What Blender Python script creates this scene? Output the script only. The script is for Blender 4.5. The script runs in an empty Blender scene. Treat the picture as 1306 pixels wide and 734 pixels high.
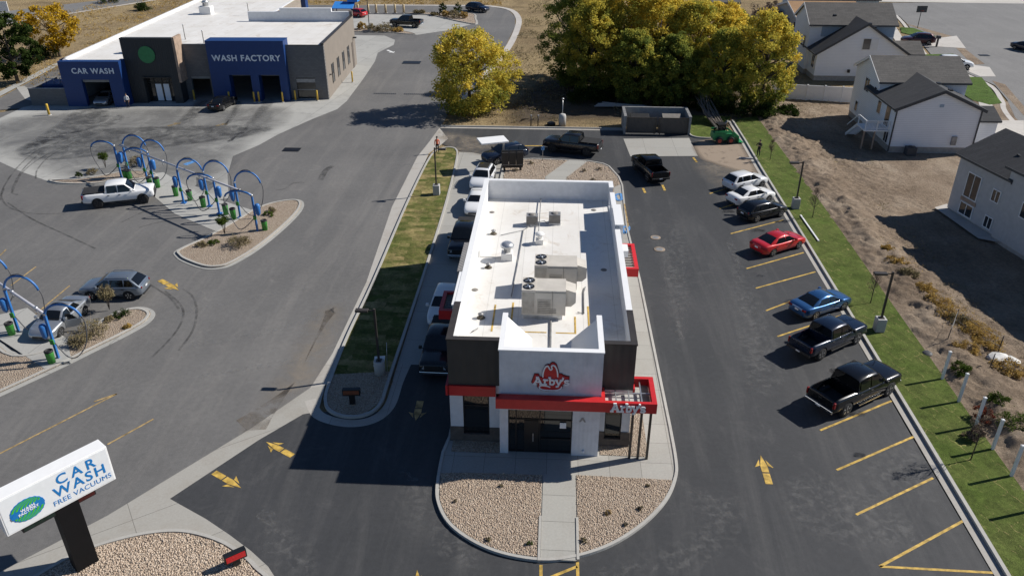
import bpy, bmesh, math, random
import numpy as np
from mathutils import Vector, Matrix, noise
from mathutils.geometry import tessellate_polygon
from mathutils.bvhtree import BVHTree

SC = bpy.context.scene
COL = SC.collection
R = math.radians
random.seed(7)
TO_SUN = Vector((1.235, 0.40, 1.0)).normalized()

# ------------------------------------------------------------------ materials
M = {}
def new_mat(name):
    m = bpy.data.materials.new(name); m.use_nodes = True
    nt = m.node_tree; nt.nodes.clear()
    out = nt.nodes.new('ShaderNodeOutputMaterial')
    p = nt.nodes.new('ShaderNodeBsdfPrincipled')
    nt.links.new(p.outputs[0], out.inputs[0])
    M[name] = m
    return m, nt, p

class NT:
    """small node helper"""
    def __init__(s, nt):
        s.nt = nt
        s.pos = nt.nodes.new('ShaderNodeNewGeometry').outputs['Position']
    def n(s, t, **kw):
        o = s.nt.nodes.new(t)
        for k, v in kw.items(): setattr(o, k, v)
        return o
    def l(s, a, b): s.nt.links.new(a, b)
    def mapped(s, scale=(1, 1, 1), rot=0.0, loc=(0, 0, 0)):
        m = s.n('ShaderNodeMapping'); s.l(s.pos, m.inputs[0])
        m.inputs['Scale'].default_value = scale; m.inputs['Rotation'].default_value = (0, 0, rot); m.inputs['Location'].default_value = loc
        return m.outputs[0]
    def noise(s, scale, detail=4, rough=.6, vec=None, dist=0.0):
        o = s.n('ShaderNodeTexNoise'); s.l(vec if vec is not None else s.pos, o.inputs['Vector'])
        o.inputs['Scale'].default_value = scale; o.inputs['Detail'].default_value = detail
        o.inputs['Roughness'].default_value = rough; o.inputs['Distortion'].default_value = dist
        return o.outputs['Fac']
    def ramp(s, fac, *stops):
        o = s.n('ShaderNodeValToRGB'); s.l(fac, o.inputs[0])
        cr = o.color_ramp
        while len(cr.elements) < len(stops): cr.elements.new(0.5)
        for e, (p, c) in zip(cr.elements, stops):
            e.position = p
            e.color = (c, c, c, 1) if isinstance(c, (int, float)) else (*c, 1)
        return o.outputs[0]
    def mix(s, fac, a, b, mode='MIX'):
        o = s.n('ShaderNodeMix', data_type='RGBA', blend_type=mode)
        for sock, v in ((o.inputs[0], fac), (o.inputs[6], a), (o.inputs[7], b)):
            if isinstance(v, (int, float)): sock.default_value = v
            elif isinstance(v, tuple): sock.default_value = (*v, 1)
            else: s.l(v, sock)
        return o.outputs[2]
    def math(s, op, a, b=0.0):
        o = s.n('ShaderNodeMath', operation=op)
        for i, v in enumerate((a, b)):
            if isinstance(v, (int, float)): o.inputs[i].default_value = v
            else: s.l(v, o.inputs[i])
        return o.outputs[0]
    def bump(s, h, p, strength=.5, dist=.05):
        o = s.n('ShaderNodeBump'); s.l(h, o.inputs['Height'])
        o.inputs['Strength'].default_value = strength; o.inputs['Distance'].default_value = dist
        s.l(o.outputs[0], p.inputs['Normal'])
    def brick(s, w, h, mortar, c1, c2, cm, offset=.5, rot=0.0, bias=0.0, vec=None):
        o = s.n('ShaderNodeTexBrick', offset=offset)
        s.l(vec if vec is not None else s.mapped(rot=rot), o.inputs['Vector'])
        for k, v in (('Color1', c1), ('Color2', c2), ('Mortar', cm)): o.inputs[k].default_value = (*v, 1)
        o.inputs['Scale'].default_value = 1; o.inputs['Mortar Size'].default_value = mortar
        o.inputs['Brick Width'].default_value = w; o.inputs['Row Height'].default_value = h; o.inputs['Bias'].default_value = bias
        return o

def simple(name, col, rough=.7, metal=0.0, var=.12, vscale=3.0, coat=0.0, bump=0.0, bscale=40, spec=None):
    m, nt, p = new_mat(name)
    if var:
        k = NT(nt)
        f = k.noise(vscale, 5)
        lo = tuple(c * (1 - var * 1.6) for c in col); hi = tuple(min(1, c * (1 + var)) for c in col)
        k.l(k.ramp(f, (.3, lo), (.7, hi)), p.inputs['Base Color'])
        if bump: k.bump(k.noise(bscale, 3), p, bump, .02)
    else:
        p.inputs['Base Color'].default_value = (*col, 1)
    p.inputs['Roughness'].default_value = rough; p.inputs['Metallic'].default_value = metal
    if coat: p.inputs['Coat Weight'].default_value = coat; p.inputs['Coat Roughness'].default_value = .04
    if spec is not None: p.inputs['Specular IOR Level'].default_value = spec
    return m

# ------------------------------------------------------------------ mesh building
class MB:
    def __init__(s): s.v = []; s.f = []; s.m = []; s.s = []
    def add(s, vs, fs, m=0, smooth=False):
        b = len(s.v); s.v += [tuple(v) for v in vs]
        for f in fs: s.f.append(tuple(i + b for i in f)); s.m.append(m); s.s.append(smooth)
        return s
    def box(s, x0, x1, y0, y1, z0, z1, m=0):
        return s.add([(x0,y0,z0),(x1,y0,z0),(x1,y1,z0),(x0,y1,z0),(x0,y0,z1),(x1,y0,z1),(x1,y1,z1),(x0,y1,z1)],
              [(0,3,2,1),(4,5,6,7),(0,1,5,4),(1,2,6,5),(2,3,7,6),(3,0,4,7)], m)
    def bar(s, a, b, w, h, m=0):
        """box of section w x h along segment a-b (w horizontal, h vertical-ish)"""
        a = Vector(a); b = Vector(b); d = (b - a).normalized()
        up = Vector((0,0,1)) if abs(d.z) < .95 else Vector((0,1,0))
        sx = d.cross(up).normalized() * w / 2; sz = sx.cross(d).normalized() * h / 2
        vs = [p + i * sx + j * sz for p in (a, b) for i, j in ((-1,-1),(1,-1),(1,1),(-1,1))]
        return s.add(vs, [(0,3,2,1),(4,5,6,7),(0,1,5,4),(1,2,6,5),(2,3,7,6),(3,0,4,7)], m)
    def prism(s, poly, z0, z1, m=0):
        n = len(poly)
        if sum(poly[i][0]*poly[(i+1)%n][1]-poly[(i+1)%n][0]*poly[i][1] for i in range(n)) < 0: poly = poly[::-1]
        vs = [(x, y, z0) for x, y in poly] + [(x, y, z1) for x, y in poly]
        return s.add(vs, [tuple(range(n))[::-1], tuple(range(n, 2*n))] + [(i, (i+1) % n, n + (i+1) % n, n + i) for i in range(n)], m)
    def prism_y(s, poly, y0, y1, m=0):
        """polygon in (x,z) extruded along y"""
        n = len(poly)
        if sum(poly[i][0]*poly[(i+1)%n][1]-poly[(i+1)%n][0]*poly[i][1] for i in range(n)) < 0: poly = poly[::-1]
        vs = [(x, y0, z) for x, z in poly] + [(x, y1, z) for x, z in poly]
        return s.add(vs, [tuple(range(n)), tuple(range(n, 2*n))[::-1]] + [(i, n + i, n + (i+1) % n, (i+1) % n) for i in range(n)], m)
    def tube(s, path, r, n=8, m=0, caps=True, smooth=True):
        P = [Vector(p) for p in path]; k = len(P)
        rr = r if isinstance(r, (list, tuple)) else [r] * k
        vs = []; prev = None
        for i in range(k):
            d = (P[min(i+1, k-1)] - P[max(i-1, 0)]).normalized()
            if prev is None:
                ref = Vector((0,0,1)) if abs(d.z) < .9 else Vector((1,0,0))
                a = d.cross(ref).normalized()
            else:
                a = (prev - d * prev.dot(d))
                a = a.normalized() if a.length > 1e-6 else d.orthogonal().normalized()
            prev = a; b = d.cross(a)
            for j in range(n):
                t = 2 * math.pi * j / n
                vs.append(P[i] + (a * math.cos(t) + b * math.sin(t)) * rr[i])
        fs = [(i*n+j, i*n+(j+1)%n, (i+1)*n+(j+1)%n, (i+1)*n+j) for i in range(k-1) for j in range(n)]
        s.add(vs, fs, m, smooth)
        if caps:
            b = len(s.v) - k * n
            s.f += [tuple(b + j for j in range(n))[::-1], tuple(b + (k-1)*n + j for j in range(n))]; s.m += [m, m]; s.s += [False, False]
        return s
    def lathe(s, prof, c=(0,0,0), n=16, m=0, axis='z', smooth=True):
        vs = []
        for r_, h in prof:
            for j in range(n):
                t = 2*math.pi*j/n; a, b = r_*math.cos(t), r_*math.sin(t)
                vs.append((c[0]+a, c[1]+b, c[2]+h) if axis == 'z' else (c[0]+b, c[1]+h, c[2]+a))
        k = len(prof)
        fs = [(i*n+j, i*n+(j+1)%n, (i+1)*n+(j+1)%n, (i+1)*n+j) for i in range(k-1) for j in range(n)]
        s.add(vs, fs, m, smooth)
        b = len(s.v) - k*n
        s.f += [tuple(b+j for j in range(n))[::-1], tuple(b+(k-1)*n+j for j in range(n))]; s.m += [m, m]; s.s += [False, False]
        return s
    def sheet(s, poly, z, m=0):
        tris = tessellate_polygon([[Vector((x, y, 0)) for x, y in poly]])
        fs = []
        for t in tris:
            a, b, c = (poly[i] for i in t)
            fs.append(t if (b[0]-a[0])*(c[1]-a[1])-(b[1]-a[1])*(c[0]-a[0]) > 0 else t[::-1])
        return s.add([(x, y, z) for x, y in poly], fs, m)
    def quad(s, a, b, c, d, m=0): return s.add([a, b, c, d], [(0,1,2,3)], m)
    def poly(s, pts, m=0): return s.add(pts, [tuple(range(len(pts)))], m)
    def xform(s, mat):
        s.v = [tuple(mat @ Vector(v)) for v in s.v]; return s
    def split(s, key):
        """separate builders for connected pieces grouped by key(centre)"""
        par = list(range(len(s.v)))
        def find(i):
            while par[i] != i: par[i] = par[par[i]]; i = par[i]
            return i
        for f in s.f:
            for i in f[1:]: par[find(i)] = find(f[0])
        acc = {}
        for i, v in enumerate(s.v): acc.setdefault(find(i), []).append(v)
        cen = {r: tuple(sum(c)/len(vs) for c in zip(*vs)) for r, vs in acc.items()}
        out = {}
        for f, m, sm in zip(s.f, s.m, s.s):
            b = out.setdefault(key(cen[find(f[0])]), MB()); b.add([s.v[i] for i in f], [tuple(range(len(f)))], m, sm)
        for b in out.values():      # weld
            idx = {}; nv = []; mp = []
            for v in b.v:
                if v not in idx: idx[v] = len(nv); nv.append(v)
                mp.append(idx[v])
            b.v = nv; b.f = [tuple(mp[i] for i in f) for f in b.f]
        return list(out.values())
    def build(s, name, mats, parent=None, bevel=0, solid=False):
        me = bpy.data.meshes.new(name)
        me.from_pydata(s.v, [], s.f)
        for m in (mats if isinstance(mats, (list, tuple)) else [mats]): me.materials.append(M[m] if isinstance(m, str) else m)
        me.polygons.foreach_set('material_index', s.m)
        me.polygons.foreach_set('use_smooth', s.s)
        me.update()
        bm = bmesh.new(); bm.from_mesh(me); bmesh.ops.recalc_face_normals(bm, faces=bm.faces) if solid else None; bm.to_mesh(me); bm.free()
        o = bpy.data.objects.new(name, me); COL.objects.link(o)
        if parent is not None: o.parent = parent
        if bevel:
            b = o.modifiers.new('Bevel', 'BEVEL'); b.width = bevel; b.segments = 2; b.limit_method = 'ANGLE'; b.angle_limit = R(50)
        return o

def smooth_path(pts, closed=False, sub=6):
    out = []; n = len(pts)
    rng = range(n) if closed else range(n-1)
    for i in rng:
        p0 = pts[(i-1) % n] if closed or i > 0 else pts[i]; p1 = pts[i]; p2 = pts[(i+1) % n]
        p3 = pts[(i+2) % n] if closed or i+2 < n else p2
        for k in range(sub):
            t = k/sub
            out.append(tuple(.5*((2*b)+(-a+c)*t+(2*a-5*b+4*c-d)*t*t+(-a+3*b-3*c+d)*t**3) for a, b, c, d in zip(p0, p1, p2, p3)))
    if not closed: out.append(tuple(pts[-1]))
    return out
def offset(pts, d, closed=False):
    """shift a polyline to its left by d"""
    n = len(pts); out = []
    for i in range(n):
        a = pts[(i-1) % n] if closed or i > 0 else None; b = pts[i]; c = pts[(i+1) % n] if closed or i < n-1 else None
        ns = []
        for p, q in ((a, b), (b, c)):
            if p is None or q is None: continue
            dx, dy = q[0]-p[0], q[1]-p[1]; L = math.hypot(dx, dy) or 1e-9
            ns.append((-dy/L, dx/L))
        if len(ns) == 2:
            mx, my = ns[0][0]+ns[1][0], ns[0][1]+ns[1][1]; L = math.hypot(mx, my) or 1e-9
            mx /= L; my /= L; k = max(.5, mx*ns[0][0]+my*ns[0][1]); out.append((b[0]+mx*d/k, b[1]+my*d/k))
        else: out.append((b[0]+ns[0][0]*d, b[1]+ns[0][1]*d))
    return out
def area(p): return sum(p[i][0]*p[(i+1)%len(p)][1]-p[(i+1)%len(p)][0]*p[i][1] for i in range(len(p)))/2
def ccw(p): return p if area(p) > 0 else p[::-1]
def ribbon(mb, pts, a, b, z, closed=False, m=0, z1=None):
    """strip between offsets a and b of a polyline; with z1 a solid kerb from z to z1"""
    A = offset(pts, a, closed); B = offset(pts, b, closed); n = len(pts)
    rng = range(n) if closed else range(n-1)
    if z1 is None:
        mb.add([(x, y, z) for x, y in A] + [(x, y, z) for x, y in B],
               [((i, (i+1) % n, n+(i+1) % n, n+i) if b > a else (i, n+i, n+(i+1) % n, (i+1) % n)) for i in rng], m)
    else:
        vs = [(x,y,z) for x,y in A]+[(x,y,z) for x,y in B]+[(x,y,z1) for x,y in A]+[(x,y,z1) for x,y in B]
        fs = []
        for i in rng:
            j = (i+1) % n
            fs += [(2*n+i, 2*n+j, 3*n+j, 3*n+i), (i, j, 2*n+j, 2*n+i), (n+j, n+i, 3*n+i, 3*n+j)]
        if not closed: fs += [(0, 2*n, 3*n, n), (n-1, 2*n-1, 4*n-1, 3*n-1)]
        mb.add(vs, fs, m)
    return mb

# ------------------------------------------------------------------ tagging
def tag(o, label=None, cat=None, group=None, kind=None):
    if label: o['label'] = label
    if cat: o['category'] = cat
    if group: o['group'] = group
    if kind: o['kind'] = kind
    return o
def thing(name, label, cat, loc=(0,0,0), rz=0.0, group=None):
    o = bpy.data.objects.new(name, None); COL.objects.link(o)
    o.location = loc if len(loc) == 3 else (*loc, 0); o.rotation_euler = (0, 0, rz); o.empty_display_size = .3
    return tag(o, label, cat, group)
def struct(mb, name, mats, kind='structure', **kw): return tag(mb.build(name, mats, **kw), kind=kind)
def copy_tree(o, parent=None):
    c = o.copy(); COL.objects.link(c)
    if parent is not None: c.parent = parent
    for ch in list(o.children): copy_tree(ch, c)
    return c
def soft_sheet(poly, z, fade, name, mat, kind='structure'):
    """stain lying on the ground whose density fades out towards its outline"""
    q = ccw(smooth_path(poly, True, 4)); rings = [q, offset(q, fade*.35, True), offset(q, fade, True)]; n = len(q)
    b = MB(); b.add([(x, y, z) for r in rings for x, y in r], [(k*n+i, k*n+(i+1) % n, (k+1)*n+(i+1) % n, (k+1)*n+i) for k in (0, 1) for i in range(n)])
    tris = tessellate_polygon([[Vector((x, y, 0)) for x, y in rings[2]]]); b.f += [tuple(2*n+i for i in t) for t in tris]; b.m += [0]*len(tris); b.s += [False]*len(tris)
    o = b.build(name, mat); at = o.data.attributes.new('dens', 'FLOAT', 'POINT'); at.data.foreach_set('value', [0.0]*n+[.4]*n+[1.0]*n)
    bm = bmesh.new(); bm.from_mesh(o.data)
    for f in bm.faces:
        if f.normal.z < 0: f.normal_flip()
    bm.to_mesh(o.data); bm.free(); return tag(o, kind=kind)
def text_mesh(s, size, extrude=.02, bold=0.0, spacing=1.0, align='CENTER'):
    cu = bpy.data.curves.new('lettering', 'FONT'); cu.body = s; cu.size = size; cu.extrude = extrude
    cu.offset = bold; cu.space_character = spacing; cu.align_x = align; cu.align_y = 'CENTER'; cu.resolution_u = 4
    o = bpy.data.objects.new('lettering', cu); COL.objects.link(o)
    dg = bpy.context.evaluated_depsgraph_get()
    me = bpy.data.meshes.new_from_object(o.evaluated_get(dg))
    bpy.data.objects.remove(o); bpy.data.curves.remove(cu)
    return me
def put_text(name, s, size, mat, parent, loc, rot, **kw):
    me = text_mesh(s, size, **kw); me.materials.clear(); me.materials.append(M[mat]); me.name = name
    o = bpy.data.objects.new(name, me); COL.objects.link(o)
    if parent is not None: o.parent = parent
    o.location = loc; o.rotation_euler = rot
    return o

# ================================================================== material library
def asphalt(name, lo, hi, dust, streak_rot, dust_amt):
    m, nt, p = new_mat(name); k = NT(nt)
    base = k.ramp(k.noise(.09, 6, .65), (.3, lo), (.72, hi))
    st = k.noise(.55, 5, .7, k.mapped((1.0, .09, 1), streak_rot), dist=.6)
    base = k.mix(k.math('MULTIPLY', k.ramp(st, (.48, 0.0), (.72, 1.0)), dust_amt), base, dust)
    sp = k.ramp(k.noise(.42, 9, .74, dist=.9), (.56, 0.0), (.74, 1.0))
    base = k.mix(k.math('MULTIPLY', sp, dust_amt * 1.2), base, dust)
    grit = k.ramp(k.noise(26, 3, .8), (.3, (.72,)*3), (.7, (1.22,)*3))
    base = k.mix(1.0, base, grit, 'MULTIPLY')
    fine = k.ramp(k.noise(3.2, 6, .75), (.3, (.86,)*3), (.7, (1.12,)*3))
    base = k.mix(1.0, base, fine, 'MULTIPLY')
    k.l(base, p.inputs['Base Color']); p.inputs['Roughness'].default_value = .78; p.inputs['Specular IOR Level'].default_value = .4
    k.bump(k.noise(45, 3, .8), p, .35, .02)
    return m
asphalt('asphalt_new', (.036,.038,.041), (.054,.055,.058), (.16,.155,.148), 0.0, .24)
asphalt('asphalt_old', (.118,.115,.112), (.168,.163,.156), (.25,.235,.215), R(30), .34)
asphalt('asphalt_street', (.16,.155,.15), (.21,.205,.195), (.27,.26,.25), R(10), .35)
asphalt('asphalt_wet', (.045,.046,.049), (.075,.075,.076), (.12,.12,.12), R(80), .5)

def concrete(name, col, w, h, rot=0.0, joint=.012, dirt=(.30,.27,.23), dirt_amt=.4, off=(0,0,0)):
    m, nt, p = new_mat(name); k = NT(nt)
    c = k.brick(w, h, joint, tuple(q*1.04 for q in col), tuple(q*.93 for q in col), tuple(q*.45 for q in col), 0.0, vec=k.mapped(rot=rot, loc=off)).outputs['Color']
    d = k.ramp(k.noise(.5, 8, .7, dist=.4), (.5, 0.0), (.75, 1.0))
    c = k.mix(k.math('MULTIPLY', d, dirt_amt), c, dirt)
    c = k.mix(1.0, c, k.ramp(k.noise(9, 5, .7), (.3, (.9,)*3), (.7, (1.06,)*3)), 'MULTIPLY')
    k.l(c, p.inputs['Base Color']); p.inputs['Roughness'].default_value = .85
    k.bump(k.noise(30, 3), p, .15, .02)
concrete('concrete_walk', (.37,.355,.32), 1.6, 1.6)
concrete('concrete_path', (.37,.36,.325), 6.0, 1.75, joint=.016, off=(3,0.4,0))
concrete('concrete_lane', (.35,.34,.31), 3.2, 3.6, joint=.015)
concrete('concrete_pad', (.38,.375,.35), 4.2, 4.2, R(8), .02, (.2,.195,.185), .55)
concrete('concrete_gutter', (.40,.38,.345), 3.0, 40, R(0), .012, (.27,.22,.17), .55)
concrete('concrete_swale', (.36,.345,.31), 3.0, 40, R(54), .015, (.27,.235,.19), .5)
concrete('concrete_kerb', (.42,.405,.37), 30, 30, 0, .0, (.26,.23,.2), .5)
concrete('concrete_base', (.45,.44,.42), 30, 30, 0, .0, (.3,.28,.25), .4)
concrete('drive_concrete', (.50,.47,.43), 3.5, 3.5, R(-12), .012)

# gravel (stone mulch)
m, nt, p = new_mat('gravel'); k = NT(nt)
vo = k.n('ShaderNodeTexVoronoi'); k.l(k.pos, vo.inputs['Vector']); vo.inputs['Scale'].default_value = 15
sep = k.n('ShaderNodeSeparateColor'); k.l(vo.outputs['Color'], sep.inputs[0])
c = k.ramp(sep.outputs[0], (0.0, (.34,.255,.185)), (.35, (.42,.325,.24)), (.7, (.48,.385,.29)), (1.0, (.54,.45,.35)))
c = k.mix(1.0, c, k.ramp(vo.outputs['Distance'], (.25, (1.0,)*3), (.75, (.7,)*3)), 'MULTIPLY')
k.l(c, p.inputs['Base Color']); p.inputs['Roughness'].default_value = .9
k.bump(k.math('SUBTRACT', 1.0, vo.outputs['Distance']), p, .9, .1)
m, nt, p = new_mat('stone'); k = NT(nt)
oi = k.n('ShaderNodeAttribute', attribute_name='tint')
k.l(k.ramp(oi.outputs['Fac'], (0.0, (.36,.27,.20)), (.3, (.46,.36,.27)), (.7, (.53,.43,.33)), (1.0, (.60,.50,.40))), p.inputs['Base Color'])
p.inputs['Roughness'].default_value = .88

# rolled turf
def turf(name, c1, c2, seam, dry, dry_lo, w=.62, h=1.9, rot=0.0, patch=.85):
    m, nt, p = new_mat(name); k = NT(nt)
    wob = k.n('ShaderNodeVectorMath', operation='ADD')
    nz = k.n('ShaderNodeTexNoise'); k.l(k.pos, nz.inputs['Vector']); nz.inputs['Scale'].default_value = 2.2
    sc = k.n('ShaderNodeVectorMath', operation='SCALE'); k.l(nz.outputs['Color'], sc.inputs[0]); sc.inputs['Scale'].default_value = .5
    k.l(k.mapped(rot=rot), wob.inputs[0]); k.l(sc.outputs[0], wob.inputs[1])
    b = k.brick(h, w, .015, c1, c2, seam, .5, vec=wob.outputs[0])
    # seams only dry out in places
    seamfac = k.math('MULTIPLY', b.outputs['Fac'], k.ramp(k.noise(.9, 5, .75), (.47, 0.0), (.60, .9)))
    g = k.mix(k.ramp(k.noise(.35, 4, .6), (.35, 0.0), (.65, 1.0)), c1, c2)
    b2 = k.brick(h, w, .0, (0,0,0), (1,1,1), (0,0,0), .5, vec=wob.outputs[0], bias=-.15)
    g = k.mix(k.math('MULTIPLY', b2.outputs['Color'], k.ramp(k.noise(.28, 5, .65), (dry_lo, 0.0), (dry_lo + .26, patch))), g, dry)
    g = k.mix(k.math('MULTIPLY', k.ramp(k.noise(.9, 7, .75), (.50, 0.0), (.72, 1.0)), patch*.8), g, dry)
    g = k.mix(1.0, g, k.ramp(b2.outputs['Color'], (0.0, (.88,)*3), (1.0, (1.10,)*3)), 'MULTIPLY')
    g = k.mix(seamfac, g, seam)
    g = k.mix(1.0, g, k.ramp(k.noise(6, 7, .82), (.28, (.48,)*3), (.72, (1.5,)*3)), 'MULTIPLY')
    g = k.mix(1.0, g, k.ramp(k.noise(1.0, 6, .75), (.3, (.66,)*3), (.7, (1.28,)*3)), 'MULTIPLY')
    k.l(g, p.inputs['Base Color']); p.inputs['Roughness'].default_value = .95; p.inputs['Specular IOR Level'].default_value = .15
    k.bump(k.noise(14, 4, .8), p, .8, .08)
turf('turf_green', (.080,.118,.022), (.110,.138,.034), (.34,.28,.12), (.15,.155,.050), .56, w=.62, h=1.7, rot=R(66), patch=.35)
turf('turf_dry', (.085,.112,.024), (.125,.132,.036), (.36,.27,.13), (.42,.31,.15), .36, w=.6, h=1.6)
turf('lawn', (.07,.125,.02), (.085,.14,.028), (.08,.12,.03), (.1,.13,.03), .8)

m, nt, p = new_mat('dry_field'); k = NT(nt)
c = k.ramp(k.noise(.06, 8, .7, dist=.5), (.28, (.165,.12,.07)), (.5, (.32,.24,.135)), (.72, (.43,.335,.185)))
c = k.mix(k.ramp(k.noise(.22, 7, .75, k.mapped((.5,1,1))), (.52, 0.0), (.68, .8)), c, (.13,.105,.062))
c = k.mix(1.0, c, k.ramp(k.noise(2.6, 7, .8), (.3, (.6,)*3), (.7, (1.3,)*3)), 'MULTIPLY')
k.l(c, p.inputs['Base Color']); p.inputs['Roughness'].default_value = 1; p.inputs['Specular IOR Level'].default_value = .1
k.bump(k.noise(2.2, 6, .8), p, 1.0, .25)

m, nt, p = new_mat('dirt'); k = NT(nt)
c = k.ramp(k.noise(.16, 8, .7, dist=.4), (.3, (.18,.134,.095)), (.5, (.285,.220,.160)), (.72, (.41,.335,.255)))
c = k.mix(k.ramp(k.noise(.5, 6, .7, k.mapped((1, .25, 1), R(25))), (.52, 0.0), (.72, .7)), c, (.15,.115,.088))
c = k.mix(1.0, c, k.ramp(k.noise(4.5, 8, .8), (.3, (.62,)*3), (.7, (1.28,)*3)), 'MULTIPLY')
k.l(c, p.inputs['Base Color']); p.inputs['Roughness'].default_value = 1; p.inputs['Specular IOR Level'].default_value = .1
k.bump(k.noise(5, 8, .8), p, 1.0, .16)
simple('dirt_spill', (.30,.235,.175), .95, var=.35, vscale=1.3)

simple('paint_yellow', (.55,.36,.075), .7, var=.38, vscale=2.6)
simple('paint_faded', (.42,.29,.12), .8, var=.4, vscale=3)
simple('paint_white', (.75,.75,.73), .7, var=.2, vscale=4)
simple('paint_blue', (.10,.27,.55), .7, var=.3, vscale=5)
m, nt, p = new_mat('tyre_mark'); k = NT(nt)      # rubber laid down on the road: worn through in places
tr = k.n('ShaderNodeBsdfTransparent'); mx = k.n('ShaderNodeMixShader')
p.inputs['Base Color'].default_value = (.035,.034,.033,1); p.inputs['Roughness'].default_value = .8
k.l(k.ramp(k.noise(.9, 6, .75), (.36, 0.0), (.62, .46)), mx.inputs[0]); k.l(tr.outputs[0], mx.inputs[1]); k.l(p.outputs[0], mx.inputs[2])
k.l(mx.outputs[0], [n for n in nt.nodes if n.type == 'OUTPUT_MATERIAL'][0].inputs[0])
def stain(name, col, lo, hi, amt, scale, rough=.6):
    m, nt, p = new_mat(name); k = NT(nt)
    tr = k.n('ShaderNodeBsdfTransparent'); mx = k.n('ShaderNodeMixShader')
    p.inputs['Base Color'].default_value = (*col, 1); p.inputs['Roughness'].default_value = rough
    k.l(k.math('MULTIPLY', k.ramp(k.noise(scale, 7, .7, dist=.6), (lo, 0.0), (hi, amt)), k.n('ShaderNodeAttribute', attribute_name='dens').outputs['Fac']), mx.inputs[0]); k.l(tr.outputs[0], mx.inputs[1]); k.l(p.outputs[0], mx.inputs[2])
    k.l(mx.outputs[0], [n for n in nt.nodes if n.type == 'OUTPUT_MATERIAL'][0].inputs[0])
stain('wet_stain', (.065,.066,.068), .36, .66, .6, .7, .5)
stain('oil_stain', (.018,.018,.018), .35, .6, .7, 1.4, .35)
stain('tree_shade_soil', (.075,.055,.035), .22, .5, .85, .5, .95)
stain('grime', (.15,.149,.147), .18, .6, .62, .22)
stain('spill_film', (.30,.235,.175), .22, .45, .95, .9, .95)
stain('dust_film', (.33,.28,.22), .36, .62, .55, .5)
stain('dust_pale', (.36,.35,.33), .46, .80, .30, 2.4)

# ================================================================== ground sheets
b = MB(); b.box(-420, 420, -60, 700, -1.0, -.06); struct(b, 'ground', 'dry_field')

# wash forecourt and road (older grey asphalt)
b = MB()
b.sheet([(-110, 2), (24, 2), (20, 20), (-13.4, 34), (-13.3, 50), (-14.0, 78), (-13.2, 88.6), (-12.9, 96), (-10.9, 112), (-8.6, 132), (-7.9, 150),
         (-8.4, 160), (-10.2, 167.5), (-13.5, 171), (-18, 172.0), (-62, 171), (-62, 160), (-60, 120), (-62, 96), (-66, 93), (-90, 70)], 0.0)
struct(b, 'forecourt_road', 'asphalt_old')
# pale shoulder of the far bend
b = MB(); ribbon(b, smooth_path([(-12.9, 97), (-10.9, 112), (-8.6, 132), (-7.9, 150), (-8.4, 160), (-10.2, 167.5), (-13.5, 171), (-18, 172), (-40, 171.5)]), .0, -1.1, .006)
struct(b, 'road_shoulder', 'drive_concrete')

# restaurant lot (new dark asphalt)
b = MB()
b.sheet([(-18.9, 28.6), (-14.3, 35.3), (-9.2, 35.6), (-8.3, 60), (-9.5, 80), (-13.2, 83.6), (-13.2, 88.7), (20.3, 88.9), (20.4, 80), (19.9, 52), (19.6, 36), (19.5, 25), (19.3, 4), (-3, 4)], .004)
struct(b, 'parking_lot', 'asphalt_new')
soft_sheet([(15.01, 84.91), (19.88, 86.55), (20.42, 80.82), (20.09, 74.78), (18.54, 75.35), (15.71, 78.14), (14.72, 80.00)], .017, .8, 'dirt_spill', 'spill_film')
soft_sheet([(14.14, 78.76), (20.48, 80.33), (20.47, 71.47), (16.24, 70.24), (13.95, 74.22)], .014, 2.0, 'dust_film', 'dust_film')
soft_sheet([(-13.05, 87.56), (-2.33, 81.56), (-5.49, 78.87), (-9.66, 79.62), (-12.47, 82.03)], .014, 1.2, 'dust_film', 'dust_film')
for q in ([(-7.95, 31.36), (-5.37, 30.32), (-5.00, 27.65), (-6.40, 27.07)], [(-13.86, 28.19), (-10.52, 25.87), (-9.63, 23.93), (-12.01, 23.80)], [(1.59, 24.56), (6.76, 27.81), (6.74, 30.44), (10.00, 29.53), (7.03, 24.87)],
          [(12.46, 31.91), (16.44, 30.98), (17.50, 26.97), (12.91, 26.72), (11.02, 29.06)], [(15.84, 32.69), (19.59, 34.79), (19.55, 31.16), (16.44, 29.89)], [(17.94, 44.04), (19.06, 41.44), (17.35, 38.92), (15.97, 40.44)], [(-3.86, 30.99), (-5.32, 29.93), (-5.45, 25.68), (-3.51, 24.28), (-2.56, 25.16)], [(8.70, 60.26), (11.50, 61.99), (9.21, 45.46), (7.66, 45.37)], [(14.50, 60.58), (14.89, 45.78), (13.70, 38.72), (11.27, 40.17)], [(-23.46, 42.08), (-19.20, 43.86), (-15.94, 46.31), (-15.50, 45.28), (-18.81, 42.72), (-22.83, 41.19)], [(-25.68, 45.98), (-20.93, 48.93), (-17.61, 50.31), (-17.11, 49.14), (-20.47, 47.58), (-25.16, 45.16)], [(-21.12, 38.85), (-15.25, 41.08), (-14.91, 40.22), (-20.40, 37.90)], [(-16.10, 76.36), (-13.02, 77.24), (-12.78, 75.61), (-15.88, 75.21)], [(-16.19, 63.78), (-14.27, 64.60), (-14.08, 61.86), (-15.83, 62.09)]): soft_sheet(q, .016, .9, 'dust_mark', 'dust_pale')
soft_sheet([(-16.29, 46.61), (-14.00, 47.28), (-13.52, 40.91), (-13.54, 37.57), (-16.69, 32.75), (-16.69, 38.60)], .011, 1.6, 'dust_film', 'dust_film')

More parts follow.
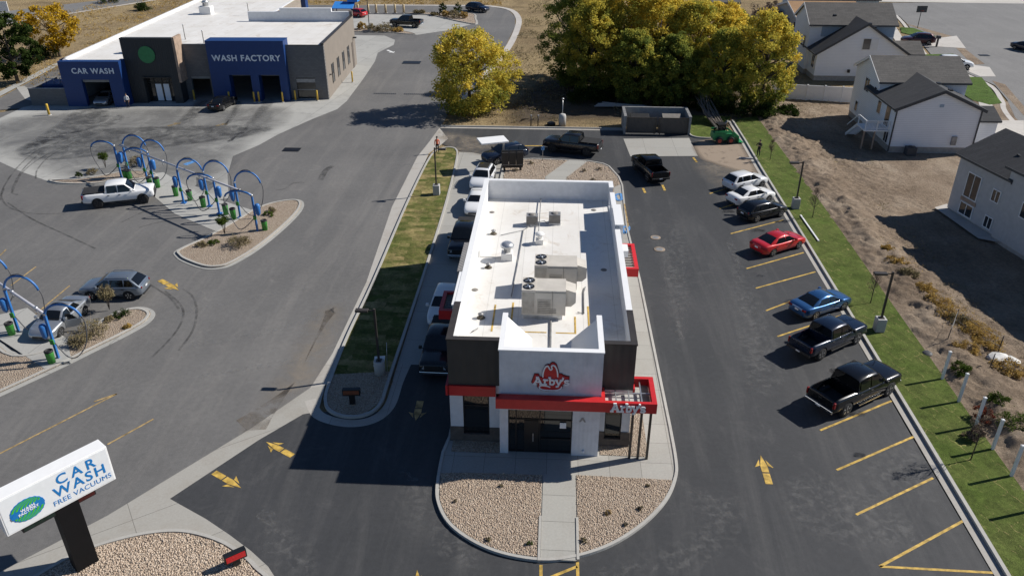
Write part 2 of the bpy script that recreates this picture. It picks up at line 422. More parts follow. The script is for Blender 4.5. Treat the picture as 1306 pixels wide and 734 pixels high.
# concrete aprons
b = MB()
b.sheet([(-66, 80.5), (-56.7, 74.6), (-52.6, 71.8), (-47.6, 68.9), (-42, 70.5), (-38.2, 68.4), (-33.2, 66.3), (-31.0, 65.6), (-29.6, 66.2), (-31.9, 72), (-33.4, 77.5),(-31.9, 81.2), (-31.0, 85), (-28.8, 91), (-26.9, 95.3), (-26.6, 99), (-27.0, 110), (-27.6, 121), (-28.4, 127),
         (-27.0, 133), (-27.5, 137), (-30, 140.5), (-44, 141), (-44, 120), (-66, 94)], .006)
struct(b, 'wash_apron', 'concrete_pad')
b = MB(); b.sheet([(-50, 144), (-29, 143.5), (-24.5, 141.5), (-19.5, 146), (-15.6, 152.5), (-15.2, 156), (-21, 160.5), (-50, 161.6)], .006); struct(b, 'rear_apron', 'concrete_pad')
b = MB(); b.sheet([(-58.7, 86.4), (-64.5, 86.0), (-84, 86), (-84, 87.6), (-64.2, 87.2), (-57.6, 87.9)], .010); b.sheet([(-61.2, 95.5), (-67.2, 99.4), (-72, 104), (-73, 103.6), (-68, 97.6), (-62.6, 94.2)], .010)
struct(b, 'concrete_strip', 'concrete_pad')
b = MB(); b.sheet([(-73.9, 115.5), (-71.9, 98.2), (-80, 88), (-81, 88.6), (-73.2, 99.2), (-75.2, 115.8)], .05); b.sheet([(-73.9, 115.5), (-69, 150), (-70.2, 150), (-75.2, 115.8)], .05); struct(b, 'pavement', 'concrete_pad')
b = MB(); b.sheet([(-61, 95), (-68, 92.7), (-90, 78), (-80, 88), (-71.6, 98), (-73.6, 115), (-69, 150), (-58, 150), (-59, 120)], .0035); struct(b, 'side_drive', 'asphalt_old')
b = MB(); b.sheet([(-150, 142), (-103.5, 147.6), (-88.3, 176), (-60, 230), (-72, 236), (-98.5, 175.6), (-111, 160.2), (-160, 158)], -.05); struct(b, 'highway', 'asphalt_street')
b = MB(); ribbon(b, [(-150, 141.8), (-103.3, 147.2), (-87.9, 176), (-60, 230)], 0, -.9, -.045); struct(b, 'highway_edge', 'drive_concrete')

# concrete swale and gutter round the lot
b = MB(); b.sheet([(-24.0, 23.0), (-20.72, 26.92), (-16.17, 33.71), (-14.0, 37.6), (-13.2, 38.2), (-12.9, 35.4), (-13.7, 35.1), (-15.42, 32.77), (-18.25, 28.18)] + [(-17.32, 27.68), (-16.00, 26.98), (-14.53, 26.07), (-13.18, 25.16), (-12.12, 24.32), (-11.29, 23.37)] + [(-12.0, 21), (-14, 19), (-24.0, 19)], .009); struct(b, 'swale', 'concrete_swale')
b = MB(); b.sheet([(-14.0, 37.5), (-13.62, 41.3), (-13.55, 50.8), (-14.35, 65), (-14.25, 78.4), (-13.7, 83.6), (-13.3, 88.4), (-11.8, 84.5), (-12.3, 82.4), (-13.2, 79.5), (-13.1, 38.0)], .010); struct(b, 'gutter', 'concrete_gutter')
b = MB(); b.sheet([(-8.69, 40.35), (-4.9, 40.4), (-4.9, 76.0), (-6.0, 78.6), (-8.6, 80.0), (-10.1, 80.2), (-9.7, 72.7), (-9.5, 54.6), (-9.4, 51), (-9.3, 38.6), (-8.9, 38.4)], .008); struct(b, 'drive_thru_lane', 'concrete_lane')
b = MB(); b.sheet([(7.49, 85.58), (14.77, 86.27), (14.83, 80.26), (7.83, 79.74)], .010); struct(b, 'bin_apron', 'concrete_lane')

# planted strip beside the drive-thru: kerbed island of patchy turf with gravel nose
isl = [(-13.1, 50.8), (-13.2, 43.5), (-13.05, 38.2), (-12.85, 36.4), (-12.3, 35.35), (-11.2, 34.85), (-10.1, 35.1), (-9.45, 36.2), (-9.42, 39), (-9.42, 52), (-9.55, 66), (-9.95, 77.5), (-10.35, 80.6), (-11.2, 81.4), (-12.2, 80.8), (-12.95, 78.2), (-13.2, 66)]
isl = ccw(smooth_path(isl, True, 5))
b = MB(); b.sheet(offset(isl, .14, True), .10); struct(b, 'turf_strip', 'turf_dry')
b = MB(); b.sheet([(-12.95, 38.9), (-12.9, 36.4), (-12.3, 35.5), (-11.2, 35.0), (-10.2, 35.25), (-9.6, 36.3), (-9.56, 39.4)], .112); struct(b, 'gravel_bed', 'gravel')
b = MB(); ribbon(b, isl, .0, .18, 0, True, z1=.15); struct(b, 'kerb', 'concrete_kerb')
b = MB(); ribbon(b, smooth_path([(-13.4, 36.6), (-12.6, 35.3), (-11.1, 34.75), (-9.9, 35.05), (-9.3, 36.2), (-9.25, 38.4), (-9.1, 40.4)]), .02, -.62, .011); struct(b, 'gutter', 'concrete_gutter')

# restaurant island: pavement, gravel, path
isl = ccw(smooth_path([(-5.5, 32.2), (-5.48, 30.2), (-5.28, 28.7), (-4.58, 27.27), (-3.38, 26.2), (-1.9, 25.5), (-.1, 25.22), (1.4, 25.5), (3.04, 26.3), (4.6, 27.65), (5.85, 29.3), (6.52, 30.9), (6.72, 32.2), (6.74, 35)], False, 5) + [(6.55, 52), (6.25, 62), (6.5, 71.2), (6.3, 73.4), (5.5, 76.4), (4.9, 77.2), (3.3, 77.9), (-2.2, 78.25), (-4.0, 77.9), (-5.2, 76.4), (-5.35, 60), (-5.3, 33.5)])
b = MB(); b.sheet(offset(isl, .02, True), .10); struct(b, 'pavement', 'concrete_walk')
b = MB(); ribbon(b, isl, .0, .15, 0, True, z1=.155); struct(b, 'kerb', 'concrete_kerb')
nose = smooth_path([(-5.3, 30.6), (-5.1, 28.75), (-4.44, 27.4), (-3.3, 26.36), (-1.85, 25.68), (-.22, 25.42)], False, 5)
gl_ = ccw(nose + [(-.22, 30.75), (-4.2, 30.72)])
nose2 = smooth_path([(1.5, 25.68), (2.96, 26.45), (4.5, 27.8), (5.72, 29.4), (6.3, 30.75)], False, 5)
gr_ = ccw(nose2 + [(1.5, 30.85)])
rear_l = ccw([(-4.9, 73.2), (-4.9, 76.2), (-3.9, 77.6), (-2.2, 78.0), (1.3, 77.85), (-.9, 73.0), (-.9, 56.2), (-4.9, 56.2)])
rear_r = ccw([(1.2, 56.2), (1.2, 72.9), (3.3, 77.6), (4.7, 76.95), (5.3, 76.2), (6.1, 73.3), (6.25, 71.4), (5.6, 70.6), (4.9, 56.2)])
b = MB()
for q in (gl_, gr_, rear_l, rear_r, [(-5.0, 32.3), (-2.5, 32.3), (-2.5, 33.2), (-5.0, 33.2)], [(2.75, 32.45), (5.25, 32.45), (5.25, 38), (4.35, 38), (4.35, 33.2), (2.75, 33.2)]): b.sheet(q, .125)
struct(b, 'gravel_bed', 'gravel')
b = MB(); b.box(-.16, 1.43, 25.3, 30.82, .02, .128); struct(b, 'path', 'concrete_path')
b = MB(); b.sheet([(-.8, 56), (1.1, 56), (1.1, 73), (3.2, 77.75), (1.45, 77.9), (-.8, 73.1)], .129); struct(b, 'path', 'concrete_path')
b = MB(); b.box(-.29, -.17, 25.2, 27.9, .0, .17); b.box(1.44, 1.56, 25.35, 27.9, .0, .17); struct(b, 'kerb', 'concrete_kerb')

# right hand kerb, gutter and turf
kx = [(19.45, 4), (19.55, 25.4), (19.68, 35), (19.87, 51), (20.0, 66), (20.05, 76.9), (20.2, 85.2), (20.2, 93)]
b = MB(); ribbon(b, kx, 0, -.42, 0, z1=.02); struct(b, 'gutter', 'concrete_gutter')
b = MB(); ribbon(b, kx, -.44, -.62, 0, z1=.17); struct(b, 'kerb', 'concrete_kerb')
kp = offset(kx, -.6)
b = MB(); b.sheet(kp + [(23.9, 95), (23.95, 80), (23.95, 66), (23.7, 51), (23.6, 43), (23.45, 36), (23.4, 30), (23.2, 4)], .10); struct(b, 'turf_strip', 'turf_green')
b = MB(); b.sheet([(14.9, 91.5), (14.95, 87.6), (15.3, 86.6), (16.2, 86.2), (17.3, 86.4), (18.3, 88.4), (20.3, 93), (20.9, 94.5), (15, 95)], .10); struct(b, 'turf_strip', 'turf_green')
b = MB(); ribbon(b, smooth_path([(14.9, 90), (14.92, 87.4), (15.3, 86.5), (16.2, 86.1), (17.4, 86.3), (18.4, 88.6), (20.2, 92.8)]), -.0, .15, 0, z1=.15); struct(b, 'kerb', 'concrete_kerb')
# back kerb
b = MB(); ribbon(b, [(-13.2, 88.85), (-6.6, 88.9), (7.6, 89.0)], 0, .16, 0, z1=.15); struct(b, 'kerb', 'concrete_kerb')
b = MB(); ribbon(b, [(-13.2, 88.85), (7.6, 89.0)], -.02, -.5, .011); struct(b, 'gutter', 'concrete_gutter')

# wash islands
def island(name_pts, w=.5, gravel=True, drop=None):
    q = ccw(smooth_path(name_pts, True, 5))
    b = MB(); b.sheet(offset(q, w*.45, True), .11); struct(b, 'gravel_bed', 'gravel')
    b = MB(); ribbon(b, q, w*.55, w*.55+.17, 0, True, z1=.16); struct(b, 'kerb', 'concrete_kerb')
    b = MB(); ribbon(b, q, 0, w*.56, 0, True, z1=.03); struct(b, 'gutter', 'concrete_pad')
    return q
island([(-29.73, 55.2), (-29.2, 54.0), (-28.1, 53.1), (-26.3, 52.2), (-25.0, 52.3), (-24.2, 53.2), (-23.17, 56), (-22.4, 60), (-22.1, 63.5), (-22.5, 65.6), (-23.6, 66.2), (-25.4, 65.3), (-26.6, 63.6), (-27.2, 61.5), (-28.4, 58.0)])
island([(-40, 25.5), (-33.5, 33.2), (-30.17, 38.01), (-28.7, 40.5), (-27.5, 42.6), (-26.8, 44.3), (-27.0, 45.6), (-28.1, 46.3), (-29.3, 46.0), (-30.1, 44.8), (-31.2, 41.6), (-33.3, 40.2), (-37, 42.5), (-42, 43), (-44, 30)], .62)
island([(-48.6, 69.6), (-45.5, 70.2), (-42.5, 72.3), (-40.5, 72.6), (-38.6, 71.6), (-39.8, 70.1), (-42.0, 69.5), (-44, 68.6), (-47, 68.6)], .25)
# vacuum slabs
b = MB(); b.sheet([(-43.5, 70.2), (-38.5, 72.4), (-33, 67.3), (-26.6, 63.6), (-24.0, 60.0), (-24.7, 58.2), (-27.9, 58.9), (-33.0, 62.4), (-36.4, 66)], .018); struct(b, 'vacuum_slab', 'concrete_pad')
b = MB(); b.sheet([(-38.6, 43.6), (-36.0, 45.6), (-31.0, 41.8), (-29.4, 39.4), (-30.6, 38.5), (-34.0, 40.7)], .125); struct(b, 'vacuum_slab', 'concrete_pad')
# rear islands by the far apron
for q in ([(-43, 142.2), (-38, 143), (-31.5, 143.2), (-26.5, 141.6), (-24.6, 141.9), (-26.8, 144.2), (-31, 146.2), (-36, 146.4), (-43, 145.6)],
          [(-22.5, 157.8), (-19, 154.2), (-15.9, 151.6), (-14.9, 152.4), (-15.6, 157.2), (-16.6, 162.6), (-21, 163.4), (-30, 163.2), (-29.6, 161.9), (-25.5, 160.7)]):
    island(q, .4)
# nearest island under the pylon sign
near_q = island([(-24.5, 19.5)] + [(-22.04, 23.24), (-20.88, 24.63), (-19.52, 25.50), (-17.94, 26.07), (-16.50, 26.18), (-14.86, 25.77), (-13.50, 25.05), (-12.53, 24.29), (-11.69, 23.35)] + [(-12.8, 21.5), (-13.2, 17), (-19, 14.5)], .12)

# ---------------------------------------------------------------- painted marks
def marks(name, segs, w, mat, z=.014):
    for a, c in segs:
        b = MB(); ribbon(b, [a, c], -w/2, w/2, z); struct(b, name, mat)
marks('parking_line', [((14.75, 32.09), (19.68, 35.02)), ((14.81, 35.28), (19.65, 38.22)), ((14.73, 28.96), (19.41, 31.77)), ((14.76, 25.83), (19.61, 28.83)), ((14.76, 25.83), (19.62, 25.75)),
      ((14.76, 44.90), (19.74, 47.89)), ((14.77, 48.25), (18.90, 51.17)), ((14.75, 51.47), (19.77, 54.34)), ((14.70, 54.57), (19.76, 57.63)), ((14.68, 60.90), (19.70, 64.00)), ((14.70, 66.23), (17.10, 68.00)), ((14.36, 69.74), (16.87, 71.67))], .13, 'paint_yellow')
marks('lane_line', [((-28.57, 30.93), (-25.04, 36.39)), ((-23.32, 31.95), (-21.85, 34.22)), ((-25.97, 35.58), (-25.04, 36.39)), ((-39.23, 48.85), (-39.16, 51.87)), ((-35.06, 45.02), (-34.96, 49.09)), ((-43.07, 53.54),(-43.27, 54.66))], .11, 'paint_faded')
marks('crossing_line', [((-0.13, 25.08), (-0.09, 23.38)), ((1.48, 25.48), (1.48, 23.47)), ((0.26, 24.40), (1.46, 25.08))], .14, 'paint_yellow')
marks('crossing_line', [((-3.37, 82.54), (-1.35, 82.65)), ((8.34, 70.79), (8.45, 69.60)), ((10.26, 71.70), (10.33, 70.30)), ((14.28, 79.74), (14.47, 78.31))], .22, 'paint_yellow')
def arrow(tip, tail, w, mat, z=.014):
    tip = Vector((*tip, 0)); tail = Vector((*tail, 0)); d = tip - tail; L = d.length; d.normalize(); n = Vector((-d.y, d.x, 0))
    def P(a, c): q = tail + d * a * L + n * c * w; return (q.x, q.y)
    b = MB(); b.sheet([P(0,-.5), P(.36,-.5), P(.36,.5), P(0,.5)], z); b.sheet([P(.40,-.5), P(.62,-.5), P(1,0), P(.62,.5), P(.40,.5)], z)
    b.sheet([P(.62,-.58), P(.56,-1.3), P(.84,-.45)], z); b.sheet([P(.62,.58), P(.84,.45), P(.56,1.3)], z)
    struct(b, 'painted_arrow', mat)
arrow((-15.04, 29.10), (-16.83, 30.14), .34, 'paint_yellow'); arrow((-14.99, 32.65), (-13.23, 31.61), .34, 'paint_yellow'); arrow((11.13, 33.04), (11.09, 30.85), .36, 'paint_yellow')
arrow((-5.54, 24.51), (-5.15, 22.50), .36, 'paint_yellow'); arrow((-7.30, 34.83), (-7.33, 36.70), .4, 'paint_faded'); arrow((-26.75, 48.84), (-28.79, 50.29), .42, 'paint_yellow')
arrow((-43.70, 88.87), (-44.68, 87.28), .5, 'paint_yellow'); arrow((-38.08, 88.87), (-39.17, 87.59), .5, 'paint_yellow'); arrow((-25.72, 126.85), (-27.27, 129.06), .45, 'paint_white')
# blue access symbols sprayed on the pavement, one further symbol by the vacuums
for q in ([(5.51, 68.64), (6.18, 69.07), (6.30, 67.72), (5.88, 67.23), (5.58, 67.59)], [(5.69, 61.45), (6.38, 61.77), (6.40, 60.96), (5.97, 60.15), (5.73, 60.53)]):
    b = MB(); lp = smooth_path(q, True, 4); ribbon(b, ccw(lp), 0, .26, .135, True); struct(b, 'pavement_symbol', 'paint_blue')
b = MB(); b.sheet([(-37.57, 74.80), (-36.98, 75.91), (-36.49, 75.55), (-37.03, 74.45)], .02); struct(b, 'pavement_symbol', 'paint_blue')
b = MB(); b.box(6.24, 6.36, 61.5, 66.5, .08, .158); struct(b, 'painted_kerb', 'paint_faded')

# tyre marks in the wash yard
def tyre(pts, w=.16, mat='tyre_mark'):
    b = MB(); ribbon(b, smooth_path(pts, False, 8), -w/2, w/2, .019); struct(b, 'tyre_mark', mat)
for q in ([(-51.95, 81.42), (-52.96, 77.39), (-52.47, 72.02), (-50.12, 66.33)],[(-53.47, 81.33), (-54.74, 78.57), (-53.75, 73.09), (-51.79, 67.75), (-50.03, 64.40)],[(-51.48, 67.26), (-50.14, 64.87), (-47.83, 62.68), (-45.08, 61.72), (-42.56, 61.99)],
          [(-50.01, 69.95), (-51.42, 72.65), (-52.40, 76.79), (-51.80, 80.74)],[(-49.28, 65.89), (-50.43, 66.81), (-52.67, 72.01), (-54.00, 77.33)],[(-49.03, 63.99), (-44.80, 60.65), (-40.10, 57.65), (-36.29, 55.21)],
          [(-26.55, 49.07), (-25.35, 47.95), (-24.28, 46.05), (-23.49, 43.49), (-23.39, 41.09)],[(-29.54, 49.81), (-27.04, 47.86), (-25.62, 46.25)],[(-27.70, 48.70), (-25.35, 46.26), (-24.53, 43.43), (-24.74, 40.11)],
          [(-23.81, 70.46), (-24.79, 70.20), (-25.20, 68.73), (-25.96, 68.44)], [(-36.70, 60.26), (-36.15, 62.00), (-35.55, 63.37)], [(-34.70, 59.35), (-33.66, 60.44), (-32.66, 60.91)]): tyre(q)
for q in ([(-22.33, 75.15), (-22.65, 73.69), (-22.48, 71.23)],): tyre(q, .6)
soft_sheet([(-66, 81.5), (-56.7, 75.6), (-47.6, 70), (-38.2, 69.4), (-31.0, 67), (-32.6, 81), (-31, 90), (-36, 97), (-62, 92.5)], .017, 3.0, 'grime', 'grime')
for q in ([(-58.95, 93.93), (-55.56, 94.12), (-53.07, 90.24), (-52.55, 85.64), (-54.13, 83.52), (-55.66, 78.56), (-57.11, 79.52), (-57.85, 86.84)], [(-43.89, 98.37), (-42.63, 90.83), (-43.18, 87.66), (-44.35, 88.21), (-45.12, 94.02), (-45.88, 98.25)], [(-35.70, 98.83), (-34.89, 91.27), (-35.01, 83.75), (-35.80, 82.32), (-36.29, 91.19), (-37.40, 98.73)],
          [(-39.63, 97.87), (-38.15, 91.08), (-37.93, 87.96), (-38.70, 88.53), (-39.93, 94.31), (-40.63, 97.81)], [(-57.32, 78.47), (-53.44, 85.59), (-34.30, 88.16), (-33.12, 84.70), (-42.32, 79.31), (-51.88, 75.05)], [(-52.78, 91.57), (-51.21, 90.35), (-51.21, 86.61), (-53.14, 87.10), (-52.62, 88.99)]): soft_sheet(q, .020, .55, 'wet_stain', 'wet_stain')

# ---------------------------------------------------------------- bare building plots on the right: heaped soil
def plot(x0, x1, y0, y1, step, f, name, mat):
    nx = int((x1-x0)/step)+1; ny = int((y1-y0)/step)+1
    vs = []; fs = []
    for j in range(ny):
        for i in range(nx):
            x = x0+i*step; y = y0+j*step; vs.append((x, y, f(x, y)))
    for j in range(ny-1):
        for i in range(nx-1): fs.append((j*nx+i, j*nx+i+1, (j+1)*nx+i+1, (j+1)*nx+i))
    b = MB(); b.add(vs, fs, 0, True); return struct(b, name, mat)
def soil(x, y):
    e = max(0.0, min(1.0, (x-23.35)/1.0))
    berm = math.exp(-((x-25.9)/1.6)**2) * (.34 + .25*noise.noise((x*.5, y*.35, 0)))
    lump = .20*noise.fractal((x*.9, y*.9, 1.7), .7, 2.0, 6) + .15*noise.noise((x*2.2+y*1.1, y*.9-x*.35, 4))
    k = math.exp(-max(0, x-26)/4.5)
    ex = max(0.0, min(1.0, (37.5-x)/4)) if y > 55 else 1.0
    rut = .13*abs(noise.noise((x*1.5+y*.55, y*.22-x*.1, 9))) + .10*noise.noise((x*3.1, y*3.1, 2))
    return .015 + e * (berm + lump*(.16+.7*k) + rut*(.2+.8*k) + .02) * ex
plot(23.1, 33, 10, 103.5, .17, soil, 'bare_soil', 'dirt'); plot(32.9, 62, 10, 103.5, .5, soil, 'bare_soil', 'dirt')
soft_sheet([(-6, 91), (2, 92), (7, 92), (15, 92), (26, 95), (27, 100), (22, 112), (2, 114), (-4, 108)], -.045, 2.5, 'tree_shade_soil', 'tree_shade_soil')  # dark soil and undergrowth floor, with the trees' shade painted into its colour
# cul-de-sac street with footpath, verge and drives
b = MB(); b.sheet([(50, 70), (54.6, 96.2), (57.4, 104), (59.4, 111.6), (58.6, 120), (57.6, 127), (60.5, 140), (64.5, 157), (66, 165), (64, 178), (69, 181), (125, 183), (125, 70)], .02); struct(b, 'street', 'asphalt_street')
b = MB(); ribbon(b, smooth_path([(49.5, 74), (54.3, 96.4), (57.0, 104), (59.0, 111.6), (58.2, 120), (57.2, 127), (60.2, 140), (64.2, 157), (66, 166)]), .0, .6, .03); struct(b, 'gutter', 'drive_concrete')
b = MB(); ribbon(b, smooth_path([(45.0, 74), (50.6, 94), (53.4, 101), (55.7, 108), (55.6, 116), (54.6, 126), (57.2, 140), (61.2, 157), (64.5, 178)]), .75, -.75, .034); struct(b, 'pavement', 'drive_concrete')
b = MB(); b.sheet([(60.19, 114.27), (57.58, 103.33), (56.01, 97.03), (58.08, 101.21), (60.99, 112.17)], .028); b.sheet([(64.61, 136.60), (65.61, 135.46), (63.80, 124.37), (61.70, 123.74)], .028); b.sheet([(64.06, 157.22), (65.05, 154.95), (67.91, 145.08), (65.48, 144.27)], .028); struct(b, 'verge', 'dirt')
b = MB(); b.sheet([(45.11, 86.33), (50.24, 94.78), (55.04, 95.05), (51.45, 87.78), (44.02, 81.65)], .04); b.sheet([(59.27, 119.21), (60.99, 124.21), (63.56, 122.35), (61.79, 116.58), (59.58, 116.46)], .04); b.sheet([(60.70, 141.38), (68.74, 145.80), (65.86, 135.48), (62.31, 136.48), (58.32, 137.47)], .04); struct(b, 'driveway', 'drive_concrete')
b = MB(); b.sheet([(53.12, 107.64), (57.15, 116.32), (59.59, 116.01), (56.04, 102.52), (54.13, 101.70), (52.95, 103.81)], .042); b.sheet([(56.47, 130.35), (62.10, 131.22), (60.71, 126.79), (55.55, 127.03)], .042); b.sheet([(61.91, 153.26), (64.04, 152.64), (65.08, 144.92), (61.99, 144.75), (60.30, 148.09)], .042); struct(b, 'lawn', 'lawn')
b = MB(); b.sheet([(59.66, 182.21), (72.64, 181.91), (97.54, 181.28), (103.48, 193.34), (61.21, 193.25)], .03); struct(b, 'pavement', 'drive_concrete')

# loose stones on the nearest beds (uncountable cover)
def in_poly(x, y, poly):
    c = False; n = len(poly)
    for i in range(n):
        x1, y1 = poly[i]; x2, y2 = poly[(i+1) % n]
        if (y1 > y) != (y2 > y) and x < (x2-x1)*(y-y1)/(y2-y1)+x1: c = not c
    return c
def pebbles(polys, z, density, rmin, rmax, seed):
    rng = np.random.default_rng(seed)
    ico_v = np.array([(0,0,1),(.894,0,.447),(.276,.851,.447),(-.724,.526,.447),(-.724,-.526,.447),(.276,-.851,.447),(.724,.526,-.3),(-.276,.851,-.3),(-.894,0,-.3),(-.276,-.851,-.3),(.724,-.526,-.3)])
    ico_f = [(0,1,2),(0,2,3),(0,3,4),(0,4,5),(0,5,1),(1,6,2),(2,7,3),(3,8,4),(4,9,5),(5,10,1),(6,7,2),(7,8,3),(8,9,4),(9,10,5),(10,6,1)]
    P = []
    for poly in polys:
        xs = [p[0] for p in poly]; ys = [p[1] for p in poly]
        n = int((max(xs)-min(xs))*(max(ys)-min(ys))*density)
        for x, y in zip(rng.uniform(min(xs), max(xs), n), rng.uniform(min(ys), max(ys), n)):
            if in_poly(x, y, poly): P.append((x, y))
    n = len(P); P = np.array(P)
    s = rng.uniform(rmin, rmax, n); a = rng.uniform(0, 6.28, n); q = rng.uniform(.55, 1, n); h = rng.uniform(.45, .85, n)
    ca, sa = np.cos(a), np.sin(a)
    jit = rng.uniform(.8, 1.2, (n, 11, 1)); V = ico_v[None]*jit*s[:, None, None]
    V[:, :, 1] *= q[:, None]; V[:, :, 2] *= h[:, None]
    X = V[:, :, 0]*ca[:, None]-V[:, :, 1]*sa[:, None]+P[:, 0:1]; Y = V[:, :, 0]*sa[:, None]+V[:, :, 1]*ca[:, None]+P[:, 1:2]; Z = V[:, :, 2]+z+.2*s[:, None]
    verts = np.stack([X, Y, Z], -1).reshape(-1, 3)
    F = (np.array(ico_f)[None]+11*np.arange(n)[:, None, None]).reshape(-1, 3)
    me = bpy.data.meshes.new('gravel'); me.vertices.add(len(verts)); me.vertices.foreach_set('co', verts.ravel())
    me.loops.add(F.size); me.loops.foreach_set('vertex_index', F.ravel()); me.polygons.add(len(F)); me.polygons.foreach_set('loop_start', np.arange(0, F.size, 3))
    at = me.attributes.new('tint', 'FLOAT', 'POINT'); at.data.foreach_set('value', np.repeat(rng.uniform(0, 1, n), 11).astype(np.float32))
    me.materials.append(M['stone']); me.update(); me.validate()
    o = bpy.data.objects.new('gravel', me); COL.objects.link(o); tag(o, kind='stuff')
near = [q for q in offset(near_q, .3, True)]
pebbles([near], .11, 230, .028, .055, 3)
pebbles([gl_, gr_], .125, 260, .02, .043, 4)
pebbles([rear_l, rear_r], .125, 20, .04, .08, 5)

rnd = random.Random(9)
for i in range(9):
    x, y = 15.6+rnd.uniform(-.5, 2.0), 33.5+i*4.05+rnd.uniform(-.6, .6); a = rnd.uniform(.3, .8)
    soft_sheet([(x-a, y-a*.5), (x+a*.6, y-a*.6), (x+a, y+a*.3), (x-a*.3, y+a*.6)], .018, a*.35, 'oil_stain', 'oil_stain')

# ================================================================== restaurant
simple('membrane', (.80,.79,.76), .6, var=.03, vscale=.6)
m, nt, p = new_mat('roof_white'); k = NT(nt)
c = k.ramp(k.noise(.35, 6, .65), (.3, (.70,.67,.62)), (.7, (.80,.785,.75)))
c = k.mix(k.math('MULTIPLY', k.ramp(k.noise(.42, 10, .78, dist=.7), (.545, 0.0), (.70, 1.0)), .75), c, (.46,.37,.27))
c = k.mix(k.math('MULTIPLY', k.ramp(k.noise(1.6, 8, .75, k.mapped((1, .35, 1)), dist=.3), (.56, 0.0), (.72, 1.0)), .35), c, (.52,.45,.36))
bb = k.brick(1.8, 30, .02, (1,1,1), (.96,.96,.955), (.80,.80,.79), 0.0); c = k.mix(1.0, c, bb.outputs['Color'], 'MULTIPLY')
k.l(c, p.inputs['Base Color']); p.inputs['Roughness'].default_value = .55
def ribbed(name, col, rough, scale, strength=.5, metal=0.0, axis=(1,1,0)):
    m, nt, p = new_mat(name); k = NT(nt)
    w = k.n('ShaderNodeTexWave', wave_type='BANDS', bands_direction='Z' if axis[2] else 'DIAGONAL'); k.l(k.mapped(axis if not axis[2] else (1,1,1)), w.inputs['Vector']); w.inputs['Scale'].default_value = scale
    f = k.noise(1.5, 5); k.l(k.ramp(f, (.3, tuple(q*.86 for q in col)), (.7, tuple(q*1.08 for q in col))), p.inputs['Base Color'])
    p.inputs['Roughness'].default_value = rough; p.inputs['Metallic'].default_value = metal; k.bump(w.outputs['Fac'], p, strength, .03)
ribbed('dark_panel', (.050,.047,.042), .55, 1.6)
ribbed('white_panel', (.68,.69,.71), .5, 3.0, .25)
ribbed('grey_panel', (.23,.22,.21), .6, 2)
simple('stucco_white', (.70,.705,.71), .8, var=.05, bump=.2)
simple('wainscot', (.115,.095,.080), .8, var=.2, bump=.3)
simple('red_paint', (.55,.022,.024), .4, var=.06)
simple('red_face', (.55,.020,.024), .35, var=.06)
simple('dark_red', (.12,.006,.010), .4, var=0)
simple('sign_white', (.83,.83,.82), .4, var=.02)
simple('black_metal', (.011,.0115,.013), .45, var=.2)
simple('bronze', (.045,.038,.032), .45, var=.15)
simple('galv', (.55,.56,.57), .4, .75, var=.2, vscale=2)
simple('hvac_tan', (.56,.52,.455), .55, var=.08, vscale=1.2)
simple('hvac_mid', (.40,.37,.32), .55, var=.15)
simple('hvac_dark', (.20,.185,.165), .55, var=.15)
simple('steel_grey', (.30,.30,.30), .5, .3, var=.2)
simple('soot', (.10,.085,.06), .9, var=.4)
def glass(name, col, rough=.05, spec=.8):
    m, nt, p = new_mat(name); p.inputs['Base Color'].default_value = (*col, 1); p.inputs['Roughness'].default_value = rough
    p.inputs['Specular IOR Level'].default_value = spec; p.inputs['IOR'].default_value = 1.5
glass('shop_glass', (.012,.014,.015), .03, .9)
glass('house_glass', (.03,.033,.038), .06)
glass('bay_dark', (.006,.006,.007), .5, .1)

RX0, RX1, RY0, RY1, RZ, PT = -5.1, 4.25, 33.24, 55.45, 5.0, 6.46
rest = thing('restaurant', 'single storey fast food restaurant with white flat roof, dark front panels and red band', 'restaurant', (-.4, 44, 0))
def P(mb, name, mats, par=rest, **kw):
    """mesh given in world metres becomes a child part of an unrotated thing"""
    o = mb.build(name, mats, None, **kw)
    t = par
    off = Vector((0,0,0))
    while t is not None: off += Vector(t.location); t = t.parent
    o.data.transform(Matrix.Translation(-off)); o.parent = par; return o
b = MB(); b.box(RX0+.25, RX1-.25, RY0+.25, RY1-.25, 4.6, RZ); P(b, 'roof', 'roof_white')
# long side walls
b = MB()
b.box(RX0, RX0+.25, RY0+.26, RY1, .1, PT-.09); b.box(RX1-.25, RX1, RY0+.26, 53.25, .1, PT-.09); b.box(RX1-.25, RX1, 53.25, 54.2, .1, RZ+.08); b.box(RX1-.25, RX1, 54.2, RY1, .1, PT-.09)
b.box(RX0+.25, RX1-.25, RY1-.25, RY1, .1, PT-.09); b.box(RX1, RX1+.24, 47.0, 50.4, .1, PT+.2); b.box(RX0-.16, RX0, 36.7, 40.5, .1, PT-.1)
P(b, 'wall', 'stucco_white')
b = MB()
b.box(RX0-.04, RX0+.29, 37.0, RY1+.04, PT-.09, PT); b.box(RX1-.29, RX1+.04, 36.6, 47.0, PT-.09, PT); b.box(RX1-.29, RX1+.28, 47.0, 50.4, PT+.2, PT+.27); b.box(RX1-.29, RX1+.04, 50.4, 53.25, PT-.09, PT)
b.box(RX1-.29, RX1+.04, 54.2, RY1+.04, PT-.09, PT); b.box(RX0+.29, RX1-.29, RY1-.29, RY1+.04, PT-.09, PT); b.box(RX0-.2, RX0-.04, 36.66, 40.5, PT-.1, PT-.02)
P(b, 'parapet_cap', 'sign_white')
b = MB(); b.box(RX0-.36, RX0-.01, 40.55, 44.45, 2.9, PT-.02); P(b, 'side_panel', 'grey_panel', bevel=.02)
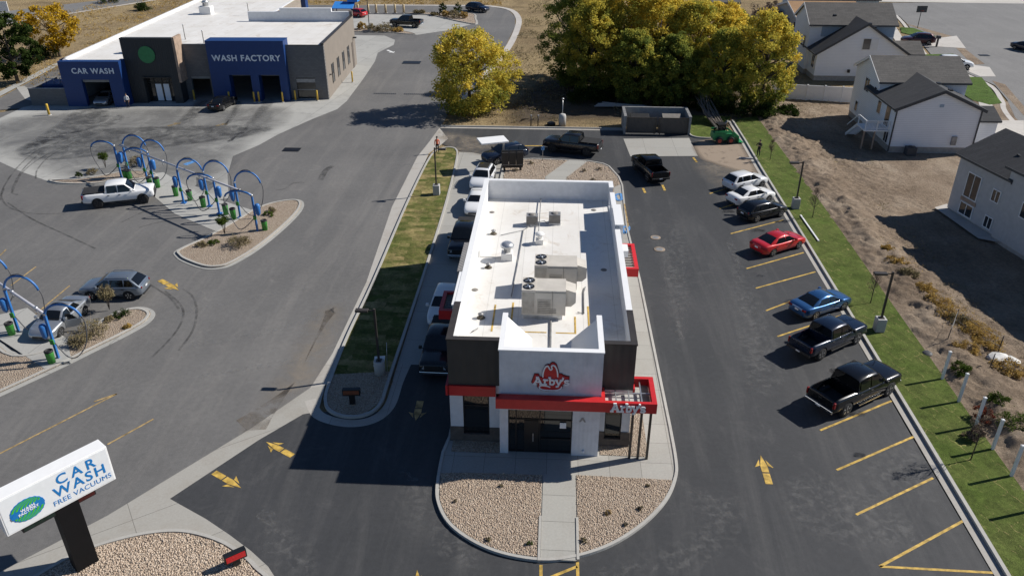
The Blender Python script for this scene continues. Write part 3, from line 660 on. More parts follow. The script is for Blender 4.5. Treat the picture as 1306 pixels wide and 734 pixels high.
# dark front corners
b = MB()
b.box(RX0-.02, -2.48, RY0-.02, RY0+.23, 3.72, PT-.06); b.box(2.64, RX1+.02, RY0-.02, RY0+.23, 3.72, PT-.06)
b.box(RX0-.03, RX0+.22, RY0+.23, 36.98, 3.72, PT-.06); b.box(RX1-.22, RX1+.03, RY0+.23, 36.58, 3.72, PT-.06)
[P(q, 'dark_cladding', 'dark_panel') for q in b.split(lambda c: c[0] > 0)]
b = MB(); b.box(RX0-.06, -2.49, RY0-.06, RY0+.27, PT-.06, PT+.01); b.box(2.65, RX1+.06, RY0-.06, RY0+.27, PT-.06, PT+.01); b.box(RX0-.06, RX0+.27, RY0+.27, 36.98, PT-.06, PT+.01); b.box(RX1-.27, RX1+.06, RY0+.27, 36.58, PT-.06, PT+.01)
[P(q, 'parapet_cap', 'bronze') for q in b.split(lambda c: c[0] > 0)]
b = MB(); b.box(RX0-.05, -2.7, RY0-.14, RY0-.021, 3.12, 3.72); b.box(RX0-.17, RX0-.005, RY0-.14, 36.9, 3.12, 3.72); b.box(RX1+.005, RX1+.13, RY0+.1, 36.5, 3.12, 3.72); [P(q, 'red_band', 'red_face') for q in b.split(lambda c: c[0] > 0)]
# lower front walls, pilasters, wainscot
b = MB()
for x0, x1 in ((RX0, -4.42), (-3.05, -2.47), (2.62, 2.95), (3.82, RX1)): b.box(x0, x1, RY0, RY0+.25, 1.04, 3.72)
b.box(-4.42, -3.05, RY0+.02, RY0+.24, 3.1, 3.7); b.box(2.95, 3.82, RY0+.02, RY0+.24, 3.1, 3.7)
[P(q, 'front_wall', 'stucco_white') for q in b.split(lambda c: c[0] > 0)]
b = MB()
for x0, x1 in ((RX0-.04, -4.42), (-3.05, -2.49), (2.65, 2.95), (3.82, RX1+.04)): b.box(x0, x1, RY0-.05, RY0+.24, .1, 1.04)
b.box(-4.42, -3.05, RY0-.05, RY0+.24, .1, .58); b.box(2.95, 3.82, RY0-.05, RY0+.24, .1, .58)
b.box(RX0-.05, RX0-.002, RY0+.24, 40.4, .1, 1.04); b.box(RX1+.002, RX1+.05, RY0+.24, 46.9, .1, 1.04)
[P(q, 'wainscot', 'wainscot') for q in b.split(lambda c: c[0] > 0)]
def glazing(x0, x1, z0, z1, y, par, rails, mull):
    g = MB(); g.box(x0, x1, y+.05, y+.08, z0, z1); w = P(g, 'window', 'shop_glass', par)
    f = MB()
    for a, c in ((x0, x0+.06), (x1-.06, x1)): f.box(a, c, y, y+.049, z0, z1)
    for zz in (z0, z1-.06) + tuple(rails): f.box(x0+.061, x1-.061, y, y+.047, zz, zz+.06)
    for xx in mull: f.box(xx-.03, xx+.03, y-.004, y+.044, z0+.06, z1-.06)
    o = f.build('frame', 'black_metal', w); t = par; off = Vector((0,0,0))
    while t is not None: off += Vector(t.location); t = t.parent
    o.data.transform(Matrix.Translation(-off)); return w
glazing(-4.42, -3.05, .58, 3.1, RY0+.06, rest, (2.35,), ())
glazing(2.95, 3.82, .58, 3.1, RY0+.06, rest, (2.35,), ())
# side wall windows
for y0 in (38.2, 41.6, 44.6):
    g = MB(); g.box(RX1+.003, RX1+.02, y0, y0+1.4, 1.05, 3.0); P(g, 'window', 'shop_glass')
# entrance tower
TX0, TX1, TY, TZ = -2.45, 2.62, 32.36, 6.5
b = MB()
b.box(TX0, TX1, TY, TY+.25, 3.55, TZ-.07); b.box(TX0, -2.02, TY, TY+.4, .1, 3.55); b.box(1.25, TX1, TY, TY+.4, .1, 3.55); b.box(-2.02, 1.25, TY+.03, TY+.4, 2.9, 3.55)
b.box(TX0, TX0+.2, TY+.25, 35.85, 3.4, TZ-.07); b.box(TX1-.2, TX1, TY+.25, 35.85, 3.4, TZ-.07); b.box(TX0, TX0+.2, TY+.4, RY0, .1, 3.4); b.box(TX1-.2, TX1, TY+.4, RY0, .1, 3.4)
P(b, 'entrance_tower', 'white_panel')
b = MB(); b.box(TX0-.04, TX1+.04, TY-.04, TY+.29, TZ-.07, TZ); b.box(TX0-.04, TX0+.24, TY+.29, 35.89, TZ-.07, TZ); b.box(TX1-.24, TX1+.04, TY+.29, 35.89, TZ-.07, TZ); P(b, 'parapet_cap', 'sign_white')
b = MB(); b.prism_y([(TX0+.2, 6.32), (-.95, RZ), (TX0+.2, RZ)], TY+.25, 35.8); b.prism_y([(TX1-.2, 6.32), (1.12, RZ), (TX1-.2, RZ)], TY+.25, 35.8); [P(q, 'parapet_brace', 'membrane') for q in b.split(lambda c: c[0] > 0)]
b = MB(); b.box(TX0, TX1, TY-.1, TY-.003, 3.42, 3.56); P(b, 'reveal', 'dark_panel')
door = glazing(-2.02, 1.25, .13, 2.9, TY+.12, rest, (2.2,), (-1.62, -.4))
g = MB(); g.box(-1.2, -.46, TY+.09, TY+.12, .16, 2.18); g.box(-.34, 1.19, TY+.09, TY+.12, 1.0, 1.06); d = P(g, 'door', 'black_metal')
g = MB(); g.box(-.76, -.72, TY+.02, TY+.09, .9, 1.4); P(g, 'handle', 'galv', d)
g = MB(); g.box(.62, .94, TY+.10, TY+.118, 1.75, 2.1); P(g, 'notice', 'sign_white')
# small grey emblem by the door, wall lamp
g = MB(); q = [(1.58, 2.30), (1.70, 2.56), (1.80, 2.56), (1.92, 2.30), (1.84, 2.30), (1.75, 2.44), (1.66, 2.30)]; g.prism_y(q, TY-.03, TY-.002); P(g, 'emblem', 'steel_grey')
g = MB(); g.lathe([(.05, -.06), (.09, 0), (.05, .06)], (1.86, TY-.05, .42), 10); P(g, 'wall_lamp', 'sign_white')
# red entrance canopy, L shaped with open slats at the corner
b = MB()
b.box(-2.6, 5.32, 31.76, 31.95, 3.4, 3.98); b.box(-2.6, 2.62, 31.95, TY-.11, 3.75, 3.95); b.box(-2.6, -2.45, 31.95, TY-.11, 3.4, 3.95)
b.box(5.08, 5.32, 31.95, 34.1, 3.4, 3.98); b.box(4.32, 5.08, 33.88, 34.1, 3.45, 3.98); b.box(2.62, 2.8, 31.95, 33.1, 3.55, 3.95)
can = P(b, 'entrance_canopy', 'red_paint')
b = MB()
for x in (3.35, 4.0, 4.62): b.box(x-.03, x+.03, 31.96, 33.1 if x < 4.2 else 33.87, 3.72, 3.82)
b.box(2.81, 5.07, 32.85, 32.91, 3.73, 3.81); P(b, 'canopy_grille', 'galv', can)
b = MB(); b.box(2.81, 4.64, 31.96, RY0-.07, 3.5, 3.56); P(b, 'canopy_deck', 'concrete_base', can)
b = MB(); b.box(4.66, 5.06, 31.97, 33.86, 3.55, 3.6); P(b, 'canopy_louvre', 'hvac_dark', can)
for x in (4.25, 4.68, 5.14):
    b = MB(); b.box(x-.06, x+.06, 32.25, 32.37, .1, 3.55); P(b, 'post', 'bronze', can)
# side canopies over the window and the side door
def side_canopy(x0, x1, y0, y1, z0, z1):
    b = MB(); t = .24
    b.box(x0, x1, y0, y0+t, z0, z1); b.box(x0, x1, y1-t, y1, z0, z1); xo = x1 if x1 > 0 else x0
    b.box(*((x1-t, x1) if x1 > 0 else (x0, x0+t)), y0+t, y1-t, z0, z1)
    c = P(b, 'side_canopy', 'red_paint')
    g = MB(); n = 9
    for i in range(n):
        yy = y0+t+(y1-y0-2*t)*(i+.5)/n; g.box(x0+.02 if x1 > 0 else x0+t, x1-t if x1 > 0 else x1-.02, yy-.07, yy+.07, z1-.2, z1-.12)
    P(g, 'canopy_louvre', 'hvac_dark', c)
side_canopy(RX1+.005, 5.72, 47.1, 51.0, 2.95, 3.55); side_canopy(-6.75, RX0-.17, 41.2, 43.7, 2.8, 3.4)
g = MB(); g.box(RX1, RX1+.5, 45.2, 46.2, 5.3, 5.75); P(g, 'downspout_head', 'stucco_white')
# lettering and hat emblem
def letters_slab(width, h, st):
    """slab-serif word built from strokes; returns list of (polyline, half width) in unit metres"""
    L = []; x = 0
    def S(*pts): L.append([(x+a, c) for a, c in pts])
    S((0,0),(.36,1.0)); S((.36,1.0),(.72,0)); S((.17,.33),(.57,.33)); S((-.12,0),(.15,0)); S((.56,0),(.86,0)); S((.2,1.0),(.42,1.0)); x += .98
    S((.1,0),(.1,.68)); S((-.04,.68),(.1,.68)); S((-.05,0),(.28,0)); S((.1,.45),(.2,.62),(.36,.68),(.44,.62)); x += .56
    S((.08,1.02),(.08,.02)); S((-.05,1.02),(.08,1.02)); S((.08,.52),(.2,.66),(.38,.66),(.5,.5),(.5,.2),(.38,.03),(.2,.02),(.08,.14)); x += .68
    S((.04,.68),(.3,.02)); S((.56,.68),(.3,.02),(.2,-.25),(.0,-.28)); S((-.08,.68),(.16,.68)); S((.44,.68),(.68,.68)); x += .72
    S((.02,1.02),(-.03,.78)); x += .14
    S((.46,.55),(.36,.66),(.16,.66),(.06,.54),(.12,.41),(.38,.29),(.46,.16),(.36,.02),(.14,.02),(.02,.14)); x += .5
    k = width/x
    return [[(a*k, c*h) for a, c in s] for s in L], st
def strokes(name, S, w, origin, y, depth, mat, par):
    b = MB()
    for i, s in enumerate(S):
        s = [(origin[0]+a, origin[1]+c) for a, c in s]
        if len(s) == 2:
            dx, dz = s[1][0]-s[0][0], s[1][1]-s[0][1]; L = math.hypot(dx, dz)
            s = [(s[0][0]-dx/L*w*.3, s[0][1]-dz/L*w*.3), (s[1][0]+dx/L*w*.3, s[1][1]+dz/L*w*.3)]
        A = offset(s, w/2); B = offset(s, -w/2); e = .0007*i
        for j in range(len(s)-1):
            b.prism_y([A[j], A[j+1], B[j+1], B[j]], y-depth-e, y-.001)
    return P(b, name, mat, par)
logo = MB()
hat = [(-0.33, 5.00), (-0.33, 5.23), (-0.28, 5.48), (-0.18, 5.71), (-0.05, 5.77), (0.03, 5.75), (0.06, 5.83), (0.15, 5.89), (0.26, 5.87), (0.37, 5.75), (0.45, 5.49), (0.50, 5.23), (0.62, 5.23), (0.71, 5.16), (0.84, 5.11), (1.01, 5.08), (1.00, 4.64), (0.89, 4.60), (0.67, 4.58), (0.71, 4.49), (0.68, 4.34), (0.52, 4.21), (0.24, 4.14), (-0.11, 4.14), (-0.37, 4.19), (-0.53, 4.31), (-0.59, 4.44), (-0.54, 4.58), (-0.82, 4.57), (-0.87, 4.66), (-0.72, 5.18), (-0.51, 5.18), (-0.44, 5.00)]
logo.prism_y(hat, TY-.035, TY-.002); lg = P(logo, 'wall_emblem', 'dark_red')
b = MB(); b.prism_y(offset(ccw(hat), .035, True), TY-.050, TY-.036)
b.prism_y([(-0.29, 5.02), (-0.28, 5.27), (-0.22, 5.52), (-0.11, 5.68), (-0.02, 5.62), (0.08, 5.50), (0.15, 5.74), (0.24, 5.75), (0.34, 5.58), (0.42, 5.26), (0.44, 5.04)], TY-.07, TY-.051)
b.prism_y([(-0.50, 4.50), (0.64, 4.55), (0.64, 4.39), (0.49, 4.27), (0.24, 4.21), (-0.11, 4.21), (-0.37, 4.25), (-0.48, 4.37)], TY-.07, TY-.051)
b.prism_y([(-0.77, 4.63), (-0.67, 5.11), (-0.51, 5.11), (-0.37, 4.96), (0.62, 5.14), (0.95, 5.01), (0.95, 4.67), (0.48, 4.55), (-0.28, 4.57)], TY-.068, TY-.051)
P(b, 'emblem_fill', 'red_face', lg)
hs = [(-0.30, 5.01), (-0.29, 5.27), (-0.22, 5.53), (-0.13, 5.66), (-0.06, 5.66), (0.01, 5.53), (0.07, 5.45), (0.14, 5.52), (0.11, 5.67), (0.19, 5.72), (0.27, 5.68), (0.35, 5.54), (0.41, 5.32), (0.43, 5.05)]
bs = [(0.08, 4.43), (-0.09, 4.49), (-0.33, 4.51), (-0.45, 4.45), (-0.45, 4.35), (-0.32, 4.27), (-0.08, 4.24), (0.24, 4.24), (0.47, 4.28), (0.61, 4.38), (0.64, 4.48)]
strokes('hat_outline', [smooth_path(hs, False, 3)], .065, (0, 0), TY-.055, .045, 'sign_white', lg); strokes('brim_outline', [smooth_path(bs, False, 3)], .065, (0, 0), TY-.055, .045, 'sign_white', lg)
o0 = [(-0.77, 4.60), (0.98, 4.67), (-0.72, 5.09)]
S, w = letters_slab(o0[1][0]-o0[0][0]-.05, .40, .07); strokes('emblem_letters', S, .085, (o0[0][0]+.06, o0[0][1]), TY-.07, .05, 'sign_white', lg)
S, w = letters_slab(1.62, .43, .07); strokes('canopy_letters', S, .095, (3.12, 3.52), 31.755, .07, 'sign_white', can)
# roof equipment
def gu(mb, name, mat, par): return P(mb, name, mat, par)
def rooftop_unit(x0, x1, y0, y1, label):
    t = thing('rooftop_unit', label, 'air conditioner', ((x0+x1)/2, (y0+y1)/2, RZ), group='rooftop air conditioners')
    b = MB(); b.box(x0+.1, x1-.15, y0+.1, y1-.1, RZ+.002, RZ+.3); gu(b, 'curb', 'galv', t)
    b = MB(); b.box(x0, x0+.75, y0, y1, RZ+.3, 6.85); b.box(x0+.752, x1, y0+.02, y1-.02, RZ+.3, 6.82); gu(b, 'casing', 'hvac_tan', t)
    b = MB(); b.box(x0+.05, x0+.7, y0-.012, y0-.001, RZ+.4, 6.7); b.box(x0+.85, x0+1.6, y0+.008, y0+.019, RZ+.4, 6.3); gu(b, 'panel', 'hvac_mid', t)
    b = MB()
    for i in range(7): b.box(x0+.9, x1-.5 if i < 3 else x0+1.55, y0-.004, y0+.006, RZ+.45+i*.11, RZ+.48+i*.11)
    b.box(x0+1.66, x0+1.68, y0-.004, y0+.016, RZ+.32, 6.8); b.box(x0+.752, x1, y0-.002, y0+.017, 6.70, 6.72); gu(b, 'louvre', 'hvac_dark', t)
    b = MB(); b.prism_y([(x1+.002, 6.80), (x1+.55, 6.62), (x1+.55, 6.0), (x1+.3, 5.75), (x1+.002, 5.75)], y0+.25, y1-.2); gu(b, 'intake_hood', 'hvac_tan', t)
    for i in (0, 1):
        c = (x0+.38, y0+.40+i*.72, 6.85); b = MB(); b.lathe([(.31, 0.001), (.31, .035), (.27, .035), (.26, .012)], c, 20); f = gu(b, 'fan_guard', 'black_metal', t)
        b = MB(); b.lathe([(.07, .013), (.07, .05), (.01, .055)], c, 10)
        for a in range(4):
            an = a*1.571+.4; b.bar((c[0], c[1], c[2]+.03), (c[0]+.24*math.cos(an), c[1]+.24*math.sin(an), c[2]+.025), .09, .01)
        gu(b, 'fan', 'galv', f)
rooftop_unit(-1.6, .80, 37.75, 39.25, 'beige rooftop air conditioner with twin fans nearest the front sign wall')
rooftop_unit(-1.0, 1.46, 40.72, 42.2, 'beige rooftop air conditioner with twin fans behind the front unit')
def condenser(x, y, label):
    t = thing('condenser', label, 'condenser', (x, y, RZ), group='small roof condensers')
    b = MB(); b.box(x-.4, x+.4, y-.3, y+.3, RZ+.12, RZ+.75); gu(b, 'cabinet', 'steel_grey', t)
    b = MB(); b.box(x-.36, x+.36, y-.312, y-.301, RZ+.18, RZ+.7); gu(b, 'grille', 'hvac_dark', t)
    b = MB(); b.box(x-.42, x+.42, y-.34, y-.2, RZ+.004, RZ+.12); b.box(x-.42, x+.42, y+.2, y+.34, RZ+.004, RZ+.12); gu(b, 'rail', 'galv', t)
    b = MB(); b.lathe([(.24, 0.001), (.24, .03), (.05, .04)], (x, y, RZ+.75), 16); gu(b, 'fan_guard', 'hvac_dark', t)
condenser(-1.45, 50.6, 'small grey roof condenser, the one beside the roof pipe'); condenser(.10, 50.9, 'small grey roof condenser standing to the right of its twin')
def exhaust(x, y, s, label, hat_):
    t = thing('exhaust_fan', label, 'roof vent', (x, y, RZ))
    b = MB(); b.box(x-.35*s, x+.35*s, y-.35*s, y+.35*s, RZ+.002, RZ+.5*s); gu(b, 'curb', 'membrane', t)
    b = MB(); b.lathe([(.22*s, .5*s), (.22*s, .8*s), (.42*s, .86*s), (.44*s, .98*s), (.3*s, 1.12*s), (.1*s, 1.16*s)], (x, y, RZ), 18); gu(b, 'cowl', hat_, t)
exhaust(-2.85, 45.2, 1.0, 'silver mushroom exhaust fan on white roof left of the large units', 'galv')
exhaust(-.86, 47.6, .7, 'low white roof vent just behind the rear rooftop unit', 'membrane')
for (x, y), lab in (((-4.0, 48.9), 'dark roof vent near the left parapet, farthest of three'), ((-3.94, 43.9), 'dark roof vent beside the silver exhaust fan'), ((-3.85, 37.8), 'dark roof vent nearest the front of the roof')):
    t = thing('roof_vent', lab, 'roof vent', (x, y, RZ), group='dark roof vents')
    b = MB(); b.lathe([(.24, .002), (.20, .06), (.1, .12), (.1, .22)], (x, y, RZ), 14); gu(b, 'flashing', 'soot', t)
    b = MB(); b.lathe([(.16, .222), (.16, .27), (.04, .34)], (x, y, RZ), 14); gu(b, 'cap', 'steel_grey', t)
b = MB(); z = RZ+.06
b.tube([(-2.3, 40.2, z), (-2.15, 44, z), (-2.0, 49.5, z), (-1.6, 50.2, z)], .035, 6); b.tube([(.06, 33.4, z), (.02, 37.6, z)], .06, 6); b.tube([(-.95, 47.6, z+.2), (-.95, 55, z+.12)], .035, 6)
b.tube([(-2.5, 45.2, z), (-4.6, 45.3, z), (-4.7, 46.2, z)], .02, 6); b.tube([(-3.5, 48.6, z), (-1.9, 49.6, z)], .02, 6); b.tube([(-1.4, 50.2, z), (-1.1, 50.3, z+.25), (-.6, 50.5, z+.3), (-.4, 50.7, z)], .025, 6); b.tube([(1.5, 38.6, z), (1.85, 38.5, z), (1.9, 41.0, z), (2.0, 41.6, z)], .035, 6); b.tube([(-4.2, 36.2, z), (-3.9, 36.6, z)], .03, 6); b.tube([(.2, 52.0, z), (.5, 52.3, z+.1), (.45, 52.6, z)], .03, 6)
for x, y in ((2.9, 53.4), (-4.5, 41.0), (3.2, 44.0), (-4.4, 52.6)):
    q = MB(); q.lathe([(.2, RZ+.002), (.17, RZ+.03), (.1, RZ+.05), (.03, RZ+.055)], (x, y, 0), 14); P(q, 'roof_drain', 'hvac_dark')
o = b.build('roof_pipe', 'steel_grey'); tag(o, 'thin grey conduit run laid along the white restaurant roof', 'pipe')
b = MB()
for x0, x1, y0, y1 in ((-3.2, -3.1, 36.4, 39.3), (1.3, 1.4, 36.4, 38.2), (2.05, 2.15, 36.4, 39.4), (-2.2, -.2, 36.4, 36.5), (.3, 1.3, 36.4, 36.5), (-2.2, -2.1, 36.5, 39.6)): b.box(x0, x1, y0, y1, RZ+.001, RZ+.012)
P(b, 'roof_marking', 'paint_yellow')

# ================================================================== wash building
simple('wash_blue', (.007,.040,.160), .5, var=.06)
m, nt, p = new_mat('block_grey'); k = NT(nt)
tc = k.n('ShaderNodeTexCoord'); mp = k.n('ShaderNodeMapping'); k.l(tc.outputs['Object'], mp.inputs[0]); mp.inputs['Rotation'].default_value = (R(90), 0, 0)
bk = k.brick(.4, .2, .008, (.165,.163,.16), (.138,.136,.134), (.10,.10,.098), .5, vec=mp.outputs[0])
k.l(bk.outputs['Color'], p.inputs['Base Color']); p.inputs['Roughness'].default_value = .9
m, nt, p = new_mat('block_tan'); k = NT(nt)
tc = k.n('ShaderNodeTexCoord'); mp = k.n('ShaderNodeMapping'); k.l(tc.outputs['Object'], mp.inputs[0]); mp.inputs['Rotation'].default_value = (R(90), 0, R(90))
bk = k.brick(.4, .2, .008, (.31,.265,.22), (.27,.23,.19), (.22,.19,.16), .5, vec=mp.outputs[0])
k.l(k.mix(1.0, bk.outputs['Color'], k.ramp(k.noise(.8, 4), (.3, (.92,)*3), (.7, (1.05,)*3)), 'MULTIPLY'), p.inputs['Base Color']); p.inputs['Roughness'].default_value = .9
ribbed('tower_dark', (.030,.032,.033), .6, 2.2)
simple('timber', (.36,.26,.19), .8, var=.2, vscale=2)
simple('green_disc', (.035,.22,.075), .5, var=.1)
simple('letter_pale', (.80,.84,.88), .5, var=.02)
simple('bollard_yellow', (.62,.40,.05), .5, var=.15)
simple('shutter', (.26,.26,.25), .6, var=.1)
WO = Vector((-29.05, 99.57, 0)); WR = R(2.6)
wash = thing('wash_building', 'long flat roofed wash building with blue portals, dark tower and grey block walls', 'building', tuple(WO), WR)
def W(mb, name, mats, par=wash, **kw): o = mb.build(name, mats, par, **kw); return o
def bay_wall(mb, x0, x1, y0, y1, h, bays, m=0):
    """front wall with openings (x0,x1,height)"""
    x = x0
    for a, c, hh in bays: mb.box(x, a, y0, y1, 0, h, m); mb.box(a, c, y0, y1, hh, h, m); x = c
    mb.box(x, x1, y0, y1, 0, h, m)
bays_g = [(-3.9, -1.5, 2.75)]
b = MB(); bay_wall(b, -4.75, 0, 0, .4, 6.76, bays_g); bay_wall(b, -18.0, -13.9, 0, .4, 6.76, [(-17.2, -14.8, 2.9)]); [W(q, 'front_wall', 'block_grey') for q in b.split(lambda c: c[0] > -9)]
b = MB(); b.box(-.4, -.002, .402, 19.5, 0, 6.9); b.box(-.4, -.002, 19.5, 19.9, 0, 7.6); W(b, 'side_wall', 'block_tan')
b = MB(); b.box(-.42, .03, .0, 19.9, 6.91, 6.99); b.box(-18.0, -13.9, -.03, .43, 6.761, 6.83); b.box(-4.75, .03, -.03, -.001, 6.76, 6.83); W(b, 'parapet_cap', 'bronze')
b = MB(); b.box(-17.9, -.41, .41, 19.6, 5.7, 6.15); b.box(-31.4, -24.35, -2.8, 48, 4.9, 5.25); b.box(-24.35, -17.9, -1.2, 48, 4.9, 5.25); b.box(-17.9, -14.5, 19.6, 48, 4.9, 5.25); W(b, 'roof', 'roof_white')
b = MB(); b.box(-15.2, -.41, 19.5, 19.9, 5.2, 7.5); b.box(-10.5, -3.0, 19.45, 19.95, 7.5, 8.0); b.box(-31.62, -31.3, -2.9, 48.2, 0, 5.6); b.box(-31.3, -14.4, 47.9, 48.2, 0, 5.6); b.box(-14.8, -14.4, 19.95, 47.9, 0, 5.7); W(b, 'rear_wall', 'stucco_white')
b = MB(); b.box(-14.395, -14.36, 30, 47.9, 0, 5.6); W(b, 'rear_cladding', 'block_tan')
b = MB(); b.box(-14.8, -13.6, 46.5, 48.3, 0, 8.2); W(b, 'rear_portal', 'wash_blue')
b = MB(); bay_wall(b, -14.3, -4.7, -.9, .39, 7.4, [(-12.0, -9.3, 3.3), (-8.3, -5.7, 3.3)]); b.box(-14.3, -4.7, .39, 1.2, 5.4, 7.4); por = W(b, 'wash_portal', 'wash_blue')
b = MB(); b.box(-14.34, -4.66, -.94, 1.24, 7.401, 7.46); W(b, 'parapet_cap', 'wash_blue')
tx = put_text('portal_letters', 'WASH FACTORY', 1.02, 'letter_pale', por, (-9.5, -.93, 5.35), (R(90), 0, 0), extrude=.03, bold=.022, spacing=1.12)
b = MB(); b.box(-24.3, -17.9, -1.9, -1.25, 3.2, 7.95); b.box(-24.3, -22.4, -1.9, -.7, 0, 3.2); b.box(-18.9, -17.9, -1.9, -.7, 0, 3.2); b.box(-24.3, -22.4, -.7, .4, 0, 4.9); b.box(-18.9, -17.95, -.7, .4, 0, 4.9); b.box(-24.3, -17.9, -1.9, -1.25, 7.95, 7.96); tow = W(b, 'entrance_tower', 'tower_dark')
b = MB(); b.box(-17.899, -17.6, -2.0, .3, 2.6, 8.05); W(b, 'timber_fin', 'timber', tow)
b = MB(); b.lathe([(1.02, 0), (1.02, .08), (.9, .1)], (-21.3, -2.01, 6.0), 32, axis='y'); W(b, 'round_sign', 'green_disc', tow)
b = MB(); b.box(-22.35, -18.95, -2.2, -1.91, 3.2, 3.28); W(b, 'door_canopy', 'bronze', tow)
b = MB(); b.box(-22.4, -18.9, -1.0, -.95, 0, 3.2); e = W(b, 'window', 'shop_glass', tow)
b = MB()
for x in (-22.4, -21.6, -20.6, -19.65, -18.96): b.box(x, x+.1, -1.06, -1.001, 0, 3.1)
b.box(-22.3, -18.96, -1.06, -1.003, 2.3, 2.4); W(b, 'frame', 'black_metal', e)
b = MB(); b.box(-21.45, -20.7, -1.04, -1.002, .1, 2.2); b.box(-20.45, -19.75, -1.04, -1.002, .1, 2.2); W(b, 'door', 'letter_pale', tow)
b = MB(); bay_wall(b, -31.7, -24.25, -3.5, -2.9, 5.5, [(-29.3, -25.9, 3.3)]); b.box(-24.65, -24.25, -2.9, -1.9, 0, 5.5); b.box(-31.7, -31.3, -2.9, -1.9, 0, 5.6); b.box(-31.3, -24.65, -2.9, -2.5, 5.26, 5.5); tun = W(b, 'tunnel_portal', 'wash_blue')
put_text('tunnel_letters', 'CAR WASH', .92, 'letter_pale', tun, (-27.6, -3.54, 4.35), (R(90), 0, 0), extrude=.03, bold=.02, spacing=1.15)
b = MB(); b.box(-29.3, -25.9, -3.2, -3.0, 2.95, 3.3); W(b, 'shutter', 'shutter', tun)
# dark interiors seen through the bays, rolled shutters, window
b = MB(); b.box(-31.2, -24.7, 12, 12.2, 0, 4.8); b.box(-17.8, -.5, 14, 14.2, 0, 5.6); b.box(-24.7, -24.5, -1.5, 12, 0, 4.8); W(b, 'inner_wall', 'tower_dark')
b = MB()
for x0, x1, zz in ((-12, -9.3, 3.0), (-8.3, -5.7, 3.0), (-17.2, -14.8, 2.6)): b.box(x0, x1, .1, .3, zz, zz+.3)
[W(q, 'shutter', 'shutter') for q in b.split(lambda c: round(c[0]))]
b = MB(); b.box(-3.9, -1.5, .15, .2, 0, 2.75); g = W(b, 'bay_door', 'shop_glass')
b = MB(); b.box(-3.9, -1.5, .1, .149, 2.15, 2.6); b.box(-3.9, -1.5, .1, .149, 1.2, 1.28); b.box(-3.9, -1.5, .1, .149, 0, .1); W(b, 'frame', 'steel_grey', g)
for y0 in (3.2, 6.7, 10.2, 13.7):
    b = MB(); b.box(0, .03, y0, y0+1.15, 1.3, 3.7); g = W(b, 'window', 'house_glass')
    b = MB(); b.box(.031, .06, y0-.06, y0, 1.24, 3.76); b.box(.031, .06, y0+1.15, y0+1.21, 1.24, 3.76); b.box(.031, .06, y0, y0+1.15, 2.45, 2.53); W(b, 'frame', 'black_metal', g)
b = MB(); b.box(0, .04, 17.0, 18.1, 0, 3.6); W(b, 'side_door', 'wainscot')
b = MB(); b.box(0, .25, 1.7, 1.95, 2.7, 2.8); b.box(0, .5, 18.3, 18.7, 4.0, 4.15); [W(q, 'wall_lamp', 'black_metal') for q in b.split(lambda c: c[1] > 9)]
def wash_vent(lx, ly, lz, s, label):
    t = thing('roof_vent', label, 'roof vent', WO + Matrix.Rotation(WR, 3, 'Z') @ Vector((lx, ly, lz)), WR)
    b = MB(); b.box(-.7*s, .7*s, -.6*s, .6*s, .003, .9*s); b.build('casing', 'membrane', t, bevel=.04); b = MB(); b.lathe([(.35*s, .9*s), (.35*s, 1.3*s), (.5*s, 1.35*s), (.2*s, 1.6*s)], (0,0,0), 14); b.build('cowl', 'galv', t)
wash_vent(-25.2, 2.6, 5.25, 1.0, 'white boxed roof vent close behind the dark tower'); wash_vent(-25.5, 31, 5.25, 1.3, 'white boxed roof vent far back on the long wash roof')
def stack(lx, ly, lz, h, label):
    t = thing('vent_stack', label, 'vent pipe', WO + Matrix.Rotation(WR, 3, 'Z') @ Vector((lx, ly, lz)), 0, group='thin vent pipes on the wash roof')
    b = MB(); b.lathe([(.1, .003), (.06, .1), (.06, h)], (0,0,0), 10); b.build('pipe', 'hvac_dark', t); b = MB(); b.lathe([(.09, h), (.09, h+.12), (.02, h+.15)], (0,0,0), 10); b.build('cap', 'galv', t)
stack(-21.5, 11, 5.25, 1.9, 'tallest dark vent pipe on the wash roof'); stack(-20.6, 4.2, 5.25, 1.4, 'short vent pipe just behind the timber fin'); stack(-16.3, 4.0, 6.15, 1.5, 'vent pipe behind the blue wash portal'); stack(-18.5, 30, 5.25, 1.7, 'farthest vent pipe near the rear of the wash roof')
wl = Matrix.Translation(WO) @ Matrix.Rotation(WR, 4, 'Z')
b = MB(); b.box(-36.4, -31.75, -3.2, -2.9, 0, 2.1); b.box(-36.4, -36.1, -2.9, 3.2, 0, 2.1); b.xform(wl)
t = thing('yard_wall', 'low grey block wall enclosing plant beside the tunnel portal', 'wall', (-65.5, 95, 0)); P(b, 'block_wall', 'block_grey', t)
b = MB(); b.box(-36.45, -31.75, -3.25, -2.85, 2.101, 2.17); b.xform(wl); P(b, 'coping', 'steel_grey', t)
t = thing('plant_tank', 'dark blue plant cabinet behind the low grey block wall', 'cabinet', wl @ Vector((-33.8, -.3, 0)), WR)
b = MB(); b.box(-1.7, 1.7, -1.3, 1.3, .05, 2.3); b.build('casing', 'wash_blue', t, bevel=.05)
b = MB(); b.tube([(-1.2, -1, 2.3), (-1.2, -1, 2.9), (-.2, -1, 2.9), (-.2, -1, 2.3)], .05, 6); b.tube([(.6, -1, 2.3), (.6, -1, 3.0), (1.2, -1, 3.0), (1.2, -1, 2.3)], .05, 6); b.build('pipework', 'galv', t)
simple('bollard_pale', (.55,.43,.25), .6, var=.15)
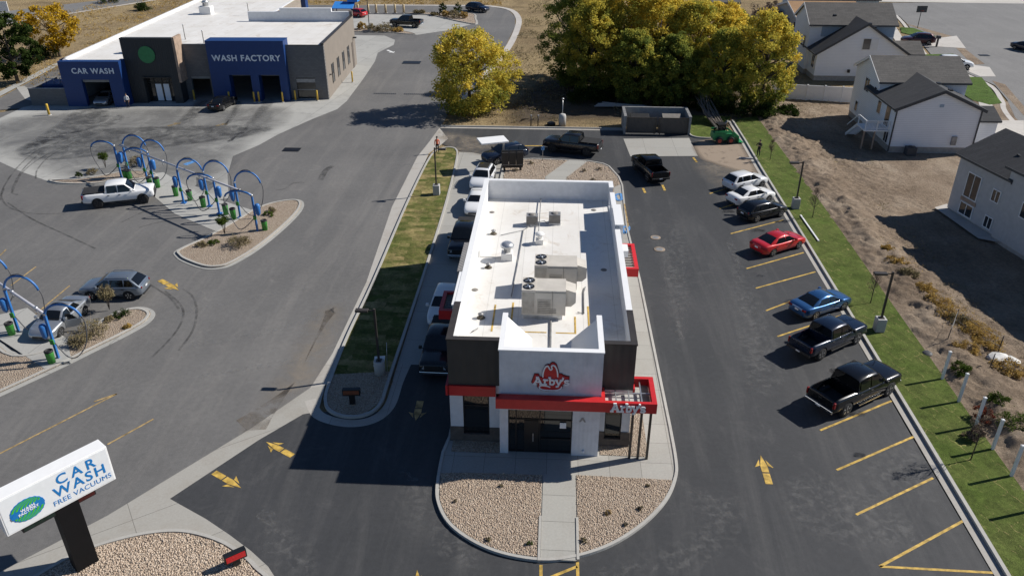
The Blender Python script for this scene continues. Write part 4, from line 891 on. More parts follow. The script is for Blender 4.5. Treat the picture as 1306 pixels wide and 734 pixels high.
def bollard(x, y, h, lab, r=.1, grp='yellow bollards'):
    t = thing('bollard', lab, 'bollard', (x, y, 0), group=grp)
    b = MB(); b.lathe([(r, 0), (r, h-.08), (r*.8, h-.02), (r*.3, h)], (0,0,0), 12); b.build('post', 'bollard_pale' if r > .2 else 'bollard_yellow', t)
    b = MB(); b.lathe([(r*1.9, 0), (r*1.9, .05), (r*1.2, .08)], (0,0,0), 12); b.build('base_collar', 'concrete_base', t)
b_lab = ['left jamb of the grey bay', 'left jamb of the left blue bay', 'right jamb of the left blue bay', 'left jamb of the right blue bay', 'right jamb of the right blue bay', 'left jamb of the glazed bay', 'right jamb of the glazed bay']
for (lx, ly), lab in zip(((-17.0, -.6), (-12.25, -1.4), (-9.1, -1.4), (-8.5, -1.4), (-5.5, -1.4), (-4.1, -.6), (-1.3, -.6)), b_lab):
    q = wl @ Vector((lx, ly, 0)); bollard(q.x, q.y, 1.35, 'yellow bollard guarding the ' + lab, .11)
q = (-60.81, 90.79); bollard(q[0], q[1], 1.4, 'lone yellow bollard on the apron left of the tunnel portal', .14)
q = (-28.36, 108.42); bollard(q[0]+.3, q[1], 1.5, 'yellow bollard beside the tan side wall', .11)
far = [(-39.54, 162.24), (-37.52, 162.35), (-35.98, 162.44), (-34.12, 162.55), (-32.27, 162.65), (-30.56, 162.75)]
for i, (x, y) in enumerate(far): bollard(x, y, 1.7, 'pale yellow bollard in the far row behind the rear apron', .22, 'row of pale bollards behind the wash')
t = thing('fabric_canopy', 'bright blue vacuum canopy behind the wash building', 'canopy', (-41.6, 159.4, 0))
b = MB(); b.add([(-2,-1.5,1.5),(2,-1.5,1.5),(2,1.5,2.3),(-2,1.5,2.3),(-2,-1.5,1.6),(2,-1.5,1.6),(2,1.5,2.4),(-2,1.5,2.4)], [(0,3,2,1),(4,5,6,7),(0,1,5,4),(1,2,6,5),(2,3,7,6),(3,0,4,7)]); b.box(.6, 2.6, .6, 2.6, 2.42, 3.2); simple('canopy_blue', (.03,.22,.62), .6, var=.08); b.build('awning', 'canopy_blue', t)
for x, y in ((-1.8, -1.3), (1.8, -1.3), (-1.8, 1.3), (1.8, 1.3)): b = MB(); b.box(x-.07, x+.07, y-.07, y+.07, 0, 1.55 if y < 0 else 2.2); b.build('post', 'wash_blue', t)

# ================================================================== houses
m, nt, p = new_mat('siding'); k = NT(nt)
w = k.n('ShaderNodeTexWave', wave_type='BANDS', bands_direction='Z', wave_profile='SAW'); k.l(k.pos, w.inputs['Vector']); w.inputs['Scale'].default_value = 1.0
w.inputs['Scale'].default_value = 1.6; k.l(k.mix(1.0, k.ramp(k.noise(.6, 4), (.3, (.80,.82,.85)), (.7, (.85,.87,.90))), k.ramp(w.outputs['Fac'], (.0, (.80,)*3), (.25, (1.0,)*3)), 'MULTIPLY'), p.inputs['Base Color']); p.inputs['Roughness'].default_value = .6; k.bump(w.outputs['Fac'], p, .5, .03)
simple('siding_stucco', (.47,.465,.455), .85, var=.06, bump=.2)
simple('siding_blue', (.34,.42,.50), .7, var=.05)
simple('siding_cream', (.58,.53,.46), .8, var=.06)
def shingle(name, a, c):
    m, nt, p = new_mat(name); k = NT(nt)
    bk = k.brick(.9, .3, .012, a, c, tuple(q*.55 for q in a), .5)
    col = k.mix(1.0, bk.outputs['Color'], k.ramp(k.noise(6, 6, .8), (.3, (.75,)*3), (.7, (1.2,)*3)), 'MULTIPLY')
    col = k.mix(1.0, col, k.ramp(k.noise(.5, 4, .6), (.3, (.9,)*3), (.7, (1.08,)*3)), 'MULTIPLY')
    k.l(col, p.inputs['Base Color']); p.inputs['Roughness'].default_value = .95; k.bump(bk.outputs['Fac'], p, -.3, .03)
shingle('shingle_dark', (.052,.053,.057), (.040,.041,.045)); shingle('shingle_grey', (.115,.108,.10), (.09,.085,.08)); shingle('shingle_tan', (.36,.215,.11), (.30,.18,.09))
simple('trim_white', (.78,.78,.77), .5, var=.03)
simple('fascia_dark', (.06,.062,.066), .6, var=.1)
simple('foundation', (.36,.34,.31), .9, var=.12)
def gable(t, x0, x1, y0, y1, ez, rz, axis, wall, roof, ov=.4, fnd=.7, lez=None, rez=None):
    """one gabled volume; ridge along 'x' or 'y'. ez eave height, rz ridge height"""
    le = ez if lez is None else lez; re = ez if rez is None else rez
    b = MB()
    if axis == 'y':
        xm = (x0+x1)/2; b.prism_y([(x0, fnd), (x1, fnd), (x1, re), (xm, rz), (x0, le)], y0, y1); wl_ = P(b, 'wall', wall, t)
        for s, e in ((-1, le), (1, re)):
            xe = x0 if s < 0 else x1; sl = (rz-e)/abs(xm-xe); xo = xe + s*ov; zo = e - ov*sl
            r_ = MB(); r_.prism_y([(xm, rz+.02), (xo, zo+.02), (xo, zo+.17), (xm, rz+.18)], y0-ov*.7, y1+ov*.7); rf = P(r_, 'roof', roof, t)
            f = MB(); f.box(min(xo, xo+s*.06), max(xo, xo+s*.06), y0-ov*.7, y1+ov*.7, zo-.03, zo+.16); P(f, 'gutter', 'fascia_dark', rf)
            f = MB(); f.prism_y([(xm, rz-.16), (xo, zo-.16), (xo, zo+.175), (xm, rz+.185)], y0-ov*.7-.05, y0-ov*.7-.002); P(f, 'bargeboard', 'fascia_dark', rf)
    else:
        ym = (y0+y1)/2; vs = [(y0, fnd), (y1, fnd), (y1, re), (ym, rz), (y0, le)]
        b.add([(x0, y, z) for y, z in vs] + [(x1, y, z) for y, z in vs], [(4,3,2,1,0), (5,6,7,8,9), (0,1,6,5), (1,2,7,6), (2,3,8,7), (3,4,9,8), (4,0,5,9)]); P(b, 'wall', wall, t)
        for s, e in ((-1, le), (1, re)):
            ye = y0 if s < 0 else y1; sl = (rz-e)/abs(ym-ye); yo = ye + s*ov; zo = e - ov*sl
            q = [(ym, rz+.02), (yo, zo+.02), (yo, zo+.17), (ym, rz+.18)]; a0, a1 = x0-ov*.7, x1+ov*.7
            r_ = MB(); fs = [(0,1,2,3), (7,6,5,4), (0,4,5,1), (1,5,6,2), (2,6,7,3), (3,7,4,0)]
            r_.add([(a0, y, z) for y, z in q] + [(a1, y, z) for y, z in q], fs); rf = P(r_, 'roof', roof, t, solid=True)
            f = MB(); f.box(a0, a1, min(yo, yo+s*.06), max(yo, yo+s*.06), zo-.03, zo+.16); P(f, 'gutter', 'fascia_dark', rf)
            f = MB(); f.add([(a0-.05, ym, rz-.16), (a0-.05, yo, zo-.16), (a0-.05, yo, zo+.175), (a0-.05, ym, rz+.185), (a0-.002, ym, rz-.16), (a0-.002, yo, zo-.16), (a0-.002, yo, zo+.175), (a0-.002, ym, rz+.185)], fs); P(f, 'bargeboard', 'trim_white', rf, solid=True)
    b = MB(); b.box(x0+.05, x1-.05, y0+.05, y1-.05, 0, fnd-.001); P(b, 'foundation', 'foundation', t)
def win_y(t, x0, x1, z0, z1, y, mull=1, shut=0):      # on a wall facing -y
    b = MB(); b.box(x0, x1, y-.03, y-.004, z0, z1); w = P(b, 'window', 'house_glass', t)
    f = MB(); f.box(x0-.08, x0, y-.06, y-.004, z0-.08, z1+.08); f.box(x1, x1+.08, y-.06, y-.004, z0-.08, z1+.08); f.box(x0, x1, y-.06, y-.004, z1, z1+.08); f.box(x0, x1, y-.07, y-.004, z0-.08, z0)
    for i in range(mull): xm = x0+(x1-x0)*(i+1)/(mull+1); f.box(xm-.03, xm+.03, y-.055, y-.031, z0, z1)
    P(f, 'frame', 'trim_white', w)
    if shut: f = MB(); f.box(x1+.1, x1+.1+shut, y-.05, y-.004, z0-.05, z1+.05); P(f, 'shutter', 'trim_white', t)
def win_x(t, y0, y1, z0, z1, x, mull=1):              # on a wall facing -x
    b = MB(); b.box(x-.03, x-.004, y0, y1, z0, z1); w = P(b, 'window', 'house_glass', t)
    f = MB(); f.box(x-.06, x-.004, y0-.08, y0, z0-.08, z1+.08); f.box(x-.06, x-.004, y1, y1+.08, z0-.08, z1+.08); f.box(x-.06, x-.004, y0, y1, z1, z1+.08); f.box(x-.07, x-.004, y0, y1, z0-.08, z0)
    for i in range(mull): ym = y0+(y1-y0)*(i+1)/(mull+1); f.box(x-.055, x-.031, ym-.03, ym+.03, z0, z1)
    P(f, 'frame', 'trim_white', w)
def vents(t, pts, par='roof_vent'):
    for x, y, z in pts: b = MB(); b.add([(x-.2,y-.2,z),(x+.2,y-.2,z),(x+.2,y+.2,z+.1),(x-.2,y+.2,z+.1),(x-.2,y-.2,z+.14),(x+.2,y-.2,z+.14),(x+.2,y+.2,z+.2),(x-.2,y+.2,z+.2)], [(0,3,2,1),(4,5,6,7),(0,1,5,4),(1,2,6,5),(2,3,7,6),(3,0,4,7)]); P(b, 'roof_vent', 'black_metal', t)

hA = thing('house', 'white sided house with dark gable roof and small rear deck, beside the bare plot', 'house', (39.5, 88, 0), group='new houses')
gable(hA, 34.9, 43.3, 82.4, 91.0, 4.75, 6.55, 'y', 'siding', 'shingle_dark'); gable(hA, 35.0, 44.2, 88.5, 96.2, 6.0, 7.75, 'x', 'siding', 'shingle_grey')
gable(hA, 43.3, 46.2, 84.2, 88.4, 3.1, 3.9, 'x', 'siding', 'shingle_dark', .3)
win_x(hA, 91.4, 92.7, 4.0, 5.4, 35.0); win_x(hA, 89.0, 89.7, 4.0, 5.1, 35.0, 0); win_x(hA, 86.6, 87.6, 2.9, 4.2, 34.9, 0); win_x(hA, 83.2, 84.3, .8, 1.9, 34.9); win_x(hA, 93.6, 94.4, 1.2, 2.3, 35.0, 0)
b = MB(); b.box(34.86, 34.896, 84.0, 85.1, 2.3, 4.3); P(b, 'patio_door', 'house_glass', hA)
b = MB(); b.box(34.78, 34.9, 82.28, 82.39, .2, 4.7); b.box(43.25, 43.36, 82.28, 82.39, .2, 4.6); [P(q, 'downpipe', 'fascia_dark', hA) for q in b.split(lambda c: c[0] > 40)]
b = MB(); b.box(39.0, 39.4, 82.36, 82.395, 4.9, 5.2); P(b, 'gable_vent', 'siding_blue', hA)
vents(hA, [(39.8, 85.6, 6.45), (40.4, 84.0, 6.2), (37.0, 89.6, 6.45)])
b = MB(); b.box(32.3, 34.88, 83.2, 85.6, 2.02, 2.18); dk = P(b, 'deck', 'trim_white', hA)
b = MB()
for x, y in ((32.4, 83.3), (33.6, 83.3), (34.8, 83.3), (32.4, 85.5)): b.box(x-.05, x+.05, y-.05, y+.05, 2.18, 3.15)
b.box(32.35, 34.85, 83.27, 83.33, 3.08, 3.16); b.box(32.37, 32.43, 83.34, 85.5, 3.08, 3.16); b.box(32.35, 34.85, 83.27, 83.33, 2.3, 2.36)
for i in range(16): b.box(32.45+i*.15, 32.48+i*.15, 83.28, 83.32, 2.361, 3.079)
P(b, 'railing', 'trim_white', dk)
for x in (32.4, 33.5): b = MB(); b.box(x-.07, x+.07, 83.3, 83.44, 0, 2.02); P(b, 'post', 'timber', dk)
b = MB()
for i in range(8): b.box(32.35, 33.35, 85.7+i*.34, 86.04+i*.34, 1.85-i*.24, 1.9-i*.24)
b.bar((32.35, 85.6, 2.0), (32.35, 88.4, 0.1), .08, .3); b.bar((33.38, 85.6, 2.0), (33.38, 88.4, 0.1), .08, .3); b.bar((32.33, 85.6, 3.1), (32.33, 88.4, 1.2), .06, .1); P(b, 'stair', 'trim_white', dk)
for i, (x, y) in enumerate(((36.3, 81.6),)):
    t = thing('outdoor_unit', 'dark grey air conditioner on the ground beside the white gable wall', 'air conditioner', (36.9, 81.8, 0)); b = MB(); b.box(-.5, .5, -.42, .42, .05, .9); b.build('cabinet', 'fascia_dark', t, bevel=.05); b = MB(); b.lathe([(.36, .9), (.36, .94), (.1, .96)], (0,0,0), 16); b.build('fan_guard', 'black_metal', t)
b = MB(); b.box(41.0, 41.5, 82.2, 82.39, 1.0, 1.9); P(b, 'meter_box', 'steel_grey', hA)

hC = thing('house', 'large white house behind the long vinyl fence, gable wall with one shuttered window', 'house', (41, 118, 0), group='new houses')
gable(hC, 35.4, 47.4, 112.9, 121, 3.8, 7.6, 'y', 'siding', 'shingle_dark'); gable(hC, 35.0, 46.6, 116.8, 124.4, 6.9, 9.0, 'x', 'siding', 'shingle_grey'); gable(hC, 46.6, 51.0, 116.5, 121, 3.0, 4.2, 'x', 'siding', 'shingle_grey', .3)
win_y(hC, 41.2, 42.2, 4.3, 5.7, 112.9, 0, .9); win_x(hC, 113.6, 114.8, 1.6, 3.2, 35.4); win_x(hC, 118.0, 118.8, 3.4, 5.0, 35.0, 0); win_x(hC, 121.5, 122.4, 3.4, 5.0, 35.0, 0)
b = MB(); b.box(39.8, 40.1, 112.6, 112.89, 1.2, 1.6); b.box(45.6, 45.8, 112.7, 112.89, 2.9, 3.1); [P(q, 'wall_lamp', 'black_metal', hC) for q in b.split(lambda c: c[0] > 42)]
vents(hC, [(42.2, 114.5, 7.3), (42.7, 113.9, 7.0), (38.5, 118.2, 7.75)])
b = MB(); b.box(36.6, 46.5, 116.75, 116.79, 5.2, 6.85); P(b, 'upper_cladding', 'siding_blue', hC)

hD = thing('house', 'cream house with tan shingle roof, farthest of the row of houses', 'house', (41, 136, 0), group='new houses')
gable(hD, 36.5, 46.5, 128, 142, 5.4, 7.0, 'x', 'siding_cream', 'shingle_tan'); gable(hD, 33.0, 37.5, 137, 143, 3.8, 5.2, 'y', 'siding_cream', 'shingle_tan', .3)
win_x(hD, 129.5, 130.6, 3.2, 4.8, 36.5, 0); win_x(hD, 133, 134.1, 3.2, 4.8, 36.5, 0); win_x(hD, 131, 132, .9, 2.2, 36.5, 0); win_x(hD, 138.5, 139.6, 1.0, 3.0, 33.0, 0)
hE = thing('house', 'pale blue house glimpsed behind the tan roofed house', 'house', (49, 156, 0), group='new houses')
gable(hE, 43, 56, 150, 164, 5.2, 7.4, 'x', 'siding_blue', 'shingle_grey'); win_y(hE, 46, 47.2, 3, 4.4, 150)
hF = thing('house', 'grey roofed house far behind the yellow trees', 'house', (28, 165, 0), group='new houses')
gable(hF, 24, 34, 160, 172, 3.0, 4.8, 'x', 'siding_stucco', 'shingle_grey'); win_y(hF, 26, 27.2, 1.2, 2.4, 160); b = MB(); b.box(29.5, 30.4, 159.96, 159.996, .7, 2.7); P(b, 'door', 'wainscot', hF)
# unpainted house at the right edge, turned a little
hBr = R(12.4)
hB = thing('house', 'unfinished grey stucco house with dark roof at the right, facing a concrete patio', 'house', (34.5, 66.9, 0), hBr, group='new houses')
# built square to its own base: local x to the right along the far gable, local y runs back along the long wall
tmp = thing('house', None, None)
gable(tmp, 0, 7.4, -6.2, 0, 5.28, 7.0, 'y', 'siding_stucco', 'shingle_dark', .4, .35); gable(tmp, -.3, 9, -22, -6.1, 6.3, 8.4, 'y', 'siding_stucco', 'shingle_dark', .4, .35)
win_x(tmp, -3.0, -1.5, 2.1, 4.1, 0); win_x(tmp, -3.0, -1.5, .55, 1.5, 0); win_x(tmp, -5.4, -4.6, 2.9, 3.8, 0); win_x(tmp, -5.4, -4.6, .6, 1.5, 0); win_x(tmp, -9.4, -8.2, 3.0, 4.1, -.3); win_x(tmp, -14, -12.6, 3.0, 4.1, -.3)
b = MB(); b.box(-.05, -.002, -3.2, -1.3, 1.65, 1.95); P(b, 'ledger_board', 'timber', tmp); vents(tmp, [(4.6, -2.2, 6.7), (2.0, -4, 6.2)])
for c in list(tmp.children): c.parent = hB
bpy.data.objects.remove(tmp)
b = MB(); b.sheet([(34.9, 67.9), (33.5, 67.0), (34.4, 60.6), (37.3, 59.2)], .24); struct(b, 'patio', 'drive_concrete')

# white vinyl fences
def vinyl_fence(a, c, h, label, n):
    t = thing('fence', label, 'fence', (*a, 0)); A = Vector((0,0,0)); Bv = Vector((c[0]-a[0], c[1]-a[1], 0))
    for i in range(n):
        p0 = A.lerp(Bv, i/n); p1 = A.lerp(Bv, (i+1)/n); b = MB(); b.bar(p0+Vector((0,0,h/2)), p1+Vector((0,0,h/2)), .05, h-.1); b.bar(p0+Vector((0,0,h-.02)), p1+Vector((0,0,h-.02)), .09, .1); b.bar(p0+Vector((0,0,.12)), p1+Vector((0,0,.12)), .09, .1); b.build('panel', 'trim_white', t)
    for i in range(n+1):
        p0 = A.lerp(Bv, i/n); b = MB(); b.box(p0.x-.07, p0.x+.07, p0.y-.07, p0.y+.07, 0, h+.08); b.box(p0.x-.1, p0.x+.1, p0.y-.1, p0.y+.1, h+.08, h+.12); b.build('post', 'trim_white', t)
vinyl_fence((27.5, 103.2), (38.0, 101.6), 1.9, 'long white vinyl fence between the bare plot and the big white house', 5)
vinyl_fence((50.5, 115.6), (54.6, 115.2), 1.7, 'short white vinyl fence between two front lawns', 2)
vinyl_fence((24.5, 131), (31.5, 133), 1.8, 'white vinyl fence far back behind the yellow trees', 3)

# ================================================================== vehicles
def carpaint(name, col, metal=.3, rough=.32):
    m, nt, p = new_mat(name); p.inputs['Base Color'].default_value = (*col, 1); p.inputs['Metallic'].default_value = metal; p.inputs['Roughness'].default_value = rough
    p.inputs['Coat Weight'].default_value = .6 if max(col) < .05 else 1.0; p.inputs['Coat Roughness'].default_value = .05; p.inputs['Specular IOR Level'].default_value = .3
    k = NT(nt); f = k.noise(1.2, 5); k.l(k.ramp(f, (.3, (rough*.8,)*3), (.7, (rough*1.35,)*3)), p.inputs['Roughness'])
carpaint('paint_black', (.005,.0055,.007), 0, .22); carpaint('paint_dark', (.011,.0125,.016), .1, .25); carpaint('paint_pearl', (.72,.73,.74), .05, .35)
carpaint('paint_car_white', (.78,.78,.77), 0, .4); carpaint('paint_silver', (.42,.44,.46), .7, .32); carpaint('paint_slate', (.19,.225,.27), .5, .3)
carpaint('paint_car_red', (.48,.012,.016), .1, .35); carpaint('paint_car_blue', (.030,.105,.26), .5, .28); carpaint('paint_navy', (.008,.015,.034), .2, .25); carpaint('paint_maroon', (.06,.012,.014), .4, .3)
glass('car_glass', (.006,.007,.008), .04, .7)
simple('tyre', (.018,.018,.018), .85, var=.2); simple('rim', (.52,.53,.54), .3, .85, var=.1); simple('rim_dark', (.06,.06,.062), .35, .6, var=.1)
simple('chrome', (.68,.69,.70), .15, 1.0, var=.05); simple('black_trim', (.016,.016,.017), .6, var=.2); simple('lamp_clear', (.62,.65,.68), .12, .4, var=.05); simple('lamp_red', (.19,.008,.008), .2, var=.05)
simple('plate', (.7,.72,.75), .5, var=.1); simple('bed_liner', (.02,.02,.021), .85, var=.25)

SPEC = {   # length, width, height; stations (x, half width, underside, shoulder, deck); cabin (rear base, roof rear, roof front, cowl), belt, top half width, wheelbase front x, rear x, wheel radius
 'sedan': dict(L=4.75, st=[(-2.37,.62,.42,.78,.84),(-2.30,.80,.30,.92,.98),(-2.0,.88,.22,.97,1.05),(-1.55,.90,.20,.96,1.03),(-.6,.91,.20,.93,.97),(.9,.91,.20,.92,.97),(1.35,.90,.20,.88,.95),(1.9,.87,.21,.80,.87),(2.2,.79,.26,.70,.76),(2.34,.66,.34,.60,.65),(2.38,.50,.42,.54,.57)],
   cab=(-1.72,-.72,.28,1.12), belt=.95, top=1.44, hb=.80, ht=.57, wx=(1.42,-1.36), wr=.33, sw=[(-1.10,-.10),(-.02,.80)]),
 'suv': dict(L=4.7, st=[(-2.33,.66,.50,.86,1.0),(-2.26,.84,.36,1.0,1.06),(-1.9,.91,.28,1.05,1.1),(-.6,.93,.26,1.04,1.08),(.85,.93,.26,1.03,1.10),(1.3,.92,.26,1.0,1.08),(1.85,.89,.27,.94,1.02),(2.15,.82,.32,.84,.90),(2.31,.68,.40,.70,.75),(2.35,.52,.48,.62,.66)],
   cab=(-2.22,-1.55,.22,1.10), belt=1.05, top=1.66, hb=.84, ht=.64, wx=(1.40,-1.34), wr=.37, sw=[(-1.85,-1.16),(-1.08,-.12),(-.04,.80)]),
 'hatch': dict(L=4.5, st=[(-2.22,.66,.44,.82,.98),(-2.16,.83,.32,.96,1.04),(-1.8,.89,.24,1.0,1.06),(-.6,.90,.22,.98,1.02),(.85,.90,.22,.97,1.04),(1.3,.89,.22,.93,1.0),(1.8,.86,.23,.84,.92),(2.08,.78,.28,.74,.80),(2.22,.64,.36,.62,.67),(2.25,.48,.44,.55,.58)],
   cab=(-2.10,-1.40,.22,1.14), belt=1.0, top=1.54, hb=.81, ht=.60, wx=(1.36,-1.30), wr=.34, sw=[(-1.72,-1.06),(-.98,-.08),(0.0,.80)]),
 'pickup': dict(L=5.85, st=[(-2.92,.82,.62,1.05,1.24),(-2.88,.96,.52,1.14,1.32),(-2.5,1.0,.46,1.22,1.34),(-1.2,1.01,.42,1.22,1.34),(-.7,1.01,.42,1.20,1.26),(1.0,1.01,.42,1.20,1.26),(1.5,1.0,.42,1.20,1.29),(2.0,.99,.43,1.18,1.27),(2.55,.99,.46,1.17,1.26),(2.82,.97,.50,1.14,1.22),(2.93,.92,.56,1.08,1.12)],
   cab=(-.98,-.86,.66,1.46), belt=1.24, top=1.95, hb=.93, ht=.76, wx=(1.95,-1.74), wr=.45, sw=[(-.80,.02),(.10,1.02)]),
}
BODY = {}
def car_body_mesh(kind):
    """lofted lower body with wheel arches (and cargo bed) cut out, cabin added on top"""
    if kind in BODY: return BODY[kind]
    S = SPEC[kind]; b = MB(); ring = []
    for x, w, zb, zs, zt in S['st']:
        h = zs - zb
        half = [(0, zb-.02), (w*.72, zb), (w*.93, zb+.07), (w*.985, zb+.25*h), (w, zb+.55*h), (w*.985, zs-.10*h), (w*.95, zs), (w*.88, zs+(zt-zs)*.45), (w*.70, zs+(zt-zs)*.82), (w*.38, zt), (0, zt+.012)]
        ring.append([(x, -y, z) for y, z in half] + [(x, y, z) for y, z in half[-2:0:-1]])
    n = len(ring[0]); vs = [p for r in ring for p in r]; k = len(ring)
    fs = [(i*n+j, i*n+(j+1) % n, (i+1)*n+(j+1) % n, (i+1)*n+j) for i in range(k-1) for j in range(n)] + [tuple(range(n))[::-1], tuple((k-1)*n+j for j in range(n))]
    b.add(vs, fs, 0, True); o = b.build('body', 'paint_black', None, solid=True)
    cutters = []
    for wx in S['wx']:
        for s in (-1, 1):
            c = MB(); c.lathe([(S['wr']+.055, .62), (S['wr']+.055, 1.2)] if s > 0 else [(S['wr']+.055, -1.2), (S['wr']+.055, -.62)], (wx, 0, S['wr']), 24, axis='y'); cutters.append(c.build('cut', 'tyre', None, solid=True))
    if kind == 'pickup': c = MB(); c.box(-2.80, -1.06, -.82, .82, .66, 1.6); cutters.append(c.build('cut', 'tyre', None, solid=True))
    for c in cutters:
        md = o.modifiers.new('b', 'BOOLEAN'); md.operation = 'DIFFERENCE'; md.solver = 'EXACT'; md.object = c
    src = o.data; shell = [v.co.copy() for v in src.vertices]; tree = BVHTree.FromPolygons([v.co for v in src.vertices], [tuple(p.vertices) for p in src.polygons]); vn = [v.normal.copy() for v in src.vertices]; sp = [(tuple(p.vertices), p.normal.copy()) for p in src.polygons]
    dg = bpy.context.evaluated_depsgraph_get(); dg.update()
    me = bpy.data.meshes.new_from_object(o.evaluated_get(dg))
    for q in [o] + cutters: bpy.data.objects.remove(q)
    # cabin
    x0, x1, x2, x3 = S['cab']; B, T, hb, ht = S['belt'], S['top'], S['hb'], S['ht']
    secs = []
    def sec(x, z, slope):
        f = (z-B)/(T-B); hy = hb+(ht-hb)*min(1, f)
        e = min(.09, (z-B)*.6)
        return [(x, -(hb+.0), B-.05), (x, -(hb+(ht-hb)*max(0, (z-e-B)/(T-B)))-.02, z-e), (x, -hy+.05, z-.012), (x, -hy*.5, z+.018*f), (x, 0, z+.028*f), (x, hy*.5, z+.018*f), (x, hy-.05, z-.012), (x, hb+(ht-hb)*max(0, (z-e-B)/(T-B))+.02, z-e), (x, hb, B-.05)]
    for x, z in ((x0, B+.005), (x0+(x1-x0)*.5, B+(T-B)*.53), (x1-.04, T-.075), (x1+.12, T-.015), ((x1+x2)/2, T+.012), (x2-.12, T-.01), (x2+.05, T-.07), (x2+(x3-x2)*.5, B+(T-B)*.52), (x3, B+.005)): secs.append(sec(x, z, 0))
    bm = bmesh.new(); bm.from_mesh(me)
    V = [[bm.verts.new(p) for p in s] for s in secs]
    for i in range(len(V)-1):
        for j in range(8): f = bm.faces.new((V[i][j], V[i+1][j], V[i+1][j+1], V[i][j+1])); f.smooth = True
    bm.to_mesh(me); bm.free()
    me.set_sharp_from_angle(angle=R(38))
    for p_ in me.polygons: p_.use_smooth = True
    # keep the clean shading of the uncut shell on the faces round the wheel arches
    nor = [c.vector.copy() for c in me.corner_normals]
    for p_ in me.polygons:
        for li in p_.loop_indices:
            co = me.vertices[me.loops[li].vertex_index].co; loc, n0, fi, dist = tree.find_nearest(co)
            if dist is not None and dist < .004:
                vs_ = [v_ for v_ in sp[fi][0]]; ws = [1/(1e-5+(shell[v_]-co).length_squared) for v_ in vs_]; n = Vector((0,0,0))
                for v_, w_ in zip(vs_, ws): n += vn[v_]*w_
                n.normalize()
                if n.dot(p_.normal) > .72: nor[li] = n
    me.normals_split_custom_set([tuple(n) for n in nor])
    BODY[kind] = me; return me

